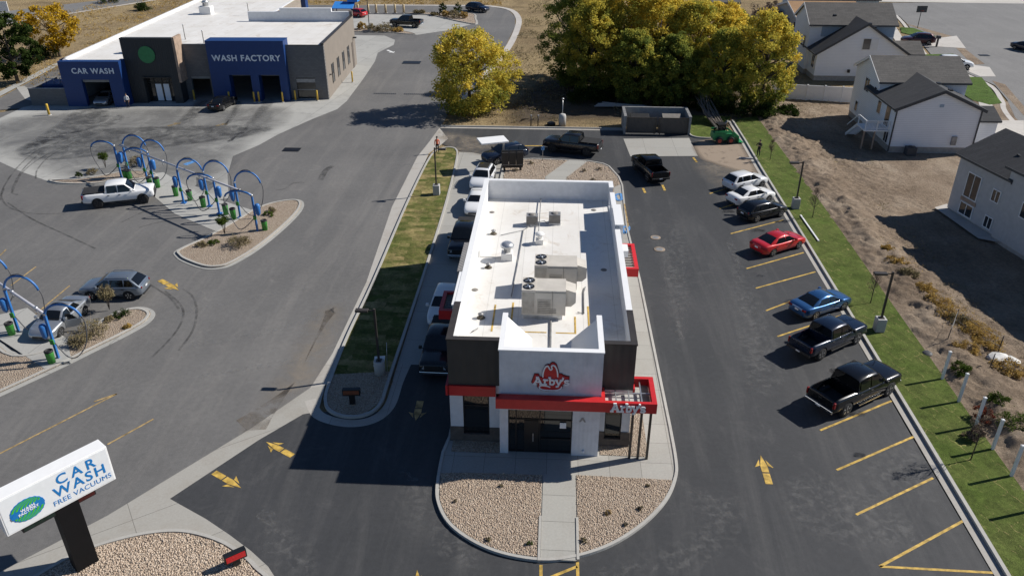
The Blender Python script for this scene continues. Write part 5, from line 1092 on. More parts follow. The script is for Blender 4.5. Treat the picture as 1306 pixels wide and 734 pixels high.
def vehicle(kind, name, label, cat, paint, loc, rz, scale=1.0, rim='rim', trim='black_trim', opts=(), group=None):
    S = SPEC[kind]; t = thing(name, label, cat, (*loc, .016), rz, group); t.scale = (scale, scale, scale*(1.05 if kind == 'pickup' else 1.0))
    me = car_body_mesh(kind).copy(); me.materials.clear(); me.materials.append(M[paint])
    o = bpy.data.objects.new('body', me); COL.objects.link(o); o.parent = t
    x0, x1, x2, x3 = S['cab']; B, T, hb, ht = S['belt'], S['top'], S['hb'], S['ht']; L2 = S['L']/2; st = S['st']
    def part(b, nm, mat, par=t, **kw): return b.build(nm, mat, par, **kw)
    def hy(z): return hb+(ht-hb)*(z-B)/(T-B)
    # screens: three rows following the sloping cabin ends
    def screen(xa, xb, nm, s):
        b = MB(); xm = xa+(xb-xa)*.5; zm = B+(T-B)*(.53 if s < 0 else .52); zt = T-.075; e = .016
        xb2 = xb-.04 if s < 0 else xb+.05
        def row(x, z, k_): return [(x+s*e, -k_, z+.012), (x+s*e*1.4, -k_*.5, z+.024), (x+s*e*1.5, 0, z+.032), (x+s*e*1.4, k_*.5, z+.024), (x+s*e, k_, z+.012)]
        lo = .13; f0 = lo; r = [row(xa+(xm-xa)*f0*2*.9, B+(zm-B)*f0*2*.9, hb-.10), row(xm, zm, hy(zm)-.07), row(xm+(xb2-xm)*.82, zm+(zt-zm)*.82, hy(zt)-.075)]
        vs = [p for q in r for p in q]; fs = []
        for i in range(2):
            for j in range(4): q = (i*5+j, i*5+j+1, i*5+j+6, i*5+j+5); fs.append(q if s > 0 else q[::-1])
        b.add(vs, fs, 0, True); return part(b, nm, 'car_glass')
    screen(x3, x2, 'windshield', 1); screen(x0, x1, 'rear_window', -1)
    # side windows on the flat cabin sides
    z0, z1 = B+.025, T-.115
    def xlim(z, xa, xb):    # inset from the raked ends
        f = (z-B)/(T-.07-B); return x0+(x1-.04-x0)*f+.09, x3+(x2+.05-x3)*f-.07
    for s in (-1, 1):
        for xa, xb in S['sw']:
            lo0, hi0 = xlim(z0, 0, 0); lo1, hi1 = xlim(z1, 0, 0); b = MB()
            pts = [(max(xa, lo0), z0), (min(xb+.22 if xb == S['sw'][-1][1] else xb, hi0), z0), (min(xb, hi1), z1), (max(xa+.02, lo1), z1)]
            v = [(x, s*(hy(z)+.034), z) for x, z in pts]; b.poly(v if s < 0 else v[::-1]); part(b, 'side_window', 'car_glass')
    # wheels
    for wx in S['wx']:
        for s in (-1, 1):
            r = S['wr']; yo = s*(st[4][1]-.02); b = MB(); w = .22
            prof = [(r*.62, 0), (r*.93, 0), (r, .04), (r, w-.04), (r*.93, w), (r*.62, w)]
            b.lathe([(a, yo-s*h if s > 0 else yo+h) for a, h in (prof if s < 0 else prof)], (wx, 0, r), 24, axis='y'); wh = part(b, 'wheel', 'tyre', solid=True)
            b = MB(); b.lathe([(r*.66, yo-s*.012), (r*.60, yo-s*.006), (r*.58, yo-s*.05), (.05, yo-s*.06)], (wx, 0, r), 20, axis='y')
            for a in range(5):
                an = a*1.2566+.3; b.bar((wx, yo-s*.028, r), (wx+r*.6*math.cos(an), yo-s*.022, r+r*.6*math.sin(an)), .05, .07)
            part(b, 'rim', rim, wh)
    f = st[-2]; rr = st[1]; fz = f[4]; w = st[-3][1]
    # lamps, grille, bumpers, plate, mirrors, handles
    for s in (-1, 1):
        b = MB()
        if kind == 'pickup': b.add([(2.945, s*.62, .86), (2.92, s*.90, .86), (2.72, s*.985, .88), (2.93, s*.62, 1.08), (2.90, s*.90, 1.08), (2.68, s*.98, 1.08)], [(0,1,4,3), (1,2,5,4)][:: 1] if s > 0 else [(0,3,4,1), (1,4,5,2)])
        else: b.add([(L2-.035, s*.42, fz-.13), (L2-.13, s*.72, fz-.14), (L2-.42, s*.855, fz-.05), (L2-.06, s*.44, fz-.01), (L2-.16, s*.72, fz+.01), (L2-.50, s*.84, fz+.075)], [(0,1,4,3), (1,2,5,4)] if s > 0 else [(0,3,4,1), (1,4,5,2)])
        part(b, 'headlight', 'lamp_clear')
        b = MB()
        if kind in ('pickup',): b.box(-2.938, -2.80, s*.86 if s > 0 else -.965, .965 if s > 0 else -.86, .88, 1.24)
        elif kind in ('suv', 'hatch'): b.box(-L2-.0, -L2+.24, *(sorted((s*.64, s*(w-.06)))), rr[4]-.17, rr[4]-.04)
        else: b.box(-L2-.005, -L2+.22, *(sorted((s*.46, s*(w-.02)))), rr[3]-.16, rr[3]-.01)
        part(b, 'taillight', 'lamp_red', bevel=.02)
        b = MB(); mx = x3-.28; b.box(mx-.09, mx+.09, *(sorted((s*(hb+.10), s*(hb+.30)))), B+.0, B+.19); b.box(mx-.03, mx+.03, *(sorted((s*(hb-.02), s*(hb+.099)))), B+.0, B+.06); part(b, 'mirror', paint if 'body_mirror' in opts else trim, bevel=.03)
        for xa, xb in S['sw'][-2:]:
            b = MB(); b.box(xa-.02, xa+.16, *(sorted((s*(st[4][1]-.012), s*(st[4][1]+.02)))), B-.18, B-.14); part(b, 'door_handle', trim)
    b = MB()
    if kind == 'pickup': b.box(2.84, 2.95, -.60, .60, .72, 1.1)
    else: b.box(L2-.09, L2+.012, -.42, .42, fz-.24, fz-.11); b.box(L2-.10, L2+.004, -.48, .48, .36, .44)
    part(b, 'grille', 'black_trim', bevel=.015)
    b = MB(); pb = .42 if kind != 'pickup' else .58
    if kind == 'pickup':
        b.box(-3.02, -2.90, -.93, .93, .56, .74); part(b, 'rear_bumper', 'chrome' if 'chrome' in opts else trim, bevel=.03)
        b = MB(); b.box(2.86, 3.0, -.92, .92, .50, .70); part(b, 'front_bumper', 'chrome' if 'chrome' in opts else trim, bevel=.03)
        b = MB(); b.box(-2.955, -2.925, -.80, .80, .80, 1.28); tg = part(b, 'tailgate', paint, bevel=.02); b = MB(); b.box(-2.965, -2.956, -.12, .12, 1.10, 1.18); part(b, 'handle', trim, tg)
        for s in (-1, 1): b = MB(); b.box(-.75, 1.35, *(sorted((s*.86, s*1.02))), .36, .42); part(b, 'running_board', 'chrome' if 'chrome' in opts else trim)
        if 'cover' in opts: b = MB(); b.box(-2.86, -1.04, -.88, .88, 1.352, 1.39); part(b, 'bed_cover', 'bed_liner', bevel=.02)
        else:
            b = MB(); b.box(-2.79, -1.07, -.815, .815, .661, .672); b.box(-2.1, -1.3, -.795, -.6, .673, .90); b.box(-2.1, -1.3, .6, .795, .673, .90); part(b, 'bed_floor', 'bed_liner')
        if 'box' in opts: b = MB(); b.box(-1.4, -.95, -.7, .7, .9, 1.36); part(b, 'tool_box', 'bed_liner', bevel=.03)
    else:
        b.box(-L2-.012, -L2+.1, -.6, .6, .34, .44); part(b, 'rear_bumper', trim, bevel=.02)
        if kind in ('suv', 'hatch') and 'rails' in opts:
            for s in (-1, 1): b = MB(); b.tube([(x1+.1, s*(ht-.05), T-.01), (x1+.25, s*(ht-.04), T+.05), (x2-.25, s*(ht-.04), T+.05), (x2-.1, s*(ht-.05), T-.01)], .018, 6); part(b, 'roof_rail', 'chrome')
    if 'dark_roof' in opts: b = MB(); xs = (x1+.2, x2-.15); b.add([(x, y, T+.042-.02*abs(y)/ht) for x in xs for y in (-ht*.8, 0, ht*.8)], [(0,3,4,1), (1,4,5,2)]); part(b, 'sunroof', 'car_glass')
    b = MB(); pz = (.62 if kind == 'pickup' else rr[3]-.24); xr = (-3.03 if kind == 'pickup' else -L2-.02); b.box(xr, xr+.012, -.16, .16, pz, pz+.09 if kind == 'pickup' else pz+.12); part(b, 'licence_plate', 'plate')
    return t
def by_wheels(rear, front, side, kind, **kw):
    """stand a vehicle on the contact points of its near wheels; side +1 = those are its left wheels"""
    S = SPEC[kind]; dx, dy = front[0]-rear[0], front[1]-rear[1]; L = math.hypot(dx, dy); dx /= L; dy /= L; n = (-dy, dx); rz = math.atan2(dy, dx)
    sc = kw.get('scale', 1.0); hw = S['st'][4][1]*.92*sc; mx = (rear[0]+front[0])/2 - side*n[0]*hw; my = (rear[1]+front[1])/2 - side*n[1]*hw
    off = sum(S['wx'])/2*sc
    return vehicle(kind, loc=(mx-dx*off, my-dy*off), rz=rz, **kw)
PK = 'vehicles parked along the right kerb'
by_wheels((16.54, 36.62), (19.54, 38.66), -1, 'pickup', name='pickup_truck', label='black crew cab pickup with chrome bumper, nearest of the row parked along the right kerb', cat='pickup truck', paint='paint_black', opts=('chrome',), group=PK)
by_wheels((16.80, 42.28), (19.46, 44.19), -1, 'pickup', name='pickup_truck', label='older navy black pickup with sun glint, parked between the blue sedan and nearest pickup', cat='pickup truck', paint='paint_navy', scale=.93, group=PK)
by_wheels((17.80, 47.21), (19.99, 48.56), -1, 'sedan', name='sedan', label='metallic blue sedan parked nose to the right kerb', cat='car', paint='paint_car_blue', scale=.97, opts=('body_mirror',), group=PK)
by_wheels((17.09, 56.73), (19.51, 58.29), -1, 'sedan', name='sedan', label='bright red sedan parked nose to the right kerb', cat='car', paint='paint_car_red', scale=1.0, opts=('body_mirror',), group=PK)
by_wheels((17.18, 63.23), (19.65, 64.64), -1, 'hatch', name='hatchback', label='dark hatchback parked between the red sedan and the white cars', cat='car', paint='paint_dark', group=PK)
by_wheels((16.85, 66.62), (19.45, 68.1), -1, 'sedan', name='sedan', label='white sedan parked between the dark hatchback and the white crossover', cat='car', paint='paint_car_white', scale=.98, opts=('body_mirror',), group=PK)
by_wheels((17.1, 70.1), (19.55, 71.55), -1, 'suv', name='crossover', label='white crossover, farthest of the row parked along the right kerb', cat='car', paint='paint_pearl', scale=.95, opts=('body_mirror',), group=PK)
by_wheels((8.9, 72.3), (7.85, 76.0), 1, 'pickup', name='pickup_truck', label='black pickup driving round the rear corner of the lot with an open bed', cat='pickup truck', paint='paint_black', scale=.96)
by_wheels((3.25, 79.4), (-.35, 80.55), 1, 'pickup', name='pickup_truck', label='lifted charcoal pickup with covered bed queueing behind the restaurant', cat='pickup truck', paint='paint_dark', scale=1.02, rim='rim_dark', opts=('cover',))
by_wheels((-3.5, 77.85), (-5.85, 76.3), 1, 'suv', name='suv', label='dark SUV turning past the menu board into the drive-thru', cat='suv', paint='paint_navy', scale=1.03)
LQ = 'vehicles queueing in the drive-thru'
vehicle('suv', 'suv', 'white SUV with dark sunroof, last in the straight drive-thru queue', 'suv', 'paint_pearl', (-6.75, 70.9), R(-97), 1.0, opts=('body_mirror', 'dark_roof', 'rails'), group=LQ)
vehicle('sedan', 'sedan', 'plain white sedan in the drive-thru queue behind a black pickup', 'car', 'paint_car_white', (-6.75, 65.2), R(-93), 1.0, opts=('body_mirror',), group=LQ)
vehicle('pickup', 'pickup_truck', 'black pickup in the drive-thru queue in front of the white sedan', 'pickup truck', 'paint_black', (-6.95, 57.1), R(-92), .98, opts=('cover', 'chrome'), group=LQ)
vehicle('suv', 'suv', 'white SUV in building shade stopped at the drive-thru window', 'suv', 'paint_car_white', (-7.2, 46.6), R(-92), .98, opts=('body_mirror',), group=LQ)
vehicle('pickup', 'pickup_truck', 'dark pickup with chrome grille leaving the drive-thru in deep shade', 'pickup truck', 'paint_dark', (-6.75, 41.4), R(-91), .94, opts=('chrome', 'cover'), group=LQ)
by_wheels((-40.19, 63.11), (-36.64, 64.46), -1, 'pickup', name='pickup_truck', label='white crew cab pickup with black bed cover at the vacuum row', cat='pickup truck', paint='paint_car_white', rim='rim_dark', opts=('cover', 'body_mirror'))
vehicle('suv', 'suv', 'grey blue crossover driving round the near vacuum island', 'suv', 'paint_slate', (-30.9, 47.95), R(184), .97, opts=('body_mirror', 'rails'))
sv = vehicle('sedan', 'sedan', 'silver sedan with its front door open at the near vacuums', 'car', 'paint_silver', (-32.45, 43.7), R(-92), 1.0, opts=('body_mirror',))
b = MB(); b.box(-.5, .5, -.03, .03, .34, .92); b.add([(-.42,-.03,.92),(.30,-.03,.92),(-.1,-.03,1.36),(-.36,-.03,1.36),(-.42,.03,.92),(.30,.03,.92),(-.1,.03,1.36),(-.36,.03,1.36)], [(0,1,2,3),(7,6,5,4),(0,4,5,1),(1,5,6,2),(2,6,7,3),(3,7,4,0)], 1)
b.xform(Matrix.Translation((.62, 1.32, 0)) @ Matrix.Rotation(R(118), 4, 'Z')); d = b.build('open_door', ['paint_silver', 'car_glass'], sv, bevel=.02); d['label'] = 'open front door of the silver sedan'
b = MB(); b.poly([(-.02, .925, .38), (.88, .925, .38), (.88, .925, .90), (-.02, .925, .90)]); b.build('door_opening', 'black_trim', sv)
by_wheels((-40.57, 93.53), (-40.06, 96.83), -1, 'sedan', name='sedan', label='black sedan entering a wash bay under the blue portal', cat='car', paint='paint_black')
vehicle('sedan', 'sedan', 'pale silver car emerging from the dark wash tunnel', 'car', 'paint_silver', tuple((wl @ Vector((-27.6, -1.6, 0)))[:2]), WR+R(-90), 1.0)
by_wheels((-25.94, 147.6), (-29.7, 148.3), 1, 'pickup', name='pickup_truck', label='black pickup leaving the rear apron far behind the wash', cat='pickup truck', paint='paint_black', opts=('chrome',))
by_wheels((-17.9, 165.3), (-15.3, 163.8), -1, 'suv', name='suv', label='dark blue SUV on the far bend of the road', cat='suv', paint='paint_navy', scale=1.05)
vehicle('hatch', 'hatchback', 'red car half hidden behind the rear parapet of the wash', 'car', 'paint_car_red', (-39.0, 158.6), R(150), 1.0)
vehicle('suv', 'suv', 'dark maroon SUV parked on the far driveway', 'suv', 'paint_maroon', (59.30, 138.55), R(175), 1.1)
vehicle('suv', 'suv', 'white SUV parked on the driveway behind the nearer white house', 'suv', 'paint_car_white', (57.94, 121.52), R(-8), 1.1)
vehicle('sedan', 'sedan', 'navy car at the right edge of the cul-de-sac', 'car', 'paint_navy', (74.53, 134.15), R(-65), 1.0)

# ================================================================== trees and shrubs
def leaf_mat(name, stops, trans=.35):
    m, nt, p = new_mat(name); k = NT(nt); a = k.n('ShaderNodeAttribute', attribute_name='tint')
    c = k.ramp(a.outputs['Fac'], *stops); out = [n for n in nt.nodes if n.type == 'OUTPUT_MATERIAL'][0]
    nt.nodes.remove(p); d = k.n('ShaderNodeBsdfDiffuse'); t = k.n('ShaderNodeBsdfTranslucent'); mx = k.n('ShaderNodeMixShader'); mx.inputs[0].default_value = trans
    k.l(c, d.inputs[0]); k.l(c, t.inputs[0]); k.l(d.outputs[0], mx.inputs[1]); k.l(t.outputs[0], mx.inputs[2]); k.l(mx.outputs[0], out.inputs[0])
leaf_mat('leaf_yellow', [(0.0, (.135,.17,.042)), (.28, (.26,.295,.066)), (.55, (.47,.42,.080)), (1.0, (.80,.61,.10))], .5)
leaf_mat('leaf_gold', [(0.0, (.22,.15,.02)), (.5, (.46,.29,.022)), (1.0, (.60,.40,.04))])
leaf_mat('leaf_dark', [(0.0, (.018,.032,.010)), (.6, (.038,.060,.016)), (1.0, (.07,.095,.022))])
leaf_mat('leaf_dry', [(0.0, (.12,.10,.06)), (.5, (.22,.18,.10)), (1.0, (.32,.27,.15))], .2)
leaf_mat('leaf_straw', [(0.0, (.22,.15,.055)), (.5, (.42,.28,.085)), (1.0, (.56,.40,.14))], .3)
leaf_mat('leaf_green', [(0.0, (.035,.06,.012)), (.5, (.075,.115,.022)), (1.0, (.13,.17,.04))])
leaf_mat('leaf_red', [(0.0, (.10,.025,.018)), (1.0, (.24,.07,.04))])
leaf_mat('leaf_twig', [(0.0, (.09,.065,.05)), (1.0, (.20,.15,.115))], .1)
simple('bark', (.085,.065,.05), .9, var=.3, vscale=6); simple('bark_pale', (.20,.17,.14), .9, var=.25, vscale=6)

def leaf_mesh(name, C, tint, size, mat, rng, spread, per, up=.3, aspect=.7):
    """per leaves round each clump centre, random small quads"""
    n = len(C)*per; Cn = np.repeat(C, per, 0); sp = np.repeat(spread, per)[:, None] if not np.isscalar(spread) else spread
    d = rng.normal(0, 1, (n, 3)); d /= np.linalg.norm(d, axis=1)[:, None]; pos = Cn + d*(rng.uniform(0, 1, (n, 1))**.5)*sp*np.array([1, 1, .8])
    nrm = rng.normal(0, 1, (n, 3)); nrm[:, 2] = np.abs(nrm[:, 2])+up; nrm /= np.linalg.norm(nrm, axis=1)[:, None]
    a = np.cross(nrm, rng.normal(0, 1, (n, 3))); a /= np.linalg.norm(a, axis=1)[:, None]; c = np.cross(nrm, a)
    s = rng.uniform(.6, 1.25, (n, 1))*size
    v = np.stack([pos-a*s, pos-c*s*aspect, pos+a*s, pos+c*s*aspect], 1).reshape(-1, 3)
    t = np.clip(np.repeat(tint, per)+rng.normal(0, .10, n), 0, 1)
    me = bpy.data.meshes.new(name); me.vertices.add(4*n); me.vertices.foreach_set('co', v.ravel()); me.loops.add(4*n); me.loops.foreach_set('vertex_index', np.arange(4*n))
    me.polygons.add(n); me.polygons.foreach_set('loop_start', np.arange(0, 4*n, 4)); at = me.attributes.new('tint', 'FLOAT', 'POINT'); at.data.foreach_set('value', np.repeat(t, 4).astype(np.float32))
    me.materials.append(M[mat]); me.update(); me.validate(); return me
def tree(name, label, x, y, h, r, leaf, bark='bark', seed=0, clumps=95, per=90, size=.17, base=.28, tint=(.25, .85), group=None, z=0.0, lean=(0, 0), squash=1.0, low=.55):
    rng = np.random.default_rng(seed); rnd = random.Random(seed); t = thing(name, label, 'tree', (x, y, z), group=group)
    zc = h*(base+1)/2; rz_ = h*(1-base)/2
    b = MB(); r0 = .035*h*.6+.06; top = (lean[0]*.6, lean[1]*.6, h*.62)
    trunk = [(0, 0, -.15), (lean[0]*.15, lean[1]*.15, h*.16), (lean[0]*.3+rnd.uniform(-.15,.15), lean[1]*.3, h*.36), top]
    b.tube(smooth_path(trunk, False, 3), [r0*1.25]+[r0*(1-.075*i) for i in range(9)], 8)
    tips = []
    for i in range(11):
        f = rnd.uniform(.22, .9); p0 = Vector(trunk[1]).lerp(Vector(top), f); an = i*2.4+rnd.uniform(-.3,.3); ln = r*rnd.uniform(.5, .85)
        p2 = Vector((p0.x+math.cos(an)*ln, p0.y+math.sin(an)*ln*squash, min(h*.92, p0.z+h*rnd.uniform(.16, .34)))); p1 = p0.lerp(p2, .5)+Vector((0,0,-.05*h+.1)); b.tube([p0, p1, p2], [r0*.42, r0*.28, r0*.10], 6); tips.append(p2)
    b.build('trunk', bark, t)
    # clumps: lobed shell plus some interior, gaps left between
    C = []; tries = 0
    lobes = [(rnd.uniform(0, 6.28), rnd.uniform(-.5, .9), rnd.uniform(.75, 1.08)) for _ in range(9)]
    while len(C) < clumps and tries < 6000:
        tries += 1; hf = rng.uniform(0, 1)**.9; an = rng.uniform(-3.1416, 3.1416); q = rng.uniform(.25, 1.0)**.5*(1 if rng.uniform() > .14 else 1.14)
        k = max(.70, *[lr*(1-.55*min(1, math.hypot(math.atan2(math.sin(an-la), math.cos(an-la))*.8, (hf*2-1-lz)*1.1))) + .22 for la, lz, lr in lobes])
        prof = min(1.0, low+1.5*hf) * max(.12, 1-max(0, (hf-.42)/.58)**2.2)**.5
        p = np.array([math.cos(an)*r*q*k*prof, math.sin(an)*r*q*k*prof*squash, h*base + hf*h*(1-base)*(.86+.14*k)]) + np.array([lean[0], lean[1], 0])
        if p[2] < h*base*.8: continue
        C.append(p)
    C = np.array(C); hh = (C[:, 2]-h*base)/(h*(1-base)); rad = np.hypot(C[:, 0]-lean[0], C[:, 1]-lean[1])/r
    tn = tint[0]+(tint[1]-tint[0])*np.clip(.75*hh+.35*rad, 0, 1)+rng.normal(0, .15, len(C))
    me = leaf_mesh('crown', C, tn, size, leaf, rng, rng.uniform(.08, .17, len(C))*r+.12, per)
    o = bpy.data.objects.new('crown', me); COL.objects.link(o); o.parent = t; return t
def shrub(name, label, x, y, h, r, leaf, seed=0, n=26, per=40, size=.055, z=.11, group=None, cat='shrub', spiky=False):
    crown = name == 'small_tree'
    if crown: n = 60; per = 26
    rng = np.random.default_rng(seed); rnd = random.Random(seed); t = thing(name, label, cat, (x, y, z), group=group)
    C = []; b = MB()
    for i in range(n):
        d = rng.normal(0, 1, 3); d[2] = abs(d[2]); d /= np.linalg.norm(d); q = rng.uniform(.3, 1)**.5; C.append((d[0]*r*q, d[1]*r*q, h*.12+d[2]*h*.82*q) if not crown else (d[0]*r*q*.9, d[1]*r*q*.9, h*.66+rng.uniform(-1, 1)*h*.30*(1.15-q*.8)))
    for i in range(9 if not spiky else 26):
        an = rnd.uniform(0, 6.28); e = rnd.uniform(.3, .95); b.tube([(0, 0, -.03), (math.cos(an)*r*.4*e, math.sin(an)*r*.4*e, h*.45), (math.cos(an)*r*e, math.sin(an)*r*e, h*rnd.uniform(.6, 1))], [.016, .011, .005], 4)
    b.build('stem', 'bark_pale' if spiky else 'bark', t)
    C = np.array(C); me = leaf_mesh('foliage', C, rng.uniform(.15, .85, len(C)), size, leaf, rng, r*(.28 if not crown else .3), per, .1, .45)
    o = bpy.data.objects.new('foliage', me); COL.objects.link(o); o.parent = t; return t

GY = 'trees behind the bin enclosure'
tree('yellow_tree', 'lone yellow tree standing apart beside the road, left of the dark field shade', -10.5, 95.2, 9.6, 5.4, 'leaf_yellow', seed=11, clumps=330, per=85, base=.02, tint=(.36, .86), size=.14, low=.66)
cl = [ # x y h r tint label
 (2.0, 108, 14.2, 4.2, (.0, .30), 'leaf_yellow', 'dark green tree at the left end of the tree group'),
 (4.6, 104.0, 11.8, 4.3, (.05, .74), 'leaf_yellow', 'yellow topped tree next to the dark green end tree'),
 (8.4, 105.8, 13.6, 4.7, (.12, .98), 'leaf_yellow', 'tall golden tree above the left half of the bin enclosure'),
 (9.6, 100.4, 8.8, 3.6, (.0, .42), 'leaf_yellow', 'low green tree directly behind the bin enclosure'),
 (12.6, 105.2, 13.2, 4.5, (.12, .96), 'leaf_yellow', 'tallest golden tree in the middle of the tree group'),
 (14.2, 99.6, 8.6, 3.3, (.0, .36), 'leaf_yellow', 'dark low tree behind the right end of the bin enclosure'),
 (16.8, 103.6, 12.0, 4.2, (.05, .78), 'leaf_yellow', 'half turned tree right of the tallest golden tree'),
 (20.2, 98.6, 9.6, 3.7, (.05, .62), 'leaf_yellow', 'green and yellow tree above the green loader'),
 (24.8, 97.2, 11.6, 4.1, (.08, .88), 'leaf_yellow', 'bright edged yellow tree at the right end of the tree group, before the white fence'),
 (20.6, 106, 11.0, 3.9, (.15, .95), 'leaf_yellow', 'golden tree standing back behind the right end of the group'),
 (5.5, 113, 13.0, 4.2, (.02, .5), 'leaf_yellow', 'green tree in the back row behind the left golden tree'),
 (14.0, 113, 13.2, 4.4, (.2, .95), 'leaf_yellow', 'golden tree in the back row, its top cut by the photo edge'),
 (25.0, 119, 8.0, 3.2, (.0, .2), 'leaf_yellow', 'small dark green tree in front of the far white fence')]
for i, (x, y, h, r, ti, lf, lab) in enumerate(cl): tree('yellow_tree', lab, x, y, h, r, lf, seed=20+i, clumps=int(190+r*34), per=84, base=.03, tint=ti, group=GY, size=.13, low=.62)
tree('evergreen', 'dark green tree at the left edge of the photo', -73.6, 105.2, 9.2, 3.9, 'leaf_dark', seed=50, clumps=120, per=90, base=.12, tint=(.2, .8), size=.17)
tree('golden_tree', 'golden yellow tree behind the blue tunnel portal', -77.2, 121.8, 7.4, 4.6, 'leaf_gold', seed=51, clumps=90, per=70, base=.22, tint=(.2, .8), size=.17)
tree('bare_tree', 'leafless brown tree beside the cream house', 32.6, 133, 7.5, 3.6, 'leaf_twig', seed=52, clumps=60, per=60, base=.25, tint=(.1, .9), size=.11)
def bare_sapling(x, y, h, label, seed, leaf=None):
    rnd = random.Random(seed); t = thing('sapling', label, 'tree', (x, y, .1), group='young trees on the turf strip'); b = MB(); b.tube([(0,0,-.1),(.02,0,h*.4),(-.02,.02,h)], [.035,.025,.008], 6)
    tw = []
    for i in range(34):
        f = rnd.uniform(.28, .97); an = rnd.uniform(0, 6.28); l = h*.30*(1.15-f)+.12; p0 = Vector((0,0,h*f)); p1 = p0+Vector((math.cos(an)*l*.6, math.sin(an)*l*.6, l*.9)); b.tube([p0, p0.lerp(p1,.5)+Vector((0,0,-.03)), p1], [.012,.009,.004], 4); tw.append(p1); tw.append(p0.lerp(p1,.6))
    b.build('trunk', 'bark', t); rng = np.random.default_rng(seed)
    me = leaf_mesh('twigs', np.array([tuple(q) for q in tw]), rng.uniform(0, 1, len(tw)), .035, leaf or 'leaf_twig', rng, .16, 14, .0, .4); o = bpy.data.objects.new('crown', me); COL.objects.link(o); o.parent = t
q = (21.83, 33.16); bare_sapling(q[0], q[1], 3.4, 'bare sapling with brown twigs casting a shadow on the empty stall', 60)
q = (22.21, 49.58); bare_sapling(q[0], q[1], 2.3, 'bare sapling on the turf behind the blue sedan', 61)
q = (22.27, 64.51); bare_sapling(q[0], q[1], 2.5, 'reddish bare sapling on the turf behind the red sedan', 62)
q = (21.96, 79.16); bare_sapling(q[0], q[1], 2.0, 'thin sapling behind the person in black', 63)
# island and verge planting
for (u, lab, nm, leaf, h, r, sd) in (
    ((-26.93, 58.25), 'olive young tree on the near nose of the vacuum island', 'small_tree', 'leaf_green', 1.9, .55, 70), ((-25.02, 56.26), 'brown dry grass clump on the near nose of the vacuum island', 'grass_clump', 'leaf_dry', .9, .95, 71),
    ((-27.14, 56.44), 'low green shrub on the near nose of the vacuum island', 'shrub', 'leaf_green', .4, .45, 72), ((-27.91, 55.96), 'small dark shrub near the kerb of the vacuum island', 'shrub', 'leaf_dry', .35, .5, 73),
    ((-44.70, 73.13), 'young green tree at the far tip of the vacuum island', 'small_tree', 'leaf_green', 1.8, .5, 74), ((-41.90, 73.98), 'tan dry grass clump between the far vacuum posts', 'grass_clump', 'leaf_dry', 1.0, .8, 75),
    ((-46.07, 70.63), 'small shrub on the gravel tip behind the white pickup', 'shrub', 'leaf_dark', .45, .4, 76), ((-45.23, 71.55), 'dark low shrub on the gravel tip behind the white pickup', 'shrub', 'leaf_dry', .4, .6, 77),
    ((-24.58, 62.28), 'flat green shrub by the last vacuum post', 'shrub', 'leaf_green', .35, .5, 78), ((-24.65, 63.13), 'tiny dry shrub near the tip of the vacuum island', 'shrub', 'leaf_dry', .4, .4, 79),
    ((-30.25, 45.72), 'olive young tree on the near vacuum island beside the grey crossover', 'small_tree', 'leaf_dry', 2.0, .6, 80), ((-28.98, 44.94), 'dark green low shrub on the near vacuum island', 'shrub', 'leaf_dark', .4, .6, 81),
    ((-29.80, 42.49), 'large dry grey grass clump beside the silver sedan', 'grass_clump', 'leaf_dry', 1.0, 1.1, 82), ((-29.81, 41.35), 'brown dry grass clump at the kerb of the near vacuum island', 'grass_clump', 'leaf_dry', .8, .8, 83),
    ((-29.52, 44.29), 'small dry shrub in the gravel of the near vacuum island', 'shrub', 'leaf_dry', .35, .35, 84), ((-27.87, 43.48), 'tiny yellow shrub near the tip of the near vacuum island', 'shrub', 'leaf_straw', .25, .3, 85)):
    shrub(nm, lab, u[0], u[1], h, r, leaf, sd, n=34 if h > .6 else 20, per=42, spiky=nm == 'grass_clump', group='planting on the vacuum islands', size=.06 if h > .6 else .05)
for i, (u, v, h, leaf, lab) in enumerate(((776,655,.35,'leaf_straw','bright yellow tuft in the right front gravel bed'), (817,649,.3,'leaf_dry','brown tuft near the right kerb of the front gravel bed'), (798,669,.25,'leaf_dry','small tuft in the middle right of the front gravel bed'), (745,690,.35,'leaf_dry','grey tuft beside the front path near the lot'),
    (826,620,.22,'leaf_dry','tiny tuft in the far right corner of the front gravel bed'), (675,694,.3,'leaf_green','green tuft in the left front gravel bed by the path'),
    (639,620,.25,'leaf_dry','dark tuft at the shaded edge of the left front gravel bed'), (623,688,.25,'leaf_dry','brown tuft near the kerb of the left front gravel bed'), (580,640,.22,'leaf_dry','tiny tuft near the left kerb of the front gravel bed'))):
    q = ((2.98, 28.23),(4.53, 28.62),(3.75, 27.57),(1.79, 26.44),(5.01, 30.21),(-0.69, 26.12),(-2.22, 29.80),(-2.55, 26.29),(-4.37, 28.60))[i]
    shrub('grass_tuft', lab, q[0], q[1], h*.6, h*.5, leaf, 100+i, n=10, per=26, size=.04, z=.13, group='tufts in the front gravel beds', spiky=True)
for i, (x, y, lab) in enumerate(((-3.9, 74.4, 'left'), (-2.4, 76.6, 'front left'), (2.9, 74.6, 'middle right'), (4.4, 75.2, 'right'), (3.7, 72.2, 'near right'))): shrub('grass_tuft', 'small brown tuft in the gravel behind the restaurant, ' + lab + ' one', x, y, .3, .28, 'leaf_dry', 130+i, n=9, per=24, size=.04, z=.13, group='tufts in the rear gravel bed', spiky=True)
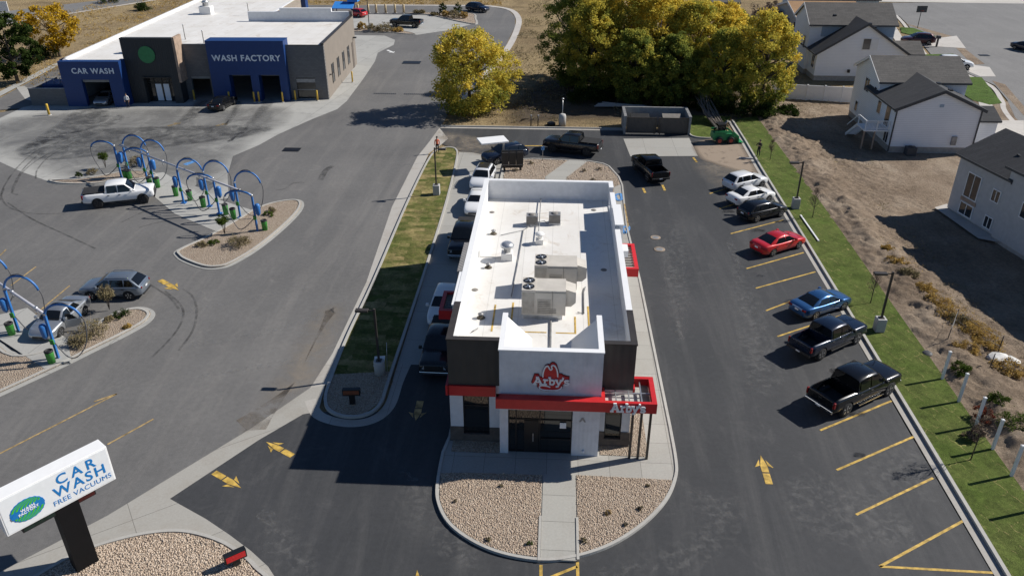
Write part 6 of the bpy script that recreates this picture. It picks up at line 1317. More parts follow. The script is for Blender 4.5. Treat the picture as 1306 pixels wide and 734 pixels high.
for i, (q, h, r, leaf, lab) in enumerate((((24.59, 41.09), .8, .65, 'leaf_green', 'green bush between the two farthest white posts'), ((25.39, 37.87), 1.0, .7, 'leaf_green', 'green bush beside the reddish shrub'), ((23.97, 36.72), .9, .55, 'leaf_red', 'reddish shrub beside the third white post'),
    ((25.31, 35.90), 1.0, 1.0, 'leaf_green', 'wide green bush at the right edge behind the posts'), ((22.73, 34.96), .8, .5, 'leaf_twig', 'brown twiggy shrub by the third white post'))): shrub('bush', lab, q[0], q[1], h, r, leaf, 140+i, n=30, per=50, size=.06, z=.1, group='bushes along the post line')
for i, (q, h, r, leaf, lab) in enumerate((((26.29, 58.00), .5, .6, 'leaf_straw', 'farthest straw clump on the bare plot'), ((26.23, 55.81), .6, .8, 'leaf_straw', 'second straw clump on the bare plot'), ((26.44, 54.02), .6, .8, 'leaf_dry', 'brown clump in the straw row'), ((26.85, 49.80), .6, .9, 'leaf_straw', 'straw clump behind the second lamp post'),
    ((26.78, 48.08), .7, 1.0, 'leaf_straw', 'broad straw clump in the middle of the row'), ((27.17, 47.17), .6, .9, 'leaf_dry', 'brown dead clump in the middle of the row'), ((27.48, 46.00), .7, 1.1, 'leaf_straw', 'broad straw clump before the white rubble'), ((27.84, 44.59), .6, 1.0, 'leaf_straw', 'straw clump left of the white rubble'), ((26.05, 43.85), .6, .9, 'leaf_straw', 'straw clump nearest the white posts'), ((27.82, 41.60), .6, 1.0, 'leaf_straw', 'straw clump at the right edge of the photo'), ((26.64, 51.60), .5, .8, 'leaf_straw', 'straw clump beside the dirt ridge'))): shrub('straw_clump', lab, q[0], q[1], h, r, leaf, 150+i, n=34, per=48, size=.07, z=.08, group='dry straw row on the bare plot', spiky=True)
for i, (q, h, r, leaf, lab) in enumerate((((-35.03, 145.60), 1.4, .8, 'leaf_straw', 'straw clump in the near island of the rear apron'), ((-32.77, 144.28), 1.2, 1.3, 'leaf_dry', 'grey shrub at the lamp post of the rear apron'), ((-30.55, 144.41), 1.4, 1.6, 'leaf_dry', 'large grey shrub by the black pickup on the rear apron'), ((-28.20, 143.82), .8, 1.0, 'leaf_straw', 'low straw clump at the near tip of the rear island'),
    ((-22.60, 161.43), 2.6, .8, 'leaf_dark', 'left dark conical evergreen on the far island'), ((-19.69, 161.60), 2.4, .9, 'leaf_dark', 'right dark conical evergreen on the far island'), ((-21.76, 159.76), 1.1, .9, 'leaf_straw', 'straw clump between the evergreens'), ((-20.04, 158.16), 1.3, 1.4, 'leaf_dry', 'grey shrub between the evergreens'), ((-18.00, 157.44), 1.4, .8, 'leaf_straw', 'straw clump right of the evergreens'), ((-27.33, 162.04), .8, 1.2, 'leaf_dry', 'low grey shrub at the left end of the far island'), ((-24.01, 160.49), .6, .9, 'leaf_dry', 'dark low shrub left of the evergreens'))): shrub('shrub', lab, q[0], q[1], h, r, leaf, 170+i, n=30, per=36, size=.12, z=.1, group='shrubs on the far islands')
for i, (q, h, r, lab) in enumerate((((-79.16, 121.61), 2.2, 2.0, 'dark bush between the evergreen and the golden tree'), ((-81.26, 122.60), 1.8, 1.4, 'dark hedge bush behind the evergreen'), ((-83.75, 163.38), 1.4, 1.6, 'green bush in the dry field left of the wash roof'), ((3.23, 101.01), 2.0, 2.0, 'low bush under the left end of the tree group'), ((6.57, 101.95), 1.7, 2.0, 'dark bush under the second tree from the left'), ((15.92, 99.55), 1.6, 2.2, 'dark bush behind the right half of the bin enclosure'), ((18.82, 97.61), 1.5, 1.8, 'dark bush between the bin enclosure and the loader'), ((22.27, 95.79), 1.8, 2.0, 'dark bush under the tree behind the loader'), ((24.81, 94.62), 1.5, 1.6, 'dark bush beside the turf corner'), ((27.84, 96.10), 1.2, 1.3, 'low bush at the foot of the right end tree'), ((-95.23, 172.47), 1.6, 2.2, 'round bush at the top edge left of the wash roof'))): shrub('bush', lab, q[0], q[1], h, r, 'leaf_dark', 190+i, n=44, per=46, size=.13, z=0)
# uncountable rough grass on the dry field and under the trees
def rough_grass(polys, n, seed, mat, size, hmax):
    rng = np.random.default_rng(seed); C = []
    for poly in polys:
        xs = [p[0] for p in poly]; ys = [p[1] for p in poly]; k = 0
        for x, y in zip(rng.uniform(min(xs), max(xs), n*3), rng.uniform(min(ys), max(ys), n*3)):
            if in_poly(x, y, poly) and noise.noise((x*.12, y*.12, seed)) > -.12: C.append((x, y, hmax*.5)); k += 1
            if k >= n: break
    C = np.array(C); me = leaf_mesh('rough_grass', C, rng.uniform(0, 1, len(C)), size, mat, rng, rng.uniform(.2, .6, len(C)), 9, -.2, .35)
    o = bpy.data.objects.new('rough_grass', me); COL.objects.link(o); tag(o, kind='stuff')
rough_grass([[(-12, 90), (27, 95), (27, 125), (20, 180), (-6, 180), (-6.5, 150), (-7, 132), (-9, 112), (-11.5, 97)]], 2600, 5, 'leaf_dry', .12, .3)
rough_grass([[(-74, 105), (-61, 100), (-58, 150), (-60, 190), (-95, 190), (-98, 160)], [(-58, 172.5), (-12, 173), (-12, 200), (-58, 200)]], 1800, 6, 'leaf_straw', .13, .3)
rough_grass([[(26.60, 60.50), (27.31, 57.64), (27.61, 53.09), (28.42, 49.12), (29.14, 45.61), (29.68, 43.60), (27.66, 39.50), (26.32, 40.85), (25.30, 43.54), (25.86, 49.30), (25.49, 54.21)]], 420, 8, 'leaf_straw', .075, .32)
rough_grass([[(26.6, 70), (33, 78), (35, 104), (24, 104), (24.2, 90)], [(25, 30), (30, 30), (30, 70), (25, 70)]], 700, 7, 'leaf_dry', .06, .14)

# ================================================================== street furniture and small things
simple('vac_blue', (.030,.155,.43), .45, var=.08); simple('can_green', (.045,.26,.04), .5, var=.1); simple('hose_grey', (.10,.10,.105), .6, var=.1); simple('pipe_grey', (.50,.50,.54), .4, .3, var=.06)
simple('rock_white', (.62,.61,.58), .9, var=.15); simple('loader_green', (.015,.22,.075), .45, var=.1); simple('wheel_orange', (.36,.05,.03), .6, var=.15)
simple('skin', (.38,.22,.15), .6, var=.08); simple('cloth_black', (.02,.02,.022), .9, var=.2); simple('cloth_orange', (.70,.16,.08), .85, var=.1); simple('cloth_grey', (.30,.30,.31), .9, var=.1); simple('cloth_white', (.7,.7,.7), .9, var=.05); simple('hair_dark', (.02,.015,.012), .8, var=.2)

def arc(c, r, a0, a1, d, rise=1.0, n=14):
    """arc in the vertical plane of direction d"""
    return [(c[0]+d[0]*r*math.cos(a0+(a1-a0)*i/n), c[1]+d[1]*r*math.cos(a0+(a1-a0)*i/n), c[2]+rise*r*math.sin(a0+(a1-a0)*i/n)) for i in range(n+1)]
def vacuum(x, y, d, rise, label, span=3.0):
    t = thing('vacuum_post', label, 'vacuum station', (x, y, .02), group='blue vacuum posts')
    b = MB(); b.box(-.075, .075, -.075, .075, 0, 3.15); b.build('post', 'vac_blue', t, bevel=.015)
    b = MB(); b.box(-.22, .22, -.22, .22, 0, .05); b.lathe([(.03, .05), (.03, .1)], (.15, .15, 0), 6); b.lathe([(.03, .05), (.03, .1)], (-.15, -.15, 0), 6); b.build('base_plate', 'vac_blue', t)
    r = span/2; c = (d[0]*r, d[1]*r, 3.05); a = arc(c, r, math.pi, .12, d, rise)
    b = MB(); b.tube(a, .075, 8); b.build('boom', 'vac_blue', t)
    b = MB(); e = a[-1]; b.tube(smooth_path([tuple(q) for q in [a[3], (a[6][0], a[6][1], a[6][2]+.10), (a[9][0], a[9][1], a[9][2]+.10), (e[0]+d[0]*.08, e[1]+d[1]*.08, e[2]-.05), (e[0]+d[0]*.05, e[1], 2.0), (e[0]-d[0]*.3, e[1], 1.0), (e[0]-d[0]*.8, e[1]-.3, .42), (e[0]-d[0]*1.3, e[1]-.4, .5), (d[0]*.35, -.15, 1.0), (d[0]*.12, -.05, 1.25)]], False, 4), .035, 6); b.build('hose', 'hose_grey', t)
    b = MB(); b.lathe([(.06, 1.5), (.19, 1.72), (.22, 2.38), (.16, 2.52), (.05, 2.57)], (-d[0]*.34, -.06, 0), 14); b.bar((-d[0]*.34, -.06, 2.2), (0, 0, 2.2), .06, .06); b.build('canister', 'vac_blue', t)
    b = MB(); b.box(-.13, .13, -.16, -.08, 1.15, 1.5); b.build('hose_holster', 'can_green', t, bevel=.02)
    b = MB(); b.lathe([(.09, 3.15), (.10, 3.3), (.04, 3.36)], (0,0,0), 10); b.build('cap', 'galv', t)
    return t
vb = [((-41.16, 70.99), (1, 0), 1.0, 'rear row vacuum post with high boom, farthest from the road'), ((-38.7, 69.52), (1, 0), 1.05, 'rear row vacuum post with high boom, just beyond the white pickup bonnet'), ((-33.18, 64.79), (1, 0), 1.0, 'middle rear row vacuum post with high boom'), ((-30.58, 64.19), (1, 0), 1.05, 'rear row vacuum post with high boom, second from the gravel nose'), ((-26.94, 61.87), (1, 0), 1.05, 'rear row vacuum post with high boom, nearest the gravel nose'),
      ((-41.79, 70.57), (-1, 0), .55, 'front row vacuum post with boom reaching over the young tree'), ((-37.79, 68.95), (-1, 0), .5, 'front row vacuum post right at the white pickup bonnet'), ((-29.07, 62.62), (-1, 0), .5, 'front row vacuum post behind the olive young tree'), ((-24.44, 59.0), (-1, 0), .5, 'front row vacuum post at the end nearest the road'),
      ((-34.78, 42.65), (1, 0), 1.0, 'vacuum post at the left edge on the near island'), ((-30.39, 39.68), (1, 0), .8, 'vacuum post nearest the kerb beside the silver sedan'), ((-38.6, 45.4), (1, 0), 1.0, 'vacuum post cut off by the left edge of the photo')]
for (x, y), d, rise, lab in vb: vacuum(x, y, d, rise, lab, 2.25)
def overhead(a, c, label):
    t = thing('vacuum_pipe', label, 'pipe', (*a, 0)); v = (c[0]-a[0], c[1]-a[1], 0); b = MB(); b.tube([(0,0,3.28), (v[0], v[1], 3.28)], .09, 10); b.build('main', 'pipe_grey', t)
    L = math.hypot(v[0], v[1])
    for i in range(4): f = .08+.28*i; b = MB(); b.tube([(v[0]*f, v[1]*f, 3.2), (v[0]*f, v[1]*f, 2.9)], .06, 8); b.lathe([(.12, 3.17), (.12, 3.39)], (v[0]*f, v[1]*f, 0), 10); b.build('coupling', 'galv', t)
overhead((-41.3, 70.75), (-24.5, 59.1), 'long grey suction pipe above the main vacuum row'); overhead((-40.2, 46.6), (-30.5, 39.75), 'pale suction pipe above the near vacuum posts')
def bin_(x, y, label):
    t = thing('litter_bin', label, 'bin', (x, y, .03), group='green litter bins'); b = MB(); b.lathe([(.21, 0), (.25, .82), (.26, .86)], (0,0,0), 18); b.build('drum', 'can_green', t); b = MB(); b.lathe([(.26, .861), (.27, .95), (.20, 1.0), (.19, .93), (.05, .92)], (0,0,0), 18); b.build('lid', 'black_trim', t)
for (x, y), lab in zip(((-40.75, 70.2), (-41.2, 70.3), (-37.2, 68.4), (-37.95, 68.45), (-34.59, 66.44), (-32.86, 65.46), (-31.03, 64.0), (-28.42, 62.48), (-27.4, 61.56), (-23.9, 59.29), (-34.93, 42.19), (-30.5, 39.17)),
   ('green bin at the far end post of the main row, right one', 'green bin at the far end post of the main row, left one', 'green bin beyond the white pickup bonnet, right one', 'green bin touching the white pickup bonnet', 'green bin left of the middle rear post', 'green bin right of the middle rear post', 'green bin standing alone in front of the middle of the row', 'green bin behind the front row post near the olive tree', 'green bin in front of the last rear row post', 'green bin on the gravel nose at the end post', 'green bin on the near island at the left edge', 'green bin at the kerb near the silver sedan')): bin_(x, y, lab)

def lamp(x, y, label, z=.1, h=4.3, hb=.95, arm=-1.15, rb=.30, grp='parking lamp posts', rnd=False):
    t = thing('lamp_post', label, 'street lamp', (x, y, z), group=grp)
    b = MB()
    if rnd: b.lathe([(rb, 0), (rb, hb-.04), (rb-.04, hb)], (0,0,0), 24)
    else: b.box(-rb, rb, -rb, rb, 0, hb)
    b.build('base', 'concrete_base', t, bevel=.03 if not rnd else 0)
    b = MB(); b.box(-.16, .16, -.16, .16, hb+.001, hb+.04); b.box(-.06, .06, -.06, .06, hb+.04, h); b.build('pole', 'bronze', t)
    b = MB(); s = 1 if arm > 0 else -1; b.box(*sorted((s*.061, s*.35)), -.03, .03, h-.16, h-.08); b.box(*sorted((s*.35, arm)), -.16, .16, h-.20, h-.06); hd = b.build('lamp_head', 'bronze', t, bevel=.02)
    b = MB(); b.box(*sorted((s*.42, arm-s*.08)), -.12, .12, h-.215, h-.201); b.build('lens', 'lamp_clear', hd)
lamp(21.5, 45.9, 'black lamp post on square concrete base beside the navy pickup'); lamp(21.3, 66.5, 'black lamp post on square concrete base near the dark hatchback'); lamp(-10.75, 67.94, 'black lamp post on the patchy turf left of the drive-thru', arm=1.0, h=4.45); lamp(-10.14, 39.13, 'lamp post on round concrete base in the building shade', arm=-1.1, rnd=True, h=4.5, rb=.33)
lamp(-33.4, 144.2, 'tall dark lamp post far behind the wash building', h=7.2, hb=.8, arm=.9)
# drive-thru sign in the island nose, small directional sign by the pylon
def small_sign(x, y, rz, w, hh, z0, label, text, bg):
    t = thing('direction_sign', label, 'sign', (x, y, .11), rz); b = MB(); b.box(-.16, .16, -.08, .08, 0, z0); b.build('plinth', 'black_metal', t, bevel=.01)
    b = MB(); b.box(-w/2, w/2, -.14, .14, z0, z0+hh); c = b.build('cabinet', 'black_metal', t, bevel=.02); b = MB(); b.box(-w/2+.06, w/2-.06, -.158, -.141, z0+.10, z0+hh-.06); b.build('face', bg, c)
    if text: put_text('lettering', text, hh*.36, 'sign_white', c, (0, -.16, z0+hh/2+.02), (R(90), 0, 0), extrude=.006, bold=.006)
simple('amber_face', (.24,.07,.03), .5, var=.3)
small_sign(-11.1, 36.1, R(6), 1.0, .42, .62, 'low black directional sign in the shaded gravel nose', None, 'amber_face')
small_sign(*(-13.46, 24.24), R(38), .95, .45, .35, 'low black and red directional sign at the near gravel island', None, 'red_face')
b = MB(); b.box(0, .5, -.02, .02, .75, 1.05); b.box(.52, .56, -.02, .02, 0, 1.9)
t = thing('info_panel', 'small pale tilted panel on a thin pole beside the shaded lamp base', 'sign', (-9.75, 39.3, .1), R(10)); b = MB(); b.add([(-.75,-.2,.62),(-.12,-.2,.62),(-.05,.28,.98),(-.68,.28,.98),(-.75,-.2,.66),(-.12,-.2,.66),(-.05,.28,1.02),(-.68,.28,1.02)], [(0,3,2,1),(4,5,6,7),(0,1,5,4),(1,2,6,5),(2,3,7,6),(3,0,4,7)]); b.build('panel', 'sign_white', t); b = MB(); b.tube([(-.4, 0, 0), (-.4, 0, .78)], .03, 8); b.tube([(0,0,0), (.12,.02,2.1)], .018, 6); b.build('pole', 'galv', t)
# pylon sign
simple('sign_face', (.74,.76,.77), .35, var=.03); simple('sign_blue', (.008,.17,.46), .4, var=.03); simple('sign_green', (.06,.42,.03), .4, var=.05); simple('led_panel', (.006,.02,.017), .3, var=.3); simple('led_red', (.05,.007,.007), .4, var=.3)
SA = R(53.0)
py = thing('pylon_sign', 'large white roadside sign box on a black post at the lower left', 'sign', (-20.03, 23.85, .1), SA)
# local x along the face (to the reader's right), -y towards the reader
b = MB(); b.box(-.45, .47, -.14, .46, -.2, 3.62); simple('post_black', (.006,.006,.007), .6, var=.1, spec=.2); b.build('post', 'post_black', py)
b = MB(); b.box(-2.30, 2.10, -.16, .58, 3.62, 5.42); cab = b.build('cabinet', 'sign_white', py, bevel=.02)
b = MB(); b.box(-2.23, 2.03, -.176, -.161, 3.69, 5.35); b.build('face', 'sign_face', cab)
for tx, s, x, z, sp in (('CAR', .66, .70, 4.98, 1.45), ('WASH', .66, .76, 4.44, 1.22), ('FREE VACUUMS', .33, .76, 3.98, 1.06)): put_text('lettering', tx, s, 'sign_blue', cab, (x, -.18, z), (R(90), 0, 0), extrude=.006, bold=.012 if s > .5 else .0, spacing=sp)
lc = (-1.28, 4.42); b = MB(); n = 40; b.prism_y([(lc[0]+(.80+.012*math.cos(i*3.14159))*math.cos(i*2*math.pi/n), lc[1]+(.62+.012*math.cos(i*3.14159))*math.sin(i*2*math.pi/n)) for i in range(n)], -.19, -.177); em = b.build('emblem', 'sign_blue', cab)
b = MB()
for i in range(7):     # curved green bands, upper and lower half
    for s in (1, -1):
        x0 = -.72+i*.2; A = []; Bq = []
        for j in range(9):
            f = j/8; z = .15+f*.42; xx = s*(x0+.5*f*f+.05*f); lim = .74*math.sqrt(max(0, 1-(z/.58)**2))
            A.append((lc[0]+max(-lim, min(lim, xx)), lc[1]+s*z)); Bq.append((lc[0]+max(-lim, min(lim, xx+s*.12)), lc[1]+s*z))
        for j in range(8):
            q = [A[j], A[j+1], Bq[j+1], Bq[j]]
            if abs(area(q)) > 1e-4: b.prism_y(q, -.198-.0004*i, -.191)
for q in b.split(lambda c: c[2] > lc[1]): q.build('emblem_swirl', 'sign_green', em)
b = MB(); b.prism_y([(lc[0]-.76, lc[1]-.22), (lc[0]-.80, lc[1]-.06), (lc[0]-.62, lc[1]+.06), (lc[0]+.05, lc[1]+.19), (lc[0]+.74, lc[1]+.22), (lc[0]+.80, lc[1]+.08), (lc[0]+.62, lc[1]-.06), (lc[0]-.05, lc[1]-.19)], -.209, -.2005); bn = b.build('emblem_band', 'sign_blue', em)
put_text('lettering', 'WASH', .22, 'sign_white', bn, (lc[0]+.02, -.212, lc[1]+.085), (R(90), R(-6), 0), extrude=.004, bold=.006, spacing=1.1); put_text('lettering', 'FACTORY', .2, 'sign_white', bn, (lc[0]+.02, -.2125, lc[1]-.085), (R(90), R(-6), 0), extrude=.004, bold=.006, spacing=1.1)
b = MB(); b.box(-1.75, -.1, -.1, .3, 3.36, 3.619); g = b.build('message_board', 'black_metal', py); b = MB(); b.box(-1.7, -.15, -.115, -.101, 3.40, 3.6); b.build('screen', 'led_panel', g)
b = MB(); b.box(-.09, 1.2, -.1, .3, 3.36, 3.618); g = b.build('message_board', 'black_metal', py); b = MB(); b.box(-.04, 1.15, -.115, -.101, 3.40, 3.6); b.build('screen', 'led_red', g)
em.scale = (.82, 1, .82); em.location = (lc[0]*.18-.06, 0, lc[1]*.18)
# drive-thru menu board and order canopy
t = thing('menu_board', 'black three panel menu board behind the restaurant, seen from its back', 'menu board', (-4.15, 74.6, .1), R(8))
for i, x in enumerate((-.72, 0, .72)):
    b = MB(); b.box(x-.34, x+.34, -.14, .14, .5, 2.1); p_ = b.build('panel', 'black_metal', t, bevel=.02); b = MB(); b.box(x-.3, x+.3, -.155, -.141, .62, .66); b.box(x-.3, x+.3, -.155, -.141, 1.9, 1.94); b.build('trim', 'steel_grey', p_)
b = MB(); b.box(-1.02, 1.02, -.06, .06, .3, .499); b.box(-.9, -.7, -.08, .08, 0, .3); b.box(.7, .9, -.08, .08, 0, .3); b.build('stand', 'black_metal', t)
t = thing('order_canopy', 'flat white canopy on one post over the drive-thru order point', 'canopy', (-5.05, 75.4, .1), R(20))
b = MB(); b.box(-2.5, .25, -.95, .95, 2.85, 3.0); b.build('roof', 'sign_white', t, bevel=.02); b = MB(); b.box(-.08, .08, -.08, .08, 0, 2.85); b.build('post', 'galv', t); b = MB(); b.box(-.16, .16, -.2, .2, .9, 1.5); b.build('speaker_box', 'black_metal', t)
q = (-1.24, 77.66); t = thing('access_sign', 'small blue sign on a thin post in the rear gravel bed', 'sign', (q[0], q[1], .12)); b = MB(); b.tube([(0,0,0),(0,0,1.5)], .03, 6); b.build('post', 'galv', t); b = MB(); b.box(-.17, .17, -.05, -.031, 1.1, 1.5); b.build('plate', 'paint_blue', t)
# bin enclosure
be = thing('bin_enclosure', 'walled bin enclosure with two dark slatted gates behind the lot', 'enclosure', (11.3, 89, 0))
b = MB(); b.box(7.6, 7.85, 87.35, 91.2, 0, 2.0); b.box(14.75, 15.0, 87.35, 91.2, 0, 2.0); b.box(7.85, 14.75, 90.95, 91.2, 0, 2.0); simple('bin_wall', (.30,.30,.29), .85, var=.15); P(b, 'wall', 'bin_wall', be)  # wall grey is darkened to stand in for tree shade over the enclosure
b = MB(); b.box(7.57, 7.88, 87.3, 91.23, 2.001, 2.06); b.box(14.72, 15.03, 87.3, 91.23, 2.001, 2.06); b.box(7.88, 14.72, 90.92, 91.23, 2.001, 2.06); P(b, 'coping', 'steel_grey', be)
ribbed('gate_slat', (.085,.075,.065), .7, 4.0, .8)
for x0, x1 in ((7.9, 11.2), (11.4, 14.7)):
    b = MB(); b.box(x0, x1, 87.3, 87.36, .18, 1.92); g = P(b, 'gate', 'gate_slat', be); b = MB(); b.box(x0, x1, 87.25, 87.299, 1.84, 1.93); b.box(x0, x1, 87.25, 87.299, .17, .25); b.box(x0, x0+.08, 87.24, 87.298, .2, 1.9); b.box(x1-.08, x1, 87.24, 87.298, .2, 1.9); P(b, 'frame', 'bronze', g)
    b = MB(); xx = x1-.2 if x0 < 10 else x0+.2; b.box(xx-.05, xx+.05, 87.18, 87.239, .05, 1.2); P(b, 'drop_bolt', 'bronze', g)
def skip(x, y, lid, label):
    t = thing('waste_bin', label, 'bin', (x, y, .02), group='bins inside the enclosure'); b = MB(); b.add([(-1,-.7,.15),(1,-.7,.15),(1,.7,.15),(-1,.7,.15),(-1.05,-.85,1.2),(1.05,-.85,1.2),(1.05,.8,1.5),(-1.05,.8,1.5)], [(0,3,2,1),(4,5,6,7),(0,1,5,4),(1,2,6,5),(2,3,7,6),(3,0,4,7)]); b.build('body', 'tower_dark', t, bevel=.03)
    b = MB(); b.add([(-1.06,-.88,1.21),(1.06,-.88,1.21),(1.06,.82,1.52),(-1.06,.82,1.52),(-1.06,-.88,1.28),(1.06,-.88,1.28),(1.06,.82,1.6),(-1.06,.82,1.6)], [(0,3,2,1),(4,5,6,7),(0,1,5,4),(1,2,6,5),(2,3,7,6),(3,0,4,7)]); b.build('lid', lid, t, bevel=.03)
    for s in (-.8, .8): b = MB(); b.lathe([(.1, -.05), (.1, .05)], (s, -.5, .1), 10, axis='y'); b.build('wheel', 'tyre', t)
skip(9.5, 89.2, 'black_trim', 'black lidded waste bin on the left inside the enclosure'); skip(13.1, 89.3, 'hvac_dark', 'grey lidded waste bin on the right inside the enclosure')
# utility bits on the back kerb
q = (0.75, 90.13); t = thing('utility_pedestal', 'pale grey utility pedestal behind the back kerb', 'utility box', (q[0], q[1], 0)); b = MB(); b.lathe([(.42, 0), (.42, 1.1), (.36, 1.3), (.15, 1.4)], (0,0,0), 18); b.build('cover', 'concrete_base', t); b = MB(); b.tube([(0, .5, 0), (0, .5, 2.9)], .035, 6); b.lathe([(.14, 2.9), (.12, 3.05)], (0, .5, 0), 10); b.build('pole', 'galv', t)
for q, lab in (((-2.86, 89.63), 'left thin stub pipe behind the back kerb'), ((-2.05, 89.67), 'right thin stub pipe behind the back kerb')): t = thing('stub_pipe', lab, 'pipe', (q[0], q[1], 0), group='stub pipes behind the back kerb'); b = MB(); b.tube([(0,0,0),(.03,0,1.25)], .06, 8); b.build('pipe', 'black_metal', t); b = MB(); b.lathe([(.1, 1.2), (.1, 1.32)], (.03,0,0), 10); b.build('cap', 'steel_grey', t)
q = (-0.52, 90.37); t = thing('valve_box', 'small dark valve cover beside the utility pedestal', 'utility box', (q[0], q[1], 0)); b = MB(); b.lathe([(.5, 0), (.48, .25), (.3, .33)], (0,0,0), 12); b.build('cover', 'black_metal', t)
t = thing('timber_pile', 'grey planks lying behind the bin enclosure', 'timber', (8.31, 98.06)); b = MB()
for i in range(6): b.bar((-3.6+.2*i, -.3+.22*i, .2+.1*(i % 3)), (1.9+.3*i, -.1-.2*i, .22+.1*(i % 3)), .22, .07)
b.build('plank', 'concrete_base', t)
# branches leaning on the trees
t = thing('brush_pile', 'pale dead branch leaning behind the green loader', 'branches', (18.7, 90.0, 0)); b = MB(); rnd = random.Random(4)
for i in range(26): a0 = (rnd.uniform(-.5,.7), rnd.uniform(-.5,.5), .05); b.tube([a0, (a0[0]-.9+rnd.uniform(-.4,.4), a0[1]+2.2, 1.1), (a0[0]-1.6+rnd.uniform(-.5,.5), a0[1]+4.4+rnd.uniform(-.5,.5), 2.2+rnd.uniform(-.4,.6))], [.07,.05,.015], 5)
b.build('branch', 'bark_pale', t)
# green skid loader
q = (18.28, 84.29); t = thing('skid_loader', 'small green skid loader parked at the end of the lot', 'loader', (q[0]-.1, q[1]+.7, .03), R(8))
b = MB(); b.prism_y([(-1.15,.35),(1.0,.35),(1.1,.7),(.9,1.05),(-.2,1.15),(-1.25,1.2),(-1.3,.7)], -.55, .55); b.build('chassis', 'loader_green', t, bevel=.04, solid=True)
b = MB()
for s in (-.5, .5): b.bar((-.95, s, 1.2), (-.7, s, 2.0), .08, .08); b.bar((.15, s, 1.15), (-.05, s, 2.0), .08, .08); b.bar((-.72, s, 2.0), (-.02, s, 2.0), .08, .08)
b.box(-.8, .02, -.55, .55, 2.02, 2.1); b.build('cab_frame', 'black_metal', t); b = MB(); b.box(-.9, .0, -.46, .46, 1.15, 1.9); b.build('cab_screen', 'car_glass', t)
for s in (-1, 1):
    for x in (-.62, .62):
        b = MB(); b.lathe([(.2, -.14), (.36, -.15), (.4, -.1), (.4, .1), (.36, .15), (.2, .14)], (x, s*.74, .4), 18, axis='y'); w = b.build('wheel', 'tyre', t, solid=True); b = MB(); b.lathe([(.21, -.15), (.21, .15)], (x, s*.74, .4), 14, axis='y'); b.build('rim', 'wheel_orange', w)
    b = MB(); b.bar((-1.2, s*.66, 1.35), (.6, s*.66, 1.3), .12, .18); b.bar((.6, s*.66, 1.3), (1.5, s*.66, .6), .12, .18); b.build('lift_arm', 'loader_green', t)
b = MB(); b.prism_y([(1.45,.12),(2.1,.1),(2.05,.16),(1.55,.2),(1.5,.85),(1.42,.85)], -.8, .8); b.build('bucket', 'loader_green', t, solid=True)
# lids and drains
def cover(q, r, mat, lab, sq=False, z=.02):
    t = thing('storm_drain' if sq else 'manhole_cover', lab, 'drain' if sq else 'manhole', (q[0], q[1], z)); b = MB()
    if sq:
        b.box(-r*1.5, r*1.5, -r, r, 0, .012)
    else: b.lathe([(r, 0), (r, .01), (r*.92, .014)], (0,0,0), 24)
    b.build('frame', mat, t); b = MB()
    if sq:
        for i in range(7): b.box(-r*1.4+i*r*.4, -r*1.4+i*r*.4+r*.22, -r*.85, r*.85, .013, .02)
    else: b.lathe([(r*.66, .0145), (r*.6, .02)], (0,0,0), 20)
    b.build('grate' if sq else 'lid', 'black_metal' if sq else 'steel_grey', t)
cover((-27.92, 79.86), .6, 'black_metal', 'rectangular road drain in the forecourt near the lot', True); cover((-21.92, 120.58), .9, 'black_metal', 'road drain on the far road by the wash side wall', True); cover((8.39, 59.78), .42, 'dirt_spill', 'farther round manhole in the new asphalt'); cover((8.48, 57.57), .45, 'dirt_spill', 'nearer round manhole in the new asphalt'); cover((66.38, 130.35), .5, 'black_metal', 'dark drain at the kerb of the cul-de-sac', True, .05)
b = MB(); b.v = []
for x0 in (-23.9, -19.9, -16.2):
    for i in range(12): b.box(x0+i*.25, x0+i*.25+.14, 102.5, 103.0, .001, .02)
o = struct(b, 'rumble_studs', 'black_metal')
# white posts and wire fence at the plot edge
pp = [(23.38, 40.49), (23.38, 38.24), (23.33, 36.00), (23.36, 34.10), (23.34, 32.05), (23.24, 29.64)]
for q, lab in zip(pp, ('farthest white post beyond the turf, beside a green bush', 'second white post from the far end, past the green bush', 'third white post, beside the reddish shrub', 'fourth white post, right of the bare sapling', 'nearest white post wholly in view', 'white post cut off at the right edge')):
    t = thing('white_post', lab, 'post', (q[0], q[1], .05), group='white posts along the turf'); b = MB(); b.box(-.065, .065, -.065, .065, -.1, 1.95); b.build('post', 'trim_white', t); b = MB(); b.box(-.08, .08, -.08, .08, 1.95, 1.98); b.box(-.05, .05, -.05, .05, 1.98, 2.0); b.build('cap', 'trim_white', t)
wf = [(25.24, 44.45), (26.77, 46.95), (26.62, 41.62), (28.43, 41.63)]
t = thing('wire_fence', 'sagging wire fence with thin dark stakes among the straw', 'fence', (*wf[0], 0)); o = Vector((*wf[0], 0))
wps = [Vector((*q, 0))-o for q in (wf[0], wf[1], (28.10, 43.69), wf[2])]
for v in wps: b = MB(); b.tube([v, v+Vector((.06,.03,1.25))], .03, 5); b.build('stake', 'black_metal', t)
b = MB(); ch = [wps[0], wps[1], wps[2]]
for z in (.5, 1.1):
    for a, c in zip(ch, ch[1:]): b.tube([a+Vector((.03,.02,z)), a.lerp(c,.5)+Vector((.03,.02,z-.15)), c+Vector((.03,.02,z))], .012, 4)
b.build('wire', 'steel_grey', t)
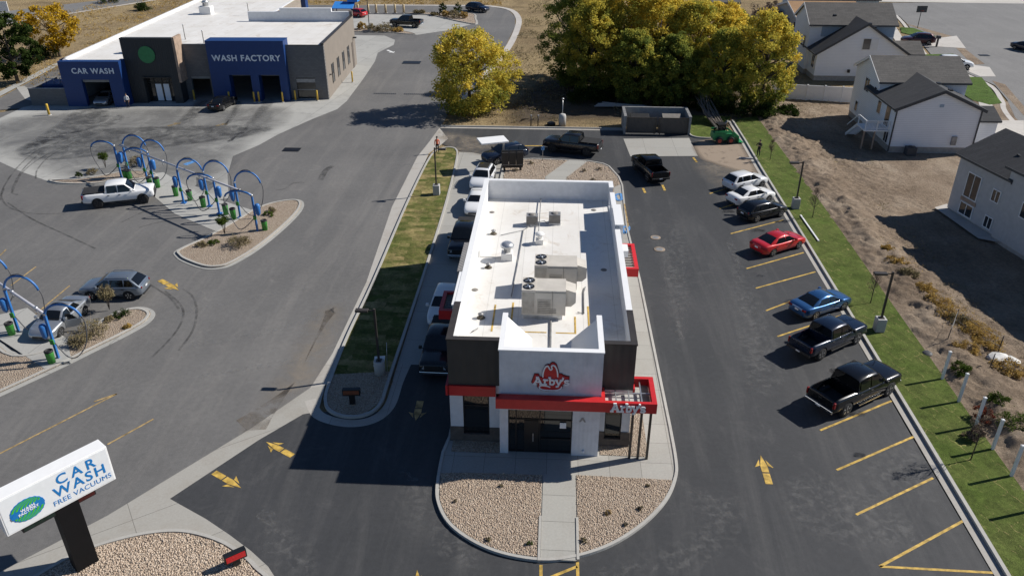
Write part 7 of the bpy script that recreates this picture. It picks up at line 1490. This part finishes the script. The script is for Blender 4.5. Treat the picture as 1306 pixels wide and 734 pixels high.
for q, s, lab, m_ in (((27.77, 42.79), .75, 'left lump of white rubble on the bare plot', 'rock_white'), ((28.37, 42.56), .6, 'right lump of white rubble on the bare plot', 'rock_white'), ((25.11, 44.25), .3, 'dark stone at the foot of the wire fence', 'fascia_dark'), ((23.65, 43.26), .3, 'dark stone at the edge of the turf', 'fascia_dark')):
    rnd = random.Random(int(q[0]*10)); bm = bmesh.new(); bmesh.ops.create_icosphere(bm, subdivisions=2, radius=s)
    for v in bm.verts: v.co *= 1+.35*noise.noise(v.co*2.2+Vector((q[0], q[1], 0))); v.co.z *= .38
    me = bpy.data.meshes.new('rock'); bm.to_mesh(me); bm.free(); me.materials.append(M[m_]); o = bpy.data.objects.new('rock', me); COL.objects.link(o); o.location = (q[0], q[1], .1); tag(o, lab, 'rock')
q = [(21.34, 64.80), (21.42, 59.55)]
b = MB(); b.bar((*q[0], .16), (*q[1], .16), .12, .08); o = b.build('plank', 'trim_white'); tag(o, 'long white plank lying on the turf behind the red sedan', 'plank'); b = MB()
q = (20.33, 79.59); b.box(-.9, .5, -.12, .12, 0, .15); o = b.build('wheel_stop', 'concrete_base'); o.location = (q[0]-.5, q[1], .02); tag(o, 'pale concrete wheel stop by the kerb near the person in black', 'wheel stop')
# residential bits
q = (64.75, 152.68); t = thing('basketball_hoop', 'dark basketball hoop standing on the far lawn', 'basketball hoop', (q[0], q[1], .04)); b = MB(); b.tube([(0,0,0),(0,0,3.0)], .06, 8); b.build('pole', 'black_metal', t); b = MB(); b.box(-.9, .9, -.14, -.08, 2.7, 3.8); b.build('backboard', 'fascia_dark', t); b = MB(); b.tube([(math.cos(i*.5236)*.25, -.4+math.sin(i*.5236)*.25, 3.0) for i in range(13)], .02, 6); b.build('rim', 'wheel_orange', t)
q = (61.55, 136.43); t = thing('mailbox_post', 'brown mailbox post beside the far driveway', 'mailbox', (q[0], q[1], .04)); b = MB(); b.box(-.12, .12, -.12, .12, 0, 1.3); b.build('post', 'wainscot', t); b = MB(); b.box(-.28, .28, -.35, .3, 1.3, 1.75); b.build('box', 'fascia_dark', t, bevel=.05)
t = thing('highway_sign', 'white backed road sign at the far left edge', 'sign', (-104.16, 150.96)); b = MB(); b.box(-.9, .9, -.05, .05, 1.6, 3.4); b.build('plate', 'trim_white', t); b = MB(); b.box(-.7, -.6, .06, .14, 0, 3.3); b.box(.6, .7, .06, .14, 0, 3.3); b.build('post', 'galv', t)

# ================================================================== people
def person(x, y, z, rz, label, top, legs, h=1.76, arms='down', shoes='cloth_black'):
    t = thing('person', label, 'person', (x, y, z), rz); k = h/1.76
    J = {'pel': (0,0,.95,.15), 'wst': (0,.01,1.10,.135), 'chs': (0,0,1.32,.16), 'nck': (0,0,1.48,.062), 'hd0': (0,-.01,1.56,.075), 'hd1': (0,-.015,1.65,.095), 'hd2': (0,-.005,1.73,.07)}
    E_ = [('pel','wst'),('wst','chs'),('chs','nck'),('nck','hd0'),('hd0','hd1'),('hd1','hd2')]
    for s, n in ((1,'l'),(-1,'r')):
        J.update({n+'hip': (s*.095,0,.88,.10), n+'kne': (s*.105,-.03,.50,.066), n+'ank': (s*.11,.03,.10,.045), n+'toe': (s*.125,-.13,.045,.038), n+'sho': (s*.19,0,1.40,.065), n+'elb': (s*.25,.02,1.13,.048), n+'wri': (s*.25,-.10,.90,.034), n+'hnd': (s*.24,-.14,.82,.036)})
        E_ += [('pel',n+'hip'),(n+'hip',n+'kne'),(n+'kne',n+'ank'),(n+'ank',n+'toe'),('chs',n+'sho'),(n+'sho',n+'elb'),(n+'elb',n+'wri'),(n+'wri',n+'hnd')]
    if arms == 'up': J['relb'] = (-.30,-.12,1.20,.048); J['rwri'] = (-.12,-.28,1.22,.034); J['rhnd'] = (-.05,-.30,1.24,.036); J['lelb'] = (.30,-.12,1.20,.048); J['lwri'] = (.12,-.28,1.22,.034); J['lhnd'] = (.05,-.30,1.24,.036)
    for s, n in ((1,'l'),(-1,'r')):       # fingers: short chains from the palm
        hx, hy_, hz, _ = J[n+'hnd']
        for i in range(4): nm = n+'f%d' % i; J[nm] = (hx+s*.0, hy_-.03+.02*i, hz-.085+.006*abs(i-1.5), .010); E_.append((n+'hnd', nm))
        J[n+'th'] = (hx-s*.045, hy_-.035, hz-.03, .012); E_.append((n+'hnd', n+'th'))
    names = list(J); me = bpy.data.meshes.new('body'); me.from_pydata([tuple(c*k for c in J[n][:3]) for n in names], [(names.index(a), names.index(c)) for a, c in E_], [])
    o = bpy.data.objects.new('body', me); COL.objects.link(o); o.modifiers.new('s', 'SKIN'); sv_ = me.skin_vertices[0].data
    for i, n in enumerate(names): sv_[i].radius = (J[n][3]*k, J[n][3]*k*(.72 if n in ('pel','wst','chs') else 1)); sv_[i].use_root = n == 'pel'
    sd_ = o.modifiers.new('d', 'SUBSURF'); sd_.levels = 2; sd_.render_levels = 2
    dg = bpy.context.evaluated_depsgraph_get(); dg.update(); m2 = bpy.data.meshes.new_from_object(o.evaluated_get(dg)); bpy.data.objects.remove(o)
    m2.materials.clear()
    for q_ in ('skin', top, legs, shoes): m2.materials.append(M[q_])
    for p_ in m2.polygons:
        c = p_.center/k; p_.use_smooth = True; hand = abs(c.x) > .17 and c.z < .95 or (arms == 'up' and c.y < -.25 and 1.1 < c.z < 1.35)
        p_.material_index = 0 if c.z > 1.49 or hand else 3 if c.z < .09 else 2 if c.z < .97 else 1
    o = bpy.data.objects.new('body', m2); COL.objects.link(o); o.parent = t
    b = MB(); b.lathe([(.088, 1.66), (.098, 1.70), (.085, 1.765), (.04, 1.795)], (0, .012, 0), 14); b.xform(Matrix.Scale(k, 4)); b.build('hair', 'hair_dark', t)
q = (-12.28, 79.47); person(q[0], q[1], .1, R(200), 'person in orange top and black trousers at the far tip of the turf', 'cloth_orange', 'cloth_black')
q = (20.91, 80.11); person(q[0]+.05, q[1], .12, R(-40), 'person dressed in black standing on the turf strip', 'cloth_black', 'cloth_black', arms='up')
q = (-52.84, 94.45); person(q[0], q[1], .02, R(15), 'attendant in dark clothes standing by the blue tunnel portal', 'cloth_white', 'cloth_black')

# ================================================================== light and camera
w = bpy.data.worlds.new('World'); SC.world = w; w.use_nodes = True; nt = w.node_tree
sky = nt.nodes.new('ShaderNodeTexSky'); sky.sky_type = 'NISHITA'; sky.sun_disc = False
el = math.asin(TO_SUN.z); az = math.atan2(TO_SUN.x, TO_SUN.y)
sky.sun_elevation = el; sky.sun_rotation = az; sky.altitude = 1400; sky.air_density = 1.0; sky.dust_density = .2; sky.ozone_density = 6.0
bg = nt.nodes['Background']; bg.inputs['Strength'].default_value = .064; nt.links.new(sky.outputs[0], bg.inputs[0])
sun = bpy.data.lights.new('sun', 'SUN'); sun.energy = 5.0; sun.angle = R(.53); sun.color = (1.0, .955, .89)
so = bpy.data.objects.new('sun', sun); COL.objects.link(so); so.rotation_euler = (-TO_SUN).to_track_quat('-Z', 'Y').to_euler(); so.location = (60, 20, 60)
cam = bpy.data.cameras.new('camera'); cam.sensor_width = 36; cam.lens = 28.006; cam.clip_start = .5; cam.clip_end = 2000
co = bpy.data.objects.new('camera', cam); COL.objects.link(co); co.location = (0, 0, 27.5); co.rotation_euler = (R(90-28.5155), 0, R(3.2175)); SC.camera = co
vs = SC.view_settings; vs.view_transform = 'Standard'; vs.look = 'None'; vs.gamma = 1; vs.use_curve_mapping = False; vs.exposure = 0.22
SC.cycles.max_bounces = 6; SC.cycles.transparent_max_bounces = 12
